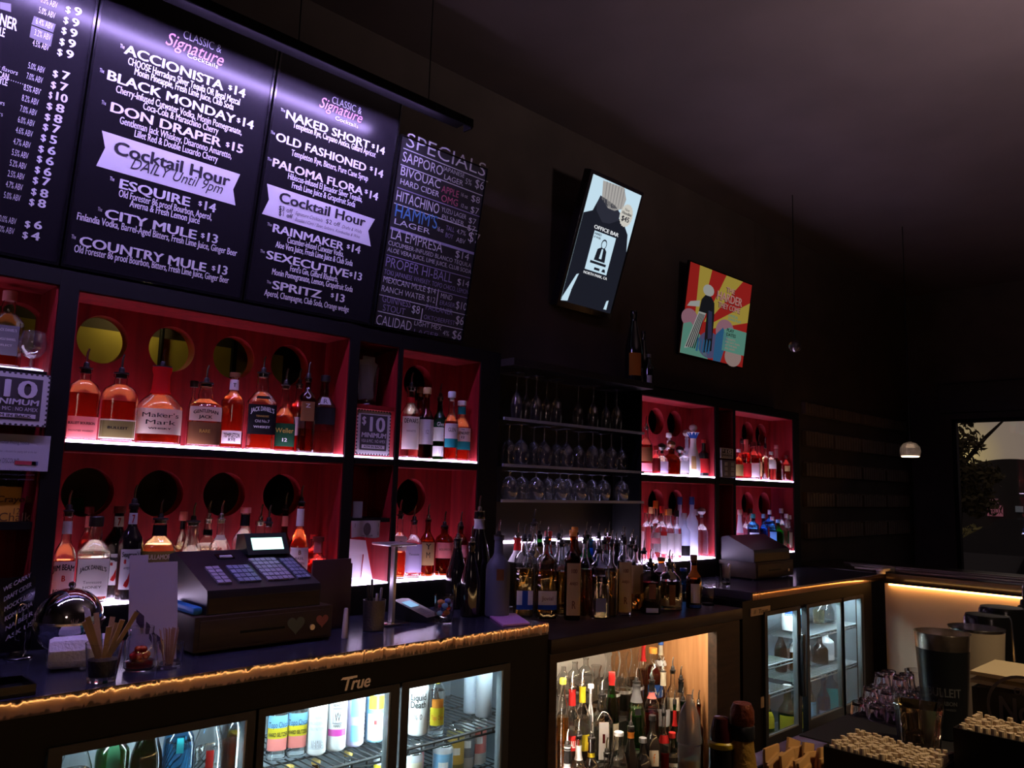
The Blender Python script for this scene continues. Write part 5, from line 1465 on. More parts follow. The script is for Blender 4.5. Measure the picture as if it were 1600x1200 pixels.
for x, y, d in ((1.2099,2.1576, 'seltzer bottle with yellow and red label, left of two alike'), (1.2661,2.1463, 'seltzer bottle with yellow and red label, right of two alike'), (1.118, 2.215, 'seltzer bottle with yellow and red label behind the door post')):
    bottle('dome', (x, y, zc, .205, .027), 'c', 'clear', .6, [(.14, .30, 1.1, 'coral'), (.30, .44, 1.1, 'yellow'), (.44, .60, 1.1, 'ltblue')], ('cap', 'yellow', .06), [('Topo Chico', .45, .07, .9, 'black', 'n'), ('HARD SELTZER', .33, .05, .9, 'black')], d, GA)
can('tall white can with columns of fine print', 1.3195,2.1238, zc, .028, .158, 'white', [(.12, .8, .9, 'silver')], [('||:|!||:', .18, .10, .6, 'black', 't'), ('NUTRITION', .45, .05, .7, 'grey', 't'), ('INGREDIENTS', .55, .05, .8, 'grey', 't'), ('CONTAINS', .65, .05, .7, 'grey', 't')], GA)
can('tall white can with a magenta stripe and a round emblem', 1.3847,2.1215, zc, .029, .158, 'white', [(.28, .40, 1.0, 'magenta'), (.50, .78, .5, 'grey'), (.52, .76, .45, 'white')], [('WHITE', .80, .06, .5, 'black', 'b'), ('HARD', .44, .05, .4, 'black', 'b'), ('W', .55, .16, .3, 'black', 'n')], GA)
can('tall pale blue can with a bright blue panel', 1.4494,2.1215, zc, .028, .158, 'lilac', [(.55, .88, .55, 'ltblue'), (.1, .4, .5, 'ltblue')], [], GA)
can('tall can with yellow top, blue band and white label', 1.5212,2.1179, zc, .031, .158, 'ltblue', [(.62, .88, .8, 'yellow'), (.05, .54, .9, 'white'), (.34, .42, .2, 'red')], [('TWO', .45, .05, .4, 'grey', 'n')], GA)
can('tall white can with black gothic lettering', 1.6604,2.0867, zc, .033, .160, 'white', [], [('Liquid', .68, .12, .8, 'black', 'b'), ('Death', .54, .12, .8, 'black', 'b'), ('% 0', .32, .1, .4, 'black', 'n')], GA)
bottle('wine', (1.6978,2.0397, zc, .222, .027), 'c', 'clear', .62, [(.16, .40, .9, 'yellow'), (.40, .52, .7, 'orange'), (.72, .78, .4, 'yellow')], ('cap', 'yellow', .05), [('Topo Chico', .24, .06, .7, 'red', 'n')], 'mineral water bottle with a bright yellow label', GA)
for a, lq, d in (((1.9574,2.1615), 'pale', 'cloudy white squeeze bottle, the rear one on the wire shelf'), ((1.9591,2.1005), 'orange', 'squeeze bottle of tan juice, the front one on the wire shelf')):
    t = thing('squeeze_bottle', d, 'bottle', (a[0], a[1], zc + .0008), 0, GA)
    bm = bmesh.new(); lathe(bm, [(.026, 0), (.028, .004), (.028, .15), (.022, .165), (.021, .17)], 20)
    obj('body', bm, FROST, t)
    bm = bmesh.new(); lathe(bm, [(.0255, .004), (.0255, .115)], 20); obj('juice', bm, M('juice_' + lq, (.75, .55, .33) if lq == 'orange' else (.72, .74, .70), .5), t)
    bm = bmesh.new(); lathe(bm, [(.023, .165), (.024, .182), (.012, .186), (.004, .215)], 16); obj('nozzle_cap', bm, WHITE, t)
GB = 'cans on the lower shelf of the left cooler'
zc0 = ZS0 + .0025
cp = [(1.57, 2.13, .033, .122, 'silver', 'yellow', 'short can with a tan band, front left behind the third cooler door'), (1.65, 2.09, .033, .122, 'silver', 'cream', 'short can with a cream band, front row behind the third cooler door'),
      (1.715, 2.165, .033, .122, 'silver', 'pink', 'short can with a pink band, second row behind the third cooler door'), (1.775, 2.09, .033, .122, 'silver', 'ltblue', 'short can with a blue and white band'),
      (1.645, 2.19, .033, .122, 'silver', 'white', 'short plain can at the left of the second row'), (1.862, 2.13, .031, .15, 'olive', 'gold', 'tall olive green can'),
      (1.93, 2.15, .029, .158, 'silver', 'grey', 'tall silver can between the olive and red ones'), (1.992, 2.16, .031, .158, 'white', 'coral', 'tall white and red can, rightmost in the cooler')]
for x, y, r, h, c1, c2, d in cp:
    can(d, x, y, zc0, r, h, c1, [(.25, .8, 1.2, c2), (.45, .6, .5, 'white')], [], GB)
for x, c, d in ((1.13, 'k', 'dark bottle below the seltzers'), (1.235, 'b', 'brown bottle below the tall white can'), (1.32, 'b', 'brown bottle under the wire shelf behind the middle door'), (1.43, 'c', 'clear bottle under the wire shelf near the middle door edge')):
    bottle('wine', (x, 2.12, zc0, .155, .030), c, None, 0, [(.2, .5, .9, 'tan')], ('cap', 'gold', .08), (), d, GB)

# ================================================================ contents of the right cooler
GC = 'drinks in the far cooler'
zr1 = 0.5765 + .0025
zr2 = 0.4389 + .0025
GL['pl'] = thin_glass('green_plastic', (.12, .75, .16), .1, .35)
for k, x, y, z, h, r, g, lq, lb, d in [
    ('shaker', 3.80, 2.20, zr1, .225, .040, 'pl', None, [(.2, .5, .9, 'green')], 'bright green plastic bottle in the far cooler, left of two'),
    ('shaker', 3.90, 2.22, zr1, .225, .040, 'pl', None, [(.2, .5, .9, 'green')], 'bright green plastic bottle in the far cooler, right of two'),
    ('square', 3.745, 2.09, zr1, .16, .034, 'w', None, [(.05, .6, .5, 'white'), (.62, .7, .6, 'grey')], 'white carton bottle at the left of the far cooler'),
    ('barsq', 3.86, 2.10, zr1, .225, .026, 'c', 'orange', [(.6, .95, 1.5, 'white')], 'square bottle of orange brown juice in the far cooler'),
    ('dome', 4.00, 2.12, zr1, .20, .036, 'c', 'clear', [(.3, .44, 1., 'coral'), (.44, .6, 1., 'yellow')], 'bottle with a red and yellow label in the far cooler'),
    ('tall', 3.78, 2.12, zr2, .095, .030, 'k', None, [], 'dark bottle on the middle shelf of the far cooler'),
    ('tall', 3.88, 2.14, zr2, .095, .030, 's', 'dark', [], 'smoky bottle on the middle shelf of the far cooler'),
    ('round', 4.02, 2.12, zr2, .095, .030, 'bl', None, [(.2, .5, .9, 'blue')], 'blue bottle on the middle shelf of the far cooler'),
    ('wine', 3.775, 2.09, .067, .33, .034, 'c', 'blue', [(.55, .75, 1., 'white'), (.3, .55, 1., 'blue')], 'blue and white bottle at the foot of the far cooler'),
    ('wine', 3.95, 2.12, .067, .32, .038, 'g', 'green', [(.3, .5, 1., 'yellow')], 'green wine bottle at the foot of the far cooler'),
    ('wine', 4.035, 2.10, .067, .32, .036, 'g', 'pale', [(.45, .7, 1., 'yellow')], 'green bottle with a yellow label behind the first far door'),
    ('shaker', 4.28, 2.09, ZS2 + .0025, .14, .045, 'w', None, [(.6, .9, 1., 'blue')], 'white tub with a blue lid on the top right shelf'),
    ('shaker', 4.40, 2.12, ZS2 + .0025, .14, .050, 'bl', None, [(.55, .75, 1., 'ltblue')], 'pale blue jar on the top right shelf of the far cooler'),
    ('barsq', 4.36, 2.10, ZS3 + .0025, .18, .040, 'c', 'orange', [(.55, .85, .9, 'white')], 'jug of yellow orange juice behind the second far door'),
    ('round', 4.50, 2.12, ZS3 + .0025, .18, .040, 'c', 'clear', [(.5, .8, .9, 'white')], 'clear jar beside the orange juice jug'),
    ('shaker', 4.25, 2.13, ZS3 + .0025, .20, .035, 's', 'dark', [], 'dark jar behind the second far door'),
    ('wine', 4.24, 2.09, .067, .32, .050, 'g', None, [(.25, .55, 1.2, 'yellow')], 'bottle with a bright yellow label behind the second far door, left of two'),
    ('wine', 4.37, 2.10, .067, .32, .050, 'g', None, [(.25, .55, 1.2, 'yellow')], 'bottle with a bright yellow label behind the second far door, right of two'),
    ('wine', 4.50, 2.09, .067, .34, .035, 'k', None, [(.25, .6, 1.2, 'ltblue')], 'bottle with a grey blue label behind the second far door'),
    ('shaker', 4.66, 2.10, ZS2 + .0025, .13, .035, 'c', 'pale', [], 'jug of pale juice behind the third far door'),
    ('carafe', 4.76, 2.10, ZS2 + .0025, .15, .045, 'c', None, [], 'clear pitcher behind the third far door'),
    ('makers', 4.66, 2.10, ZS3 + .0025, .165, .045, 's', 'dark', [], 'dark jar behind the third far door'),
    ('round', 4.78, 2.12, ZS3 + .0025, .165, .050, 'w', None, [(.2, .6, .9, 'silver')], 'silvery wrapped jar behind the third far door'),
    ('wine', 4.68, 2.09, .067, .32, .036, 'bl', 'blue', [(.2, .4, 1., 'lilac')], 'blue bottle at the foot of the third far door'),
    ('barsq', 4.80, 2.10, .067, .33, .040, 'bl', None, [(.2, .7, .9, 'teal')], 'teal carton-like bottle at the foot of the third far door')]:
    bottle(k, (x, y + .05, z, h, r), g, lq, .6, lb, ('cap', 'white', .06) if k != 'carafe' else ('none', ''), (), d, GC)


# ================================================================ things on the left back counter
ZT = .9537
PLAST = M('register_plastic', (.016, .012, .018), .38)
REGB = wood('register_brown', (.026, .013, .007), (.045, .022, .011), .5, (1.5, 10, 10), 4)
KEYW = M('key_pale', (.34, .31, .42), .45)
KEYB = M('key_blue', (.20, .22, .36), .45)


def register(label, x0, x1, yf, yb, z0, zd, bx0, bx1, zf, zb, keys=True):
    t = thing('cash_register', label, 'cash register')
    bm = bmesh.new(); box(bm, x0, x1, yf + .004, yb, z0 + .006, zd, 0, .003)
    for a in (x0 + .02, x1 - .02):
        for b in (yf + .03, yb - .03):
            cyl(bm, (a, b, z0), (a, b, z0 + .007), .008, seg=8)
    obj('drawer_case', bm, REGB, t)
    d = obj('drawer', B(x0 + .012, x1 - .012, yf - .002, yf + .003, z0 + .014, zd - .010, .002), REGB, t)
    obj('coin_slot', B(x0 + (x1 - x0) * .30, x0 + (x1 - x0) * .62, yf - .0035, yf - .002, z0 + (zd - z0) * .47, z0 + (zd - z0) * .54), BLACK, d)
    bm = bmesh.new(); cyl(bm, (x0 + (x1 - x0) * .83, yf - .007, z0 + (zd - z0) * .42), (x0 + (x1 - x0) * .83, yf - .002, z0 + (zd - z0) * .42), .008, seg=14)
    obj('lock', bm, M('lock_brass', (.75, .60, .4), .3, .8), d)
    y1 = yf + .02
    bm = bmesh.new(); prism_x(bm, bx0, bx1, [(y1, zd), (y1, zf - .012), (y1 + .004, zf), (yb - .05, zb), (yb - .01, zb - .01), (yb - .01, zd)])
    body = obj('body', bm, PLAST, t)
    obj('front_strip', B(bx0 + .004, bx1 - .004, y1 - .002, y1, zd + .004, zf - .02), REGB, body)
    sl = (zb - zf) / (yb - .05 - y1 - .004)
    nrm_ = Vector((0, -sl, 1)).normalized(); up = Vector((0, 1, sl)).normalized(); o = Vector((bx0, y1 + .004, zf))

    def on(u, v, w=0.0):
        return o + Vector((u, 0, 0)) + up * v + nrm_ * w
    W_ = bx1 - bx0
    if keys:
        M4 = Matrix(((1, up.x, nrm_.x, o.x), (0, up.y, nrm_.y, o.y), (0, up.z, nrm_.z, o.z), (0, 0, 0, 1)))
        for (ua, ub, nx, va, vb, ny, m_) in ((.12, .24, 2, .03, .135, 5, KEYW), (.30, .50, 4, .03, .135, 4, KEYB), (.55, .80, 5, .03, .175, 6, KEYW), (.83, .96, 3, .03, .165, 6, KEYB)):
            bm = bmesh.new()
            du, dv = (ub - ua) * W_ / nx, (vb - va) / ny
            for i in range(nx):
                for j in range(ny):
                    box(bm, ua * W_ + i * du + du * .08, ua * W_ + (i + 1) * du - du * .08, va + j * dv + dv * .1, va + (j + 1) * dv - dv * .1, .0005, .006, 0, 0, M4)
            obj('key_block', bm, m_, body)
        bm = bmesh.new(); box(bm, .30 * W_, .45 * W_, .185, .215, .0003, .003, 0, 0, M4)
        pr = obj('printer', bm, BLACKG, body)
        bm = bmesh.new(); box(bm, .325 * W_, .43 * W_, .188, .200, .003, .006, 0, 0, M4)
        obj('receipt', bm, paper('receipt_white', (.75, .72, .75)), pr)
    return t


reg = register('black cash register with a lit display and a brown drawer, on the copper edged counter', .932, 1.35, 2.12, 2.425, .9535, 1.052, .968, 1.315, 1.116, 1.202)
bm = bmesh.new(); prism_x(bm, 1.165, 1.305, [(2.315, 1.190), (2.352, 1.252), (2.40, 1.247), (2.405, 1.192)])
hood = obj('display', bm, M('display_hood', (.012, .020, .022), .3), reg)
e1, e2 = Vector((0, .037, .062)).normalized(), Vector((0, -.062, .037)).normalized()
bm = bmesh.new()
a = Vector((1.183, 2.315, 1.190)) + e1 * .016 + e2 * .0008; b = Vector((1.287, 2.315, 1.190)) + e1 * .016 + e2 * .0008
quad(bm, [a, b, b + e1 * .040, a + e1 * .040])
obj('screen', bm, glow('register_screen', (.50, 1.0, .88), 1.5), hood)
for k, (cx_, cz, s, m_) in enumerate(((1.226, 1.007, .030, M('heart_green', (.10, .12, .09), .6)), (1.312, 1.011, .022, M('heart_pink', (.45, .13, .10), .6)))):
    pts = []
    for i in range(28):
        a = 2 * PI * i / 28
        pts.append((cx_ + s * .058 * 16 * math.sin(a) ** 3, cz + s * .058 * (13 * math.cos(a) - 5 * math.cos(2 * a) - 2 * math.cos(3 * a) - math.cos(4 * a))))
    bm = bmesh.new(); f = bm.faces.new([bm.verts.new((p, 2.1172, q)) for p, q in pts]); f.normal_update()
    r_ = bmesh.ops.extrude_face_region(bm, geom=[f]); bmesh.ops.translate(bm, vec=(0, -.001, 0), verts=[v for v in r_['geom'] if isinstance(v, bmesh.types.BMVert)])
    tag(obj('heart_sticker', bm, m_), '%s heart-shaped sticker on the cash register drawer' % ('grey green' if k == 0 else 'pink'), 'sticker', 'heart stickers on the drawer')

# blue pouch on the drawer case, left of the register body
bm = bmesh.new(); box(bm, .936, .964, 2.15, 2.34, 1.0525, 1.075, 0, .008)
tag(obj('pouch', bm, M('pouch_blue', (.02, .20, .55), .5)), 'small bright blue pouch on the register drawer case', 'pouch')

# white table card
cx0, cx1 = 0.7596, 0.8792
zt = 1.1955
t = thing('table_card', 'tall white card with a dark swoosh, leaning in front of the cash register', 'card')
TILT = Matrix.Translation((0, 2.092, ZT + .008)) @ Matrix.Rotation(-.19, 4, 'X') @ Matrix.Translation((0, -2.068, -ZT))
bm = bmesh.new(); box(bm, cx0, cx1, 2.068, 2.071, ZT, zt, 0, 0, TILT); box(bm, cx0, cx0 + (cx1 - cx0) * .38, 2.0712, 2.0735, ZT, zt + .020, 0, 0, TILT)
obj('sheet', bm, paper('card_white', (.66, .60, .70), .2), t)
bm = bmesh.new()
zz = lambda f: ZT + (zt - ZT) * f
for k in range(4):
    u0, u1 = .14 + .20 * k, .30 + .20 * k
    quad(bm, [TILT @ Vector(q) for q in ((cx0 + (cx1 - cx0) * u0, 2.0674, zz(.50 - .13 * k - .10)), (cx0 + (cx1 - cx0) * u1, 2.0674, zz(.50 - .13 * k - .20)), (cx0 + (cx1 - cx0) * u1, 2.0674, zz(.50 - .13 * k - .045)), (cx0 + (cx1 - cx0) * u0, 2.0674, zz(.50 - .13 * k + .03)))])
obj('print', bm, M('card_print', (.06, .035, .08), .5), t)

# ball-shaped chrome bucket
by = 2.29
bc = (0.6753,1.0664)
br = .0815
t = thing('ice_bucket', 'ball-shaped polished chrome bucket behind the rolled towel', 'bucket', (bc[0], by, 0))
zc_ = .9537 + br + .012
bm = bmesh.new(); lathe(bm, [(.045, -br - .012), (.045, -br + .006)] + [(br * math.cos(a), br * math.sin(a)) for a in [-1.25 + 1.25 * i / 10 for i in range(11)]], 32, z0=zc_); obj('body', bm, CHROME, t)
bm = bmesh.new(); lathe(bm, [(br * math.cos(a) * .985, br * math.sin(a)) for a in [.03 + 1.5 * i / 10 for i in range(11)]], 32, z0=zc_); lid = obj('lid', bm, CHROME, t)
bm = bmesh.new(); lathe(bm, [(.004, 0), (.009, .006), (.008, .014), (.002, .017)], 14, z0=zc_ + br - .001); obj('knob', bm, CHROME, lid)
bm = bmesh.new(); lathe(bm, [(br * .99, -.003), (br * 1.03, -.002), (br * 1.03, .003), (br * .97, .004)], 32, z0=zc_, cap0=False, cap1=False); obj('rim', bm, STEEL, t)

# rolled bar towel
t = thing('bar_towel', 'rolled white bar towel with a green stripe in front of the chrome bucket', 'towel', (.665, 2.155, ZT + .040), -.25)
bm = bmesh.new()
rings = []
for i in range(15):
    x = -.065 + .13 * i / 14
    ring = []
    for k in range(28):
        a = 2 * PI * k / 28
        q = .040 * (.90 + .08 * math.sin(3 * a + i * .3) * .4 + .04 * math.sin(9 * a)) * (1.0 if 0 < i < 14 else .86)
        ring.append(bm.verts.new((x, q * math.cos(a) * 1.02, max(q * math.sin(a), -.0395))))
    rings.append(ring)
for i in range(14):
    for k in range(28):
        f = bm.faces.new((rings[i][k], rings[i][(k + 1) % 28], rings[i + 1][(k + 1) % 28], rings[i + 1][k])); f.material_index = 1 if i in (10, 11) else 0
bm.faces.new(rings[0][::-1]); f = bm.faces.new(rings[-1])
obj('roll', bm, [M('towel_white', (.78, .74, .80), .9, bump=.4, nscale=160), M('towel_green', (.02, .12, .09), .9)], t)

# three garnish jars
WOODL = M('stick_wood', (.55, .36, .19), .6)
jar = tumbler('tumbler of dark beans holding wooden drink sticks, frontmost on the copper edged counter', (0.6682,1.9962, ZT), .030, .040, .085)
bm = bmesh.new(); lathe(bm, [(.027, .012), (.032, .048), (.001, .050)], 20); obj('beans', bm, M('coffee_beans', (.02, .012, .01), .5, bump=.8, nscale=120), jar)
jx, jy = jar.location.x, jar.location.y
for k in range(9):
    a = 2 * PI * k / 9 + .4
    tx, ty = math.cos(a) * .012, math.sin(a) * .010
    lean = Vector((math.cos(a) * (.018 + .018 * (k % 3)), math.sin(a) * .02, .072 + .012 * (k % 3)))
    p0 = Vector((jx + tx, jy + ty, ZT + .052)); p1 = p0 + lean
    bm = bmesh.new()
    d = (p1 - p0).normalized(); s = d.cross(Vector((0, 1, .2))).normalized() * .0048; n_ = d.cross(s).normalized() * .0012
    pts = [p0 - s - n_, p0 + s - n_, p1 + s * 1.2 - n_, p1 - s * 1.2 - n_]; up_ = [p + n_ * 2 for p in pts]
    v = [bm.verts.new(p) for p in pts + up_]
    for q in ((3, 2, 1, 0), (4, 5, 6, 7), (0, 1, 5, 4), (1, 2, 6, 5), (2, 3, 7, 6), (3, 0, 4, 7)):
        bm.faces.new([v[i] for i in q])
    tag(obj('drink_stick', bm, WOODL), 'flat wooden drink stick standing in the tumbler of dark beans', 'stick', 'wooden drink sticks in the tumbler')
t = thing('garnish_jar', 'round clear jar with red cherries at the bottom', 'jar', (0.7738,2.0596, ZT))
bm = bmesh.new(); lathe(bm, [(.030, 0), (.036, .006), (.037, .06), (.033, .078), (.027, .086), (.028, .10), (.026, .10), (.025, .086), (.031, .076), (.034, .058), (.033, .008), (.001, .007)], 26); obj('glass', bm, CLEAR, t)
bm = bmesh.new(); lathe(bm, [(.030, .008), (.032, .022), (.001, .024)], 20); obj('syrup', bm, LQ['red'], t)
jl = t.location.copy()
for k in range(9):
    a = 2 * PI * k / 6; q = .017 if k < 6 else .008
    bm = bmesh.new(); bmesh.ops.create_uvsphere(bm, u_segments=12, v_segments=8, radius=.0082)
    o = obj('cherry', bm, M('cherry_red', (.50, .015, .012), .2)); o.location = (jl.x + q * math.cos(a), jl.y + q * math.sin(a), ZT + .033 + (.013 if k >= 6 else 0)); tag(o, 'red cocktail cherry in the round clear jar', 'cherry', 'cherries in the jar')
jar = tumbler('small glass holding a bunch of cocktail picks, nearest the register drawer', (0.8374,2.0373, ZT), .028, .033, .060)
jl = jar.location.copy()
PICK = M('pick_wood', (.50, .28, .20), .6)
pk = None
for k in range(26):
    a = 2 * PI * rnd.random(); q = .002 + .013 * rnd.random()
    if pk is None:
        bm = bmesh.new(); cyl(bm, (0, 0, 0), (0, 0, .085), .0011, .0008, 6)
        pk = obj('cocktail_pick', bm, PICK); o = pk
        tag(o, 'thin wooden cocktail pick in the small glass', 'pick', 'cocktail picks in the small glass')
    else:
        o = pk.copy(); C.objects.link(o)
    o.location = (jl.x + q * math.cos(a), jl.y + q * math.sin(a), ZT + .0085)
    o.rotation_euler = (-math.sin(a) * .22 * q / .015, math.cos(a) * .22 * q / .015, 0)

# dark tray at the left edge, wire card holder
t = thing('tray', 'shallow black tray at the bottom left edge of the counter', 'tray', (0, 0, 0))
bm = bmesh.new(); box(bm, .33, .525, 1.955, 2.06, ZT, ZT + .006)
obj('base', bm, BLACK, t)
bm = bmesh.new()
for q in ((.33, .525, 1.955, 1.960), (.33, .525, 2.055, 2.06), (.33, .335, 1.960, 2.055), (.52, .525, 1.960, 2.055)):
    box(bm, q[0], q[1], q[2], q[3], ZT + .0062, ZT + .022)
obj('rim', bm, BLACKG, t)
hx, hy = 0.5857, 2.36
t = thing('card_holder', 'chrome wire card holder with a round foot at the left edge', 'card holder', (hx, hy, ZT))
bm = bmesh.new(); lathe(bm, [(.030, 0), (.032, .003), (.028, .005), (.004, .007)], 24); obj('foot', bm, CHROME, t)
bm = bmesh.new(); tube(bm, [(.012, 0, .006), (.012, 0, .06), (.013, 0, .115), (.008, 0, .130), (-.004, 0, .134), (-.012, 0, .125), (-.014, 0, .06), (-.010, 0, .045), (-.002, 0, .043)], .0018, 8); obj('wire', bm, CHROME, t)
t = thing('specials_card', 'glossy black card with slanted white writing in the wire card holder', 'card', (hx, hy + .012, ZT + .014), .12)
M4 = Matrix.Rotation(-.05, 4, 'X')
bm = bmesh.new(); box(bm, -.135, .030, 0, .002, 0, .185, 0, 0, M4); obj('card', bm, BLACKG, t)
bm = bmesh.new()
fn = lambda u, v: M4 @ Vector((u, -.0006, v))
for k, s in enumerate(('WE CARRY', 'DRAFT CIDER', 'MOCKTAILS', 'KOMBUCHA', 'NA BEER', 'ASK US')):
    put_text(bm, s, -.045 + .003 * k, .150 - .026 * k, .062, .011, lambda u, v: fn(u, v + (u + .045) * .55), 'b')
obj('lettering', bm, M('card_ink', (.42, .40, .48), .5), t)
tumbler('small steel cup standing behind the wire card holder', (0.5964 - .004, 2.405, ZT), .022, .026, .075, None, STEEL, 'steel_cup', 'cup')

# pens, folder, marker, stand, terminal, candies, note pad
t = thing('pen_cup', 'ribbed metal cup of pens on the counter right of the register', 'cup', (1.5293,2.1646, ZT))
bm = bmesh.new(); lathe(bm, [(.030, 0), (.033, .002), (.036, .095), (.034, .095), (.031, .006), (.001, .005)], 24); obj('cup', bm, M('mesh_metal', (.16, .14, .13), .35, .8, bump=.4, nscale=140), t)
pl = t.location.copy()
for k, (dx, dy, hh, col, nm) in enumerate(((-.014, .006, .135, 'black', 'black pen, leftmost in the metal cup'), (.0, .012, .150, 'black', 'black pen, tallest in the metal cup'), (.014, -.004, .125, 'grey', 'grey pen at the right of the metal cup'), (-.004, -.014, .110, 'silver', 'silver pen at the front of the metal cup'))):
    bm = bmesh.new(); cyl(bm, (0, 0, 0), (0, 0, hh), .0045, .004, 10)
    o = obj('pen', bm, CM(col)); o.location = (pl.x + dx, pl.y + dy, ZT + .0065); o.rotation_euler = (-dy * 4, dx * 4, 0); tag(o, nm, 'pen', 'pens in the metal cup')
t = thing('menu_folder', 'dark brown folder standing upright between the register and the metal pen cup', 'folder', (0, 0, 0))
fx0, fx1 = 1.353, 1.4945
bm = bmesh.new(); box(bm, fx0, fx1, 2.254, 2.262, ZT, 1.1717, 0, .003); obj('cover', bm, M('folder_brown', (.060, .026, .030), .45), t)
bm = bmesh.new(); box(bm, fx0 + .004, fx1 + .012, 2.2635, 2.272, ZT, 1.1556, 0, .003); obj('back_cover', bm, MATS['folder_brown'], t)
bm = bmesh.new(); lathe(bm, [(.0095, 0), (.0098, .002), (.0065, .085), (.005, .088)], 14)
o = obj('marker', bm, M('marker_white', (.6, .52, .50), .5)); o.location = (1.385, 2.105, ZT); tag(o, 'white tapered marker standing beside the register drawer', 'marker')
sx, sy = 1.6443,2.2271
t = thing('tablet_stand', 'slim silver stand with a flat top plate, behind the pen cup', 'stand', (sx, sy, ZT))
zs_ = 1.2196 - ZT
bm = bmesh.new(); box(bm, -.05, .05, -.04, .04, 0, .006, 0, .002); obj('base', bm, STEEL, t)
bm = bmesh.new(); box(bm, -.006, .006, -.012, .012, .0062, zs_ - .008, 0, .002); obj('post', bm, M('stand_silver', (.60, .58, .60), .3, .7), t)
bm = bmesh.new(); box(bm, -.06, .05, -.06, .05, zs_ - .0075, zs_, 0, .003); obj('plate', bm, MATS['stand_silver'], t)
t = thing('card_terminal', 'black card terminal with a small lit screen beside the candy glass', 'card terminal', (1.7596,2.2555, ZT), .35)
bm = bmesh.new(); prism_x(bm, -.042, .042, [(-.08, 0), (-.08, .018), (.05, .062), (.078, .060), (.08, 0)]); obj('body', bm, M('terminal_black', (.010, .011, .015), .3), t)
bm = bmesh.new(); sl = .044 / .13
quad(bm, [(-.028, -.005, .018 + .075 * sl + .0008), (.028, -.005, .018 + .075 * sl + .0008), (.028, .035, .018 + .115 * sl + .0008), (-.028, .035, .018 + .115 * sl + .0008)]); obj('screen', bm, glow('terminal_screen', (.35, .62, 1.0), .55), t)
bm = bmesh.new()
for i in range(3):
    for j in range(4):
        y_ = -.066 + j * .013; x_ = -.024 + i * .017
        quad(bm, [(x_, y_, .018 + (y_ + .08) * sl + .0008), (x_ + .012, y_, .018 + (y_ + .08) * sl + .0008), (x_ + .012, y_ + .009, .018 + (y_ + .089) * sl + .0008), (x_, y_ + .009, .018 + (y_ + .089) * sl + .0008)])
obj('keypad', bm, M('terminal_keys', (.12, .12, .16), .5), t)
jar = tumbler('clear tumbler of red, blue and orange wrapped candies', (1.8203,2.1662, ZT), .029, .037, .088)
jl = jar.location.copy()
for k in range(11):
    a = k * 2.4; q = .013 if k % 4 else .002
    c_ = ('red', 'blue', 'orange', 'ltblue')[(k * 7 + k // 3) % 4]
    bm = bmesh.new(); bmesh.ops.create_icosphere(bm, subdivisions=2, radius=.0115)
    o = obj('candy', bm, M('candy_' + c_, PAL[c_], .35)); o.location = (jl.x + q * math.cos(a), jl.y + q * math.sin(a), ZT + .023 + .019 * (k // 4) + .004 * (k % 4)); o.scale = (1, 1, .8)
    tag(o, 'wrapped %s candy in the clear tumbler' % {'red': 'red', 'blue': 'dark blue', 'orange': 'orange', 'ltblue': 'light blue'}[c_], 'candy', 'candies in the tumbler')
bm = bmesh.new()
q = [(2.0347,2.1819), (2.1249,2.1209), (2.0191,1.9463), (1.9166,1.972)]
v0 = [bm.verts.new((a, b, ZT)) for a, b in q]; v1 = [bm.verts.new((a, b, ZT + .006)) for a, b in q]
fs = [bm.faces.new(v0[::-1]), bm.faces.new(v1)] + [bm.faces.new((v0[i], v0[(i + 1) % 4], v1[(i + 1) % 4], v1[i])) for i in range(4)]
bmesh.ops.recalc_face_normals(bm, faces=fs)
tag(obj('note_pad', bm, M('note_pink', (.60, .25, .55), .7)), 'pink purple note pad near the right end of the copper edged counter', 'note pad')

# ================================================================ signs and oddments on the shelving
SIGNW = paper('sign_white', (.62, .60, .64), .1)
SIGND = M('sign_dark', (.050, .042, .050), .6)


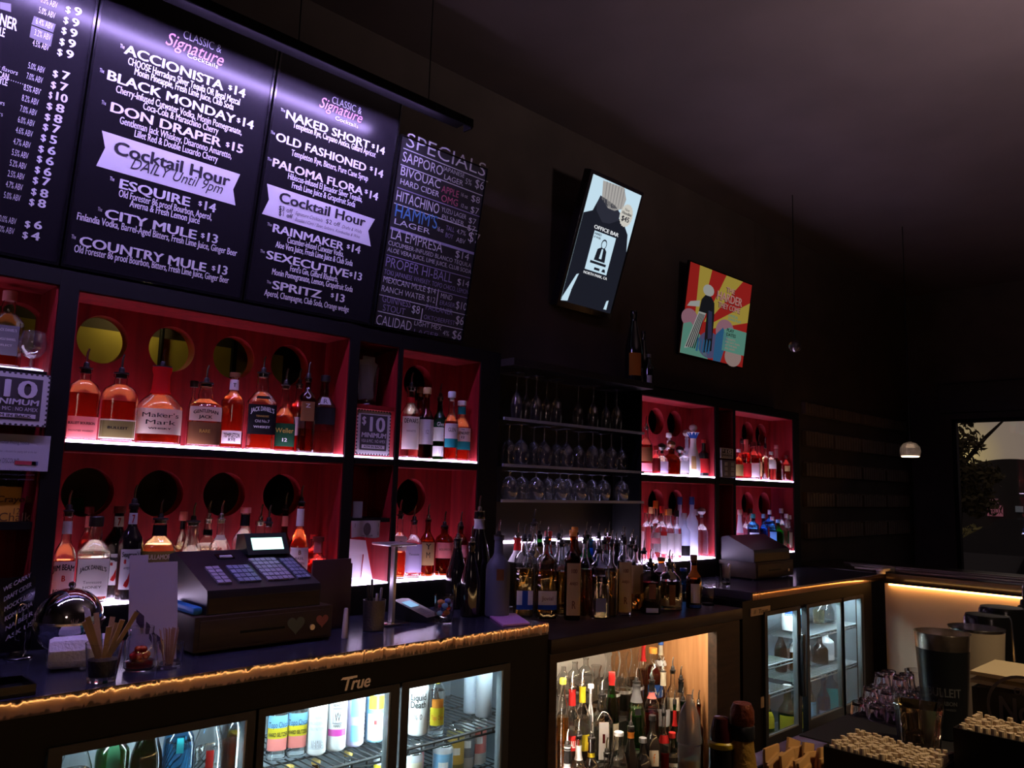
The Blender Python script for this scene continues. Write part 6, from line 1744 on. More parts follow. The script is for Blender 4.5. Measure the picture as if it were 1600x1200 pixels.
def ten_sign(label, x0, x1, z0, z1, y, small=False):
    t = thing('payment_sign', label, 'sign', (0, 0, 0), 0, 'ten dollar minimum signs')
    w, h = x1 - x0, z1 - z0
    bm = bmesh.new(); box(bm, x0, x1, y - .004, y, z0, z1)
    obj('board', bm, SIGNW, t)
    n = max(int(h / .012), 8); r = h / n * .28
    bm = bmesh.new()
    for a, b, c, d in ((x0 + w * .065, x1 - w * .065, z0 + h * .065, z0 + h * .085), (x0 + w * .065, x1 - w * .065, z1 - h * .085, z1 - h * .065), (x0 + w * .065, x0 + w * .085, z0 + h * .085, z1 - h * .085), (x1 - w * .085, x1 - w * .065, z0 + h * .085, z1 - h * .085)):
        pass
    quad(bm, [(x0 + w * .10, y - .0046, z0 + h * .10), (x1 - w * .10, y - .0046, z0 + h * .10), (x1 - w * .10, y - .0046, z1 - h * .10), (x0 + w * .10, y - .0046, z1 - h * .10)], 0)
    for k in range(n):                                   # perforation all round
        z = z0 + h * (k + .5) / n
        for x in (x0, x1):
            bmesh.ops.create_circle(bm, cap_ends=True, segments=8, radius=r, matrix=Matrix.Translation((x + (r * .4 if x == x0 else -r * .4), y - .0045, z)) @ Matrix.Rotation(PI / 2, 4, 'X'))
    m = max(int(w / .012), 6)
    for k in range(m):
        x = x0 + w * (k + .5) / m
        for z in (z0, z1):
            bmesh.ops.create_circle(bm, cap_ends=True, segments=8, radius=r, matrix=Matrix.Translation((x, y - .0045, z + (r * .4 if z == z0 else -r * .4))) @ Matrix.Rotation(PI / 2, 4, 'X'))
    quad(bm, [(x0 + w * .16, y - .0056, z0 + h * .14), (x1 - w * .16, y - .0056, z0 + h * .14), (x1 - w * .16, y - .0056, z0 + h * .22), (x0 + w * .16, y - .0056, z0 + h * .22)], 1)
    fn = on_front(y, .006)
    put_text(bm, '$', x0 + w * .13, z0 + h * .68, w * .13, h * .17, fn, 'b', 1)
    put_text(bm, '10', x0 + w * .27, z0 + h * .53, w * .56, h * .32, fn, 'b', 1)
    put_text(bm, 'MINIMUM', x0 + w * .13, z0 + h * .39, w * .74, h * .105, fn, 'b', 1, .1)
    put_text(bm, 'VISA & M/C : NO AMEX', x0 + w * .14, z0 + h * .275, w * .72, h * .07, fn, 'n', 1)
    put_text(bm, 'ATM IN BACK', x0 + w * .22, z0 + h * .155, w * .56, h * .05, fn, 'b', 0)
    obj('lettering', bm, [SIGND, M('sign_ink', (.66, .62, .72), .5)], t)
    return t


sg = [(0.4424,1.6831),(0.6096,1.7057),(0.6245,1.5423),(0.4571,1.5303)]
ten_sign('large ten dollar minimum sign with a stamp border, at the left edge', sg[0][0], sg[1][0], sg[2][1], zA - .018, 2.425)
sg = [(1.6058,1.6774),(1.7371,1.6888),(1.7434,1.5325),(1.6072,1.5257)]
zC = 1.7005
ten_sign('middle-sized ten dollar minimum sign in the narrow bay below the stuffed pint glass', 1.620, 1.768, 1.519, zC - .019, 2.460)
obj_c = B(1.6115, 1.7785, 2.45, 2.597, zC - .016, zC)
tag(obj('ledge', obj_c, RED), 'small red ledge in the narrow bay holding a pint glass', 'shelf')
zF0 = 1.5035
ten_sign('small ten dollar minimum sign between the two far red bays', 4.06, 4.20, zF0 + .11, 1.6726, 2.437)
t = thing('tin_box', 'small grey tin box with marks under the far ten dollar sign', 'box', (0, 0, 0))
bm = bmesh.new(); box(bm, 4.062, 4.215, 2.425, 2.50, zF0, zF0 + .10, 0, .003); obj('box', bm, M('tin_grey', (.20, .18, .17), .5, .3), t)
bm = bmesh.new()
for k in range(3):
    for j in range(2):
        box(bm, 4.09 + .07 * j, 4.12 + .07 * j, 2.4235, 2.4245, zF0 + .012 + .028 * k, zF0 + .032 + .028 * k)
obj('print', bm, M('tin_print', (.45, .44, .42), .5), t)

# framed notice under the large sign
sg = [(0.4485,1.523),(0.6285,1.5354),(0.6341,1.4233),(0.4587,1.4176)]
t = thing('paper_notice', 'white printed pricing notice hung under the large ten dollar sign', 'notice', (0, 0, 0))
bm = bmesh.new(); box(bm, sg[0][0], sg[1][0], 2.434, 2.436, sg[2][1], sg[0][1] - .004); obj('sheet', bm, paper('notice_white', (.56, .55, .62), .1), t)
bm = bmesh.new(); fn = on_front(2.434, .0008); xa, xb, z1, z0 = sg[0][0], sg[1][0], sg[0][1], sg[2][1]
put_text(bm, 'Customer Pricing Notice', xa + .05, z1 - .030, xb - xa - .10, .009, fn, 'n', 0)
put_text(bm, 'Our listed prices reflect a discount for paying cash at this bar', xa + .02, z1 - .052, xb - xa - .05, .006, fn, 't', 0)
put_text(bm, 'CASH DISCOUNT', xa + .05, z1 - .080, xb - xa - .12, .012, fn, 'n', 0)
for k in range(3):
    put_text(bm, 'Payments by card are charged at the regular posted menu price', xa + .02, z1 - .100 - .012 * k, xb - xa - .05, .005, fn, 't', 0)
quad(bm, [(xa + .10, 2.4332, z0 + .016), (xa + .15, 2.4332, z0 + .016), (xa + .15, 2.4332, z0 + .026), (xa + .10, 2.4332, z0 + .026)], 1)
quad(bm, [(xa + .155, 2.4332, z0 + .016), (xb - .04, 2.4332, z0 + .016), (xb - .04, 2.4332, z0 + .026), (xa + .155, 2.4332, z0 + .026)], 2)
obj('lettering', bm, [M('notice_ink', (.10, .10, .14), .6), M('notice_red', (.5, .05, .08), .6), M('notice_blue', (.12, .14, .30), .6)], t)

# left bay: bottle and snifter over the big sign, chalk box below
bottle('square', (0.5295 - .012, 2.535, zA, .205, .040), 'c', 'amber', .22, [(.16, .56, .62, 'grey')], ('cap', 'pink', .14), [("JACK DANIEL'S", .48, .035, .5, 'white', 'n'), ('SINGLE BARREL', .36, .03, .5, 'white', 'n'), ('SELECT', .28, .025, .35, 'white', 'n')], 'square whiskey bottle with a grey shield label above the large ten dollar sign')
t = thing('brandy_snifter', 'small brandy snifter beside the bottle over the large sign', 'glass', (0.5913 - .018, 2.482, zA + .0007))
bm = bmesh.new(); sn = [(.004, .030), (.020, .036), (.033, .055), (.035, .075), (.026, .105)]; lathe(bm, sn, 22, cap0=False, cap1=False); obj('bowl', bm, RIMG, t, 60)
bm = bmesh.new(); lathe(bm, [(.030, 0), (.029, .002), (.005, .006), (.004, .031)], 20); obj('foot', bm, RIMG, t, 60)
bx = [(0.5002,1.3802),(0.5782,1.3817),(0.5868,1.2899),(0.5088,1.2906)]
t = thing('chalk_box', 'yellow cardboard chalk box on the dark left shelf', 'box', (0, 0, 0))
bm = bmesh.new(); box(bm, bx[0][0], bx[1][0], 2.46, 2.53, zA2 + .0007, bx[0][1]); obj('carton', bm, M('carton_yellow', (.60, .30, .03), .6), t)
bm = bmesh.new(); fn = on_front(2.46, .0008); put_text(bm, 'Crayola', bx[0][0] + .02, bx[0][1] - .04, .085, .016, fn, 'b', 0, .1); put_text(bm, 'Chalk', bx[0][0] + .03, bx[0][1] - .09, .075, .022, fn, 'n', 0); put_text(bm, '12', bx[0][0] + .06, zA2 + .02, .02, .016, fn, 'n', 0)
obj('lettering', bm, M('carton_ink', (.10, .04, .01), .6), t)

# narrow bay: pint glass with bills, dollar bill, cards, lit cups
t = tumbler('pint glass stuffed with folded paper in the narrow bay', (1.695, 2.515, zC + .0007), .034, .046, .150)
bm = bmesh.new()
for k in range(5):
    a = .5 * k
    box(bm, -.032, .034, -.001 + .006 * k - .014, .001 + .006 * k - .014, .03, .165 + .012 * (k % 3), 0, 0, Matrix.Rotation(.12 * (k - 2), 4, 'Y') @ Matrix.Rotation(.2 * (k - 2), 4, 'Z'))
pp = obj('paper_wad', bm, paper('bill_paper', (.50, .47, .46), .2), t); pp.scale = (.82, .82, 1)
zc2 = 1.2899
tag(obj('ledge', B(1.6115, 1.7785, 2.447, 2.596, zc2 - .014, zc2), BLACK), 'black ledge in the narrow bay with a dollar bill taped to it', 'shelf')
q = [(1.6048,1.2884),(1.7368,1.2827),(1.729,1.2231),(1.606,1.2282)]
t = thing('dollar_bill', 'one dollar bill taped to the front of the narrow bay', 'banknote', (0, 0, 0))
xa, xb, z1, z0 = q[0][0], q[1][0] - .008, q[0][1] - .006, q[2][1]
bm = bmesh.new()
n = 12
top = [bm.verts.new((xa + (xb - xa) * i / n, 2.4355 - .003 * math.sin(i * .8), z1)) for i in range(n + 1)]
bot = [bm.verts.new((xa + (xb - xa) * i / n, 2.4335 - .006 * math.sin(i * .8 + .5), z0 + .003 * math.sin(i * .5))) for i in range(n + 1)]
for i in range(n):
    bm.faces.new((bot[i], bot[i + 1], top[i + 1], top[i]))
obj('note', bm, paper('bill_green', (.42, .36, .34), .1), t)
bm = bmesh.new()
w = xb - xa; h = z1 - z0
vs = [bm.verts.new((xa + w * .5 + w * .13 * math.cos(2 * PI * i / 20), 2.426, z0 + h * .5 + h * .38 * math.sin(2 * PI * i / 20))) for i in range(20)]
bm.faces.new(vs[::-1])
put_text(bm, '1', xa + w * .06, z0 + h * .62, w * .05, h * .22, on_front(2.426, 0), 'b'); put_text(bm, '1', xa + w * .86, z0 + h * .62, w * .05, h * .22, on_front(2.426, 0), 'b'); put_text(bm, '1', xa + w * .86, z0 + h * .12, w * .05, h * .22, on_front(2.426, 0), 'b')
put_text(bm, 'ONE DOLLAR', xa + w * .3, z0 + h * .06, w * .4, h * .10, on_front(2.426, 0), 'b')
obj('engraving', bm, M('bill_ink', (.10, .07, .07), .6), t)
tag(obj('id_card', B(1.622, 1.662, 2.455, 2.457, zc2 + .0007, zc2 + .060), paper('id_card_paper', (.30, .30, .33), .1)), 'small pale card standing on the black ledge in the narrow bay', 'card')
t = thing('paper_sheet', 'white sheet leaning in the lit foot of the narrow bay', 'paper', (0, 0, 0))
bm = bmesh.new(); quad(bm, [(1.613, 2.52, 1.0615), (1.776, 2.535, 1.0615), (1.772, 2.585, 1.20), (1.616, 2.575, 1.215)]); obj('sheet', bm, paper('bright_sheet', (.70, .70, .80), .5), t)
tumbler('clear tumbler glowing in the lit foot of the narrow bay', (1.655, 2.475, 1.0617), .024, .030, .10)

# bottles on top of the shelving, above the wine glasses
for k, a, g, lb, cp_, d in [
    ('champ', (3.325,2.502,1.956,0.3948,0.045), 'k', [(.12, .42, .75, 'orange')], ('none', ''), 'large dark sparkling wine bottle with an orange label on top of the shelving'),
    ('champ', (3.4965,2.566,1.956,0.3199,0.0277), 'k', [(.1, .35, .7, 'cream')], ('none', ''), 'dark bottle with a cream label behind the orange-labelled one'),
    ('wine', (3.4138,2.472,1.956,0.1653,0.0269), 'k', [(.1, .35, .5, 'white')], ('cap', 'grey', .1), 'smaller dark bottle with a tiny white label on top of the shelving')]:
    bottle(k, a, g, None, 0, lb, cp_, (), d, 'bottles on top of the shelving')

# ================================================================ far counter
register('black cash register seen from its side on the far counter', 4.03, 4.46, 2.20, 2.43, .9535, 1.0471, 4.04, 4.45, 1.1114, 1.1812, False)
t = thing('desk_phone', 'white telephone handset lying on the far counter', 'telephone', (5.1878,2.4626 - .50, ZT + .001), .05)
bm = bmesh.new(); box(bm, -.11, .11, -.024, .024, .012, .032, 0, .008); obj('handle', bm, M('phone_white', (.55, .48, .42), .4), t)
for s in (-1, 1):
    bm = bmesh.new(); cyl(bm, (.085 * s, 0, 0), (.085 * s, 0, .0125), .024, .026, 18); obj('cup', bm, MATS['phone_white'], t)


# ================================================================ near bar: caddy, straws, shaker tins, glasses
ZB = .9708
CAD = M('caddy_black', (.008, .007, .007), .35)
STRAWT = M('straw_paper', (.62, .47, .30), .75)


def straw_bin(label, x0, x1, y0, y1, zt, nx, ny, parent_label, seed):
    t = thing('straw_bin', label, 'straw holder', (0, 0, 0), 0, 'bins of the bar caddy')
    bm = bmesh.new(); w = .003
    zr = zt - .018
    for q in ((x0, x1, y0, y0 + w), (x0, x1, y1 - w, y1), (x0, x0 + w, y0 + w, y1 - w), (x1 - w, x1, y0 + w, y1 - w)):
        box(bm, q[0], q[1], q[2], q[3], ZB, zr)
    box(bm, x0 + w, x1 - w, y0 + w, y1 - w, ZB, ZB + .004)
    obj('bin', bm, CAD, t)
    rr = random.Random(seed)
    proto = None
    dx, dy = (x1 - x0 - .008) / nx, (y1 - y0 - .008) / ny
    r = min(dx, dy) * .47
    k = 0
    for i in range(nx):
        for j in range(ny):
            h = zt - .014 + rr.uniform(-.0035, .0035) - (ZB + .0045)
            if proto is None:
                bm = bmesh.new(); lathe(bm, [(r * .8, 0), (r, .001), (r, .97), (r * .92, 1.0)], 8)
                o = obj('paper_straw', bm, STRAWT); proto = o
            else:
                o = proto.copy(); C.objects.link(o)
            o.location = (x0 + .004 + dx * (i + .5), y0 + .004 + dy * (j + .5), ZB + .0045)
            o.scale = (1, 1, h)
            o['label'] = parent_label; o['category'] = 'straw'; o['group'] = 'wrapped straws: ' + parent_label
            k += 1
    return t


straw_bin('low black caddy bin packed with wrapped straws, in front of the stacked shot glasses', 1.107, 1.207, .368, .508, 1.100, 13, 16, 'paper wrapped straw standing upright in the low black bin', 3)
straw_bin('taller black caddy bin packed with wrapped straws, at the right edge', 1.166, 1.256, .283, .363, 1.146, 11, 8, 'paper wrapped straw standing upright in the taller black bin', 5)

# napkin box with a round emblem
t = thing('napkin_box', 'black napkin box with a round number emblem, at the right edge', 'napkin box', (0, 0, 0))
nx0, nx1, ny0, ny1, nzt = 1.30, 1.43, .245, .378, 1.178
bm = bmesh.new(); w = .003
for q in ((nx0, nx1, ny0, ny0 + w), (nx0, nx1, ny1 - w, ny1), (nx0, nx0 + w, ny0 + w, ny1 - w), (nx1 - w, nx1, ny0 + w, ny1 - w)):
    box(bm, q[0], q[1], q[2], q[3], ZB, nzt - .022)
box(bm, nx0 + w, nx1 - w, ny0 + w, ny1 - w, ZB, ZB + .004)
obj('box', bm, CAD, t)
bm = bmesh.new()
ec = (0.3137,1.1361)
er = .046
fe = lambda u, v: (nx0 - .0006, ec[0] - u, ec[1] + v)
for r0, r1 in ((er, er - .004),):
    a = [bm.verts.new(fe(r0 * math.cos(2 * PI * i / 40), r0 * math.sin(2 * PI * i / 40))) for i in range(40)]
    b = [bm.verts.new(fe(r1 * math.cos(2 * PI * i / 40), r1 * math.sin(2 * PI * i / 40))) for i in range(40)]
    for i in range(40):
        bm.faces.new((a[i], a[(i + 1) % 40], b[(i + 1) % 40], b[i]))
put_text(bm, 'OLD', -.012, .020, .024, .009, fe, 'b'); put_text(bm, 'No.7', -.032, -.016, .064, .030, fe, 'b'); put_text(bm, 'BRAND', -.015, -.030, .030, .008, fe, 'b')
obj('emblem', bm, M('emblem_grey', (.16, .13, .12), .5), t)
bm = bmesh.new()
for k in range(9):
    z = ZB + .12 + (nzt - ZB - .12) * k / 8
    box(bm, nx0 + .006 - .004 * (k > 6), nx1 - .006, ny0 + .006, ny1 - .004 + .006 * (k > 6), z - .006, z - .0008)
tag(obj('paper_napkins', bm, paper('napkin_cream', (.66, .54, .34), .2)), 'stack of cream paper napkins in the black emblem box', 'napkins')

# packets in a low bin at the bottom edge
t = thing('packet_bin', 'low black bin of tan sugar packets at the bottom edge of the near bar', 'bin', (0, 0, 0))
bm = bmesh.new(); px0, px1, py0, py1 = 1.085, 1.185, .512, .60
for q in ((px0, px1, py0, py0 + .003), (px0, px1, py1 - .003, py1), (px0, px0 + .003, py0 + .003, py1 - .003), (px1 - .003, px1, py0 + .003, py1 - .003)):
    box(bm, q[0], q[1], q[2], q[3], ZB, 1.035)
box(bm, px0 + .003, px1 - .003, py0 + .003, py1 - .003, ZB, ZB + .004)
obj('bin', bm, CAD, t)
bm = bmesh.new(); box(bm, -.019, .019, -.0022, .0022, 0, .064, 0, .001)
pk0 = obj('sugar_packet', bm, paper('packet_tan', (.60, .33, .12), .15))
n = 0
for i in range(2):
    for j in range(8):
        o = pk0 if n == 0 else pk0.copy()
        if n: C.objects.link(o)
        o.location = (px0 + .026 + .047 * i, py0 + .012 + .0086 * j, ZB + .018 + .005 * ((i * 3 + j * 5) % 3)); o.rotation_euler = (-.06 + .03 * (j % 3), (.18 if i else -.18) + .08 * ((j * 7) % 5 - 2), .22 * ((j * 3 + i) % 5 - 2) * .3)
        o['label'] = 'tan sugar packet standing in the low black bin'; o['category'] = 'packet'; o['group'] = 'sugar packets in the low bin'
        n += 1


# shaker tins
def tin(label, loc, r0, r1, h, mats, rim=.028, emblem=False, closed_top=False, name='shaker_tin'):
    t = thing(name, label, 'shaker', loc, -math.atan2(loc[0], loc[1]))
    bm = bmesh.new()
    if closed_top:
        lathe(bm, [(r0, 0), (r0, .003), (r1, h - .008), (r1 * .93, h), (.001, h + .001)], 32)
        obj('body', bm, mats[0], t)
        return t
    rr = r0 + (r1 - r0) * (h - rim) / h
    bm = bmesh.new(); lathe(bm, [(r0 * .9, 0), (r0, .004), (rr, h - rim)], 36, cap1=False); obj('sleeve', bm, mats[0], t)
    bm = bmesh.new(); lathe(bm, [(rr, h - rim), (r1, h - .002), (r1 + .0012, h), (r1 - .002, h), (rr - .002, h - rim), (r0 * .92, .01), (.001, .009)], 36, cap0=False); obj('steel_rim', bm, mats[1], t)
    if emblem:
        bm = bmesh.new()

        def cf(u, v):
            k = r0 + (r1 - r0) * v / h + .0006
            return (k * math.sin(u / k), -k * math.cos(u / k), v)
        put_text(bm, 'BULLEIT', -.030, h * .42, .060, .015, cf, 'b', 0); put_text(bm, 'BOURBON', -.022, h * .34, .044, .007, cf, 'b', 0); put_text(bm, 'FRONTIER WHISKEY', -.020, h * .29, .040, .004, cf, 'n', 0)
        obj('lettering', bm, M('tin_lettering', (.10, .10, .10), .45), t)
    return t


tin('black shaker tin with a steel rim and faint lettering', (1.7162,0.5473, ZB), .037, 0.0487, 0 + .193, [M('tin_black', (.008, .009, .010), .3), M('tin_steel', (.80, .72, .62), .26, 1.0)], .030, True)
tin('beige shaker tin with a steel lip behind the black lettered one', (1.85, .525, ZB), .040, .051, .192, [M('tin_beige', (.42, .33, .23), .35), STEEL], .006)
tin('upturned black tumbler, left of two behind the beige tin', (1.965, .535, ZB), .053, .045, .205, [BLACKG], closed_top=True, name='black_tumbler')
tin('upturned black tumbler, right of two near the frame edge', (2.075, .535, ZB), .054, .046, .212, [BLACKG], closed_top=True, name='black_tumbler')
for k, (x, y, c_) in enumerate(((2.30, .545, 'pink'), (2.40, .555, 'silver'))):
    bottle('round', (x, y, ZB, .19, .030), 'c', 'red' if k == 0 else 'pale', .5, [(.2, .5, .9, c_)], ('pour', 'black'), (), 'small %s-labelled bottle with a pourer at the right edge, behind the upturned tumblers' % ('pink' if k == 0 else 'silver'), 'bottles by the upturned tumblers')

# glass with amber drink
t = thing('drink_glass', 'tapered clear glass of amber drink on ice beside the straws', 'glass', (1.5884,0.5508, ZB + .02), .3)
bm = bmesh.new(); lathe(bm, [(.032, 0, 5), (.034, .004, 5), (.043, .100, 5), (.0415, .100, 5), (.033, .012, 5), (.001, .011, 5)], 24); obj('glass', bm, CLEAR, t)
bm = bmesh.new(); lathe(bm, [(.031, .0135, 5), (.0385, .078, 5), (.001, .079, 5)], 24); obj('drink', bm, liquid('amber_drink', (.98, .70, .24), 0.0, 1.33), t)
tag(obj('bar_mat', B(1.50, 2.2, .44, .735, ZB - .0005, ZB + .0002), M('bar_mat_black', (.012, .011, .011), .6)), 'thin black mat under the shaker tins and shot glasses', 'mat')
t['label'] = 'tapered clear glass of amber drink beside the straws'
t.location.z = ZB + .0010

# pile of upturned shot glasses, three tiers
SHOT = clear_glass('shot_glass', (.97, .95, .97), 0.0, 1.5)
bm = bmesh.new(); lathe(bm, [(.0150, 0), (.0170, 0), (.0168, .003), (.0140, .0275), (.0128, .0288), (.0008, .0288)], 12, cap0=False); lathe(bm, [(.0008, .021), (.0122, .021), (.0150, 0)], 12, cap0=False, cap1=False); bmesh.ops.remove_doubles(bm, verts=list(bm.verts), dist=1e-5); bmesh.ops.recalc_face_normals(bm, faces=list(bm.faces))
first = obj('shot_glass', bm, SHOT)
pos = []
gx, gy = 1.741,0.6877
for tier, (n_, off) in enumerate(((4, 0), (3, .5), (2, 1.0))):
    for i in range(n_):
        for j in range(n_):
            pos.append((gx + .012 + (i + off) * .0352 - .03, gy - .05 + (j + off) * .0352 - .03, ZB + .0008 + tier * .0292, tier))
rows_ = ['bottom', 'middle', 'top']
for k, (x, y, z, tier) in enumerate(pos):
    o = first if k == 0 else first.copy()
    if k: C.objects.link(o)
    o.location = (x, y, z); o.rotation_euler = (0, 0, .4 * k)
    o['label'] = 'upturned clear shot glass in the %s tier of the pile' % rows_[tier]; o['category'] = 'glass'; o['group'] = 'shot glasses piled, %s tier' % rows_[tier]
tumbler('upright ridged shot glass leaning on the black lettered tin', (1.7785,0.6141, ZB + .0008), .020, .026, .10)

# bottles standing at the bottom edge of the picture
t = thing('squeeze_bottle', 'greyish clear squeeze bottle with a ridged dome, lowest in the picture', 'bottle', (0.8994,0.5851, ZB))
hz = 1.1653 - ZB
bm = bmesh.new(); lathe(bm, [(0.0133, 0), (0.0144, .004), (0.0144, hz - .058), (0.0159, hz - .056), (0.0159, hz - .050), (0.0144, hz - .045), (0.0141, hz - .036), (0.0130, hz - .026), (0.0089, hz - .014), (0.0044, hz - .008), (0.0033, hz)], 26)
obj('body', bm, thin_glass('grey_plastic', (.86, .82, .78), .12, .28), t)
bm = bmesh.new(); lathe(bm, [(0.0130, .004), (0.0130, hz - .075)], 22); obj('syrup', bm, LQ['gold'], t)
bm = bmesh.new(); quad(bm, [(-.0095, -.0125, .02), (-.003, -.0150, .02), (-.003, -.0150, hz - .085), (-.0095, -.0125, hz - .085)]); obj('label', bm, PM('red'), t)
t.rotation_euler = (0, 0, -1.0)
t = thing('bitters_bottle', 'black bottle with a dark red cap and a yellow collar', 'bottle', (0.9279,0.557, ZB))
hz = 1.1393 - ZB
bm = bmesh.new(); lathe(bm, [(.014, 0), (.0155, .003), (.0155, hz - .038), (.0150, hz - .033)], 24); obj('body', bm, DARKG, t)
bm = bmesh.new(); lathe(bm, [(.0155, hz - .035), (.0165, hz - .033), (.0165, hz - .029), (.0145, hz - .027)], 24); obj('collar', bm, M('collar_yellow', (.62, .42, .02), .4), t)
bm = bmesh.new(); lathe(bm, [(.0140, hz - .0275), (.0135, hz - .016), (.011, hz - .006), (.0095, hz), (.001, hz + .001)], 24); obj('cap', bm, M('cap_dark_red', (.045, .008, .010), .12), t)
t = thing('sparkling_bottle', 'bottle with gold foil shoulders and a brown wired cap', 'bottle', (0.9468,0.5384, ZB))
hz = 1.1576 - ZB
bm = bmesh.new(); lathe(bm, [(.024, 0), (.024, .02), (.023, .05), (.018, hz - .082), (.0145, hz - .055), (.0135, hz - .043)], 24); obj('foil', bm, M('gold_foil', (.62, .34, .07), .38, .55, bump=.5, nscale=60), t)
bm = bmesh.new(); lathe(bm, [(.0142, hz - .043), (.0150, hz - .041), (.0150, hz - .027), (.014, hz - .0255)], 24); obj('neck_band', bm, M('band_black', (.015, .015, .018), .35), t)
bm = bmesh.new(); lathe(bm, [(.0135, hz - .026), (.0148, hz - .022), (.0145, hz - .008), (.011, hz), (.001, hz + .0005)], 20); obj('cap', bm, M('cap_brown_foil', (.20, .045, .02), .3, .3, bump=.4, nscale=90), t)


# ================================================================ wall decor
def tilt_frame(y0, z0, deg):
    a = math.radians(deg)
    o = Vector((0, y0, z0)); v = Vector((0, -math.sin(a), math.cos(a))); n = Vector((0, -math.cos(a), -math.sin(a)))
    M4 = Matrix(((1, v.x, -n.x, o.x), (0, v.y, -n.y, o.y), (0, v.z, -n.z, o.z), (0, 0, 0, 1)))
    return (lambda off: (lambda u, s: o + Vector((u, 0, 0)) + v * s + n * off)), M4


def poly(bm, fn, pts, mi):
    f = bm.faces.new([bm.verts.new(fn(u, v)) for u, v in pts]); f.material_index = mi
    return f


def disc(bm, fn, cx, cy, rx, ry, mi, n=24, star=0.0):
    poly(bm, fn, [(cx + rx * (1 + (star if i % 2 else 0)) * math.cos(2 * PI * i / n), cy + ry * (1 + (star if i % 2 else 0)) * math.sin(2 * PI * i / n)) for i in range(n)], mi)


# upright screen showing a hooded top
scr = [(2.8041,0.5963),(3.1818,0.595),(3.2026,-0.046),(2.817,0)]
sf, M4 = tilt_frame(2.55, 2.3442, 18.3)
u0 = (scr[0][0] + scr[3][0]) / 2; u1 = (scr[1][0] + scr[2][0]) / 2; s1 = (scr[0][1] + scr[1][1]) / 2; s0 = (scr[3][1] + scr[2][1]) / 2
t = thing('wall_screen', 'upright lit screen showing the back of a hooded top, on the dark wall', 'screen', (0, 0, 0))
bm = bmesh.new(); box(bm, u0 - .018, u1 + .018, s0 - .03, s1 + .02, .001, .05, 0, .004, M4)
obj('casing', bm, M('screen_casing', (.014, .010, .014), .28), t)
bm = bmesh.new(); box(bm, (u0 + u1) / 2 - .03, (u0 + u1) / 2 + .03, s0 + .01, s0 + .08, .0505, .06, 0, 0, M4); obj('bracket', bm, BLACK, t)


def SC(n, c, s):
    return glow('screen_' + n, c, s)


w, h = u1 - u0, s1 - s0
bm = bmesh.new()
fn = lambda k: (lambda a, b: sf(.0012 + .0005 * k)(u0 + w * a, s0 + h * b))
poly(bm, fn(0), [(0, 0), (1, 0), (1, 1), (0, 1)], 0)
# hooded top, seen from behind
poly(bm, fn(1), [(.00, .0), (1., .0), (1.0, .52), (.93, .66), (.80, .73), (.66, .76), (.62, .83), (.45, .88), (.22, .86), (.15, .74), (.0, .70)], 1)
poly(bm, fn(2), [(.22, .75), (.19, .80), (.22, .87), (.36, .86), (.55, .84), (.67, .80), (.68, .74), (.52, .69), (.38, .68)], 2)
poly(bm, fn(2), [(.20, .985), (.62, 1.0), (.72, .92), (.70, .84), (.55, .80), (.42, .80), (.26, .85)][::-1], 3)     # pale hair
for k in range(7):
    poly(bm, fn(3), [(.27 + .06 * k, .99), (.285 + .06 * k, .99), (.33 + .055 * k, .83), (.32 + .055 * k, .83)][::-1], 4)
poly(bm, fn(2), [(0, .02), (.10, .02), (.20, .24), (.16, .23)], 0); poly(bm, fn(2), [(.0, .0), (.12, .01), (.14, .10), (.02, .04)], 0); poly(bm, fn(2), [(.84, .02), (.90, .02), (.90, .10), (.86, .09)], 0)
# printed panel on the back
poly(bm, fn(3), [(.28, .29), (.72, .29), (.72, .60), (.28, .60)], 0)
put_text(bm, 'OFFICE BAR', .25, .615, .50, .028, fn(4), 'b', 5); put_text(bm, 'NORTH PARK, CA', .27, .255, .48, .020, fn(4), 'b', 5)
put_text(bm, 'HARD', .29, .572, .14, .018, fn(5), 'b', 1); put_text(bm, 'AT WORK', .29, .546, .14, .016, fn(5), 'b', 1)
disc(bm, fn(5), .52, .52, .055, .04, 1); disc(bm, fn(6), .52, .518, .042, .030, 0)
poly(bm, fn(5), [(.40, .38), (.62, .38), (.60, .47), (.56, .49), (.48, .49), (.42, .47)], 1); poly(bm, fn(6), [(.49, .40), (.54, .40), (.53, .48), (.50, .48)], 0)
poly(bm, fn(5), [(.34, .35), (.66, .35), (.66, .37), (.34, .37)], 1); poly(bm, fn(5), [(.45, .305), (.56, .305), (.56, .325), (.45, .325)], 1); poly(bm, fn(5), [(.60, .305), (.68, .305), (.66, .33), (.62, .33)], 1)
disc(bm, fn(4), .80, .80, .135, .095, 6, 40, -.08)
put_text(bm, 'New', .74, .835, .10, .022, fn(6), 'n', 1, .1); put_text(bm, 'Hoodies', .70, .805, .20, .024, fn(6), 'b', 1, .1); put_text(bm, '$45', .71, .752, .17, .040, fn(6), 'b', 1, .1)
obj('display', bm, [SC('sky', (.55, .74, .86), .62), SC('navy', (.020, .022, .036), .35), SC('navy_light', (.030, .032, .050), .5), SC('hair', (.44, .42, .40), .55), SC('hair_shade', (.26, .25, .25), .5), SC('white', (.8, .82, .85), .6), SC('badge', (.62, .60, .54), .6)], t)

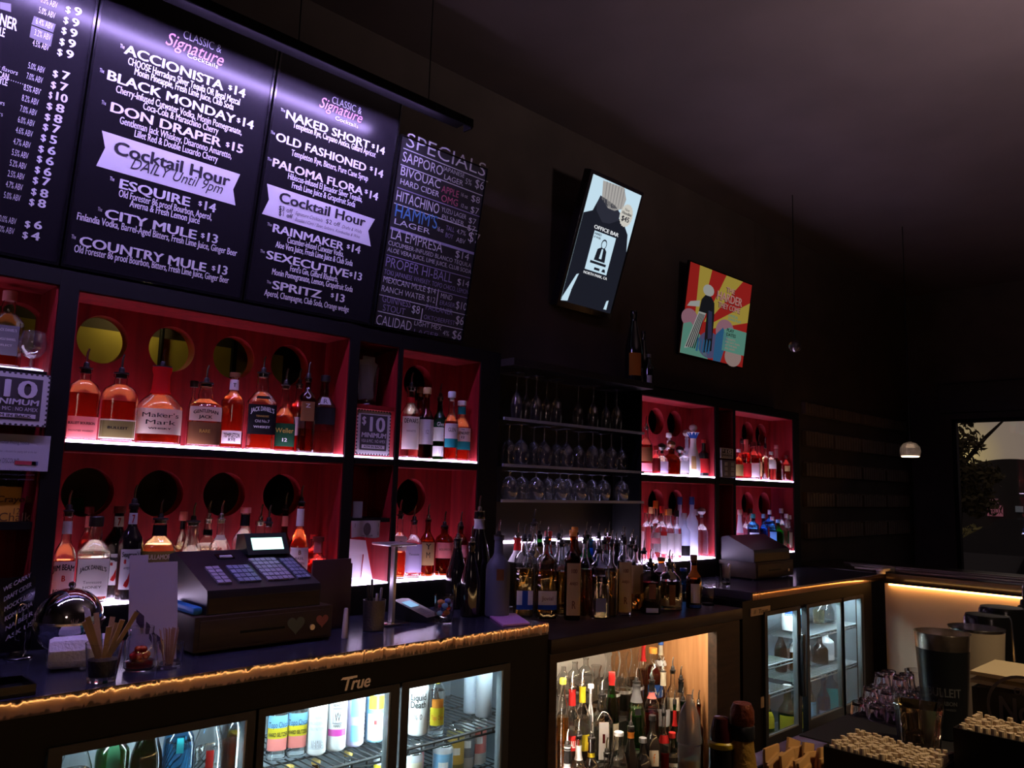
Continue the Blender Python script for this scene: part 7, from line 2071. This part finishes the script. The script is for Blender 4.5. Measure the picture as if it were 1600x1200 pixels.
# bright poster with red and yellow rays
ps = [(3.8869,0.5394),(4.5992,0.5275),(4.6084,-0.0021),(3.8998,0)]
sf, M4 = tilt_frame(2.60, 2.2202, 8)
u0 = (ps[0][0] + ps[3][0]) / 2; u1 = (ps[1][0] + ps[2][0]) / 2; s1 = (ps[0][1] + ps[1][1]) / 2; s0 = (ps[3][1] + ps[2][1]) / 2
t = thing('wall_poster', 'glowing poster with red and yellow rays on the dark wall', 'poster', (0, 0, 0))
bm = bmesh.new(); box(bm, u0 - .008, u1 + .008, s0 - .008, s1 + .008, .001, .018, 0, 0, M4); obj('frame', bm, BLACK, t)
w, h = u1 - u0, s1 - s0
bm = bmesh.new()
poly(bm, fn(0), [(0, 0), (1, 0), (1, 1), (0, 1)], 0)
poly(bm, fn(1), [(.14, 1), (.33, 1), (.22, .30), (.16, .30)][::-1], 1); poly(bm, fn(1), [(.56, 1), (.84, 1), (.36, .42), (.30, .40)][::-1], 1); poly(bm, fn(1), [(1, .78), (1, .54), (.40, .34), (.40, .40)][::-1], 1)
disc(bm, fn(2), .08, .40, .12, .10, 2); disc(bm, fn(2), .64, .36, .15, .14, 2); disc(bm, fn(2), .82, .10, .14, .12, 5); disc(bm, fn(2), .42, .16, .18, .15, 3)
poly(bm, fn(2), [(0, 0), (.42, 0), (.30, .22), (.10, .36), (0, .32)], 4); poly(bm, fn(3), [(.50, .0), (.62, 0), (.70, .30), (.60, .40), (.50, .30)], 6)
poly(bm, fn(3), [(.62, .14), (1, .14), (1, .42), (.70, .42), (.62, .38)], 4)
# a plain figure in a round hat
disc(bm, fn(4), .31, .76, .085, .065, 7); poly(bm, fn(4), [(.20, .50), (.44, .50), (.42, .64), (.36, .70), (.27, .70), (.22, .64)], 8)
poly(bm, fn(4), [(.20, .50), (.31, .50), (.18, .10), (.05, .06)], 7); poly(bm, fn(4), [(.32, .50), (.44, .50), (.46, .10), (.34, .06)], 8); poly(bm, fn(4), [(.20, .62), (.06, .58), (.02, .52), (.20, .55)], 7); poly(bm, fn(5), [(.34, .54), (.40, .54), (.44, .24), (.38, .22)], 9)
for k in range(5):
    poly(bm, fn(5), [(.07 + .03 * k, .08), (.085 + .03 * k, .08), (.22 + .018 * k, .48), (.21 + .018 * k, .48)], 8)
    poly(bm, fn(5), [(.22 + .045 * k, .06 + .02 * (k % 2)), (.25 + .045 * k, .06), (.25 + .045 * k, .20), (.23 + .045 * k, .22)], 6)
for (s, a, b, ww, hh) in (('THE', .58, .815, .14, .055), ('HARDER', .44, .70, .42, .095), ('THEY COME', .48, .615, .36, .062)):
    put_text(bm, s, a - .008, b - .006, ww + .012, hh, fn(6), 'b', 8); put_text(bm, s, a, b, ww, hh, fn(7), 'b', 10)
put_text(bm, 'A MUSICAL', .66, .545, .16, .030, fn(7), 'b', 4); put_text(bm, 'STAGE PLAY', .66, .505, .22, .028, fn(7), 'b', 4)
put_text(bm, 'PLAY', .66, .370, .12, .036, fn(7), 'b', 8); put_text(bm, 'DATES', .66, .320, .16, .036, fn(7), 'b', 8)
for k in range(4):
    put_text(bm, ('TICKETS', 'FRI SAT SUN', 'AT THE BAR', 'ALL AGES')[k], .66, .275 - .036 * k, (.16, .24, .20, .17)[k], .020, fn(7), 'n', 10)
PO = 0.22  # emission of the print colours, the poster glows by itself
obj('print', bm, [SC('p_red', (.62, .03, .025), PO), SC('p_yellow', (.75, .55, .09), PO), SC('p_pink', (.55, .26, .34), PO), SC('p_violet', (.16, .14, .30), PO), SC('p_teal', (.20, .52, .40), PO), SC('p_blush', (.60, .42, .38), PO), SC('p_blue', (.05, .20, .42), PO), SC('p_white', (.70, .70, .66), PO), SC('p_black', (.02, .02, .025), PO), SC('p_navy', (.06, .06, .14), PO), SC('p_rose', (.85, .40, .36), PO)], t)

# rows of grooved panels on the far wall
PANM = M('panel_tan', (.150, .105, .075), .6, noise=.2, nscale=12)
cols = [(5.4602,5.9138),(5.9428,6.4162),(6.4489,6.8982),(6.9347,7.419)]
rws = [(1.99,2.0777),(1.7633,1.8752),(1.5484,1.6521),(1.3337,1.4363),(1.1106,1.2229)]
cn = ['first', 'second', 'third', 'fourth']; rn = ['top row', 'second row', 'middle row', 'fourth row', 'bottom row']
for j, (z0, z1) in enumerate(rws):
    for i, (x0, x1) in enumerate(cols):
        bm = bmesh.new()
        n = 10
        for k in range(n):
            a = x0 + (x1 - x0) * k / n; b = x0 + (x1 - x0) * (k + 1) / n
            box(bm, a + .004, b - .004, 2.588, 2.606 - .006 * ((k * 7 + i * 3 + j) % 3) * 0, z0 + .004, z1 - .002 - .004 * ((k * 5 + j + i) % 3))
        box(bm, x0, x1, 2.606, 2.6185, z0, z1)
        tag(obj('grooved_panel', bm, PANM), 'grooved tan wall panel, %s from the left in the %s' % (cn[i], rn[j]), 'wall panel', 'grooved panels on the far wall')

# pendant lamp and globe
lx = 5.55
lp = (1.921,1.7176)
t = thing('pendant_lamp', 'lit faceted pendant lamp hanging above the far bar', 'lamp', (lx, lp[0], lp[1]))
bm = bmesh.new(); lathe(bm, [(.058, -.030), (.064, .0), (.060, .03), (.040, .055), (.012, .065)], 12, cap0=False); obj('shade', bm, thin_glass('pendant_glass', (.75, .70, .78), .1, .12, 1.8), t, 10)
bm = bmesh.new(); lathe(bm, [(.052, -.034), (.055, -.026), (.001, -.025)], 20); obj('bulb', bm, glow('pendant_bulb', (1.0, .72, .42), 3.0), t)
bm = bmesh.new(); cyl(bm, (0, 0, .064), (0, 0, ZC - lp[1] - .001), .003, seg=6); obj('cord', bm, BLACK, t)
gp = (4.5184,2.2,2.3028)
t = thing('globe_lamp', 'small dark glass globe hanging near the far corner', 'lamp', gp)
bm = bmesh.new(); bmesh.ops.create_uvsphere(bm, u_segments=20, v_segments=14, radius=.038); obj('globe', bm, M('globe_dark', (.05, .035, .035), .08, coat=1.0), t)
bm = bmesh.new(); cyl(bm, (0, 0, .037), (0, 0, ZC - gp[2] - .001), .003, seg=6); obj('cord', bm, BLACK, t)

# ================================================================ outside the window
ASPH = M('asphalt', (.030, .028, .028), .8, noise=.3, nscale=2)
structure('road', B(7.8, 60, -40, 40, -.25, -.2), ASPH)
# hall with an arched roof across the street
t = thing('hall_building', 'dark hall with an arched roof across the street, seen through the window', 'building', (0, 0, 0))
HX = 24.0
ap = (5.8354,2.4975); sp = (6.7731,2.1058)
hw = (sp[0] - ap[0]) * 1.35
Rr = 0
bm = bmesh.new()
HB = M('hall_wall', (.045, .042, .048), .8, noise=.2, nscale=1.5)
n = 24
zs0 = ap[1] - hw * .42
prof_ = [(ap[0] - hw * math.cos(PI * i / n) * 1.0, zs0 + (ap[1] - zs0) * math.sin(PI * i / n)) for i in range(n + 1)]
pts = [(ap[0] - hw, -.2)] + prof_ + [(ap[0] + hw, -.2)]
prism_x(bm, HX, HX + 18, pts)
obj('hall', bm, HB, t)
for k, (a, b, c_, d, col, em) in enumerate(((6.3936,0.999,6.0548,1.2786) + ((.55, .16, .22), .16), (6.3359,1.3015,6.1504,1.4576) + ((.30, .13, .15), .12), (5.7416,1.1268,5.5916,1.2794) + ((.3, .3, .34), .10))):
    bm = bmesh.new(); box(bm, HX - .12, HX - .001, min(a, c_), max(a, c_), b, d)
    s = obj('sign_box', bm, glow('hall_sign_%d' % k, col, em), t)
    if k == 0:
        bm = bmesh.new(); put_text(bm, 'RDX', max(a, c_) - .12, b + (d - b) * .22, abs(c_ - a) * .7, (d - b) * .55, lambda u, v: (HX - .125, max(a, c_) - .12 - (u - (max(a, c_) - .12)), v), 'b'); obj('lettering', bm, M('hall_sign_ink', (.08, .03, .04), .6), s)

# street tree and low bush beside it
LEAF = M('leaf_dark', (.10, .085, .030), .7, noise=.4, nscale=3)
BARK = M('bark', (.05, .035, .025), .9, noise=.3, nscale=8)


def leaf_cloud(bm, centre, rad, n, size, rr):
    for _ in range(n):
        d = Vector((rr.gauss(0, 1), rr.gauss(0, 1), rr.gauss(0, 1))).normalized() * (rr.random() ** .5)
        p = Vector(centre) + Vector((d.x * rad[0], d.y * rad[1], d.z * rad[2]))
        a = Vector((rr.gauss(0, 1), rr.gauss(0, 1), rr.gauss(0, 1))).normalized() * size * rr.uniform(.6, 1.3)
        b = a.orthogonal().normalized() * a.length * .5
        vs = [bm.verts.new(p - a * .5), bm.verts.new(p + b * .5), bm.verts.new(p + a * .5), bm.verts.new(p - b * .5)]
        bm.faces.new(vs)


TX = 17.0
tp = (4.9435,1.2958)
t = thing('street_tree', 'dark street tree at the left side of the window', 'tree', (TX, tp[0], -.2))
rr = random.Random(11)
bm = bmesh.new(); tube(bm, [(0, .2, 0), (.05, .15, 1.2), (0, .05, 2.2), (.0, .1, 3.2)], [.13, .10, .08, .04], 10)
tube(bm, [(0, .05, 2.2), (.1, -.4, 2.8), (.1, -.7, 3.1)], [.05, .035, .02], 8); tube(bm, [(0, .12, 1.4), (-.1, .5, 2.2), (0, .7, 2.9)], [.06, .04, .02], 8); obj('trunk', bm, BARK, t)
bm = bmesh.new()
for cy0, cz0, r_, n_ in ((.35, 3.05, .34, 260), (-.05, 2.70, .38, 300), (.55, 2.45, .40, 320), (.05, 2.20, .42, 340), (-.35, 2.05, .36, 260), (.5, 1.85, .45, 340), (0, 1.65, .45, 340), (-.3, 1.55, .35, 220), (.6, 3.35, .22, 120), (-.12, 3.12, .16, 70)):
    leaf_cloud(bm, (0, cy0, cz0), (r_, r_, r_ * .8), n_, .14, rr)
obj('crown', bm, LEAF, t, 180)
bp = (4.058,0.8307)
t = thing('bush', 'low pale green bush under the street tree', 'bush', (14.5, bp[0], -.2))
bm = bmesh.new()
bz = bp[1] + .2
for k in range(7):
    tube(bm, [(0, 0, 0), (.05 * (k - 3), .09 * (k - 3), bz * .85)], [.02, .008], 5)
obj('stems', bm, BARK, t)
bm = bmesh.new(); leaf_cloud(bm, (0, 0, bz - .12), (.35, .42, .30), 700, .10, rr); leaf_cloud(bm, (0, .1, bz * .5), (.32, .38, bz * .45), 500, .10, rr); obj('foliage', bm, M('bush_leaf', (.34, .32, .10), .7, noise=.3, nscale=4), t, 180)

# street lamp behind the tree
sl_ = (6.0218,2.454)
t = thing('street_lamp', 'glowing street lamp behind the tree at the window edge', 'street lamp', (20.0, sl_[0], -.2))
bm = bmesh.new(); cyl(bm, (0, 0, 0), (0, 0, sl_[1] + .05), .07, .05, 10); obj('post', bm, BLACK, t)
bm = bmesh.new(); bmesh.ops.create_uvsphere(bm, u_segments=16, v_segments=10, radius=.16); o = obj('globe', bm, glow('street_lamp_globe', (1.0, .78, .38), 9.0), t); o.location = (0, 0, sl_[1] + .2)

# parked car
cp_ = (2.5052,0.8044)
t = thing('parked_car', 'dark parked car with red tail lights outside the window', 'car', (10.6, cp_[0] - .45, -.2), 0)
CARM = M('car_paint', (.012, .012, .015), .12, coat=1.0)
bm = bmesh.new()
sec = [(-2.15, .55, .86, .74), (-2.0, .42, .98, .80), (-1.2, .35, 1.02, .84), (-.9, .35, 1.04, .85), (.9, .35, 1.04, .85), (1.6, .38, .98, .82), (2.1, .45, .84, .74)]
rings = []
for x, zb, zt_, hw_ in sec:
    rings.append([bm.verts.new((hw_ * a, x, z)) for a, z in ((-.85, zb), (-1, zb + .12), (-1, (zb + zt_) / 2 + .1), (-.9, zt_), (.9, zt_), (1, (zb + zt_) / 2 + .1), (1, zb + .12), (.85, zb))])
for i in range(len(rings) - 1):
    for k in range(8):
        bm.faces.new((rings[i][k], rings[i][(k + 1) % 8], rings[i + 1][(k + 1) % 8], rings[i + 1][k]))
bm.faces.new(rings[0][::-1]); bm.faces.new(rings[-1])
bmesh.ops.recalc_face_normals(bm, faces=list(bm.faces))
obj('body', bm, CARM, t)
bm = bmesh.new()
a = [bm.verts.new(p) for p in ((-.76, -1.3, 1.03), (.76, -1.3, 1.03), (.76, 1.1, 1.03), (-.76, 1.1, 1.03))]; b = [bm.verts.new(p) for p in ((-.60, -.7, 1.42), (.60, -.7, 1.42), (.60, .5, 1.42), (-.60, .5, 1.42))]
for q in ((a[0], a[1], b[1], b[0]), (a[1], a[2], b[2], b[1]), (a[2], a[3], b[3], b[2]), (a[3], a[0], b[0], b[3]), b):
    bm.faces.new(q)
obj('cabin', bm, M('car_window', (.006, .006, .008), .05), t)
for y_ in (-1.35, 1.35):
    for s in (-1, 1):
        bm = bmesh.new(); cyl(bm, (s * .66, y_, .32), (s * .84, y_, .32), .32, seg=20); obj('wheel', bm, M('tyre', (.01, .01, .01), .8), t)
for s in (-1, 1):
    bm = bmesh.new(); box(bm, s * .62 - .12, s * .62 + .12, 2.06, 2.13, .70, .78); obj('tail_light', bm, glow('tail_light_red', (1.0, .10, .12), 1.1), t)
    bm = bmesh.new(); box(bm, -.86, -.80, 1.70, 1.95, .78, .84) if s < 0 else box(bm, -.86, -.82, 1.45, 1.55, .70, .75); obj('side_light', bm, glow('tail_light_red', (1.0, .10, .12), 1.1), t)
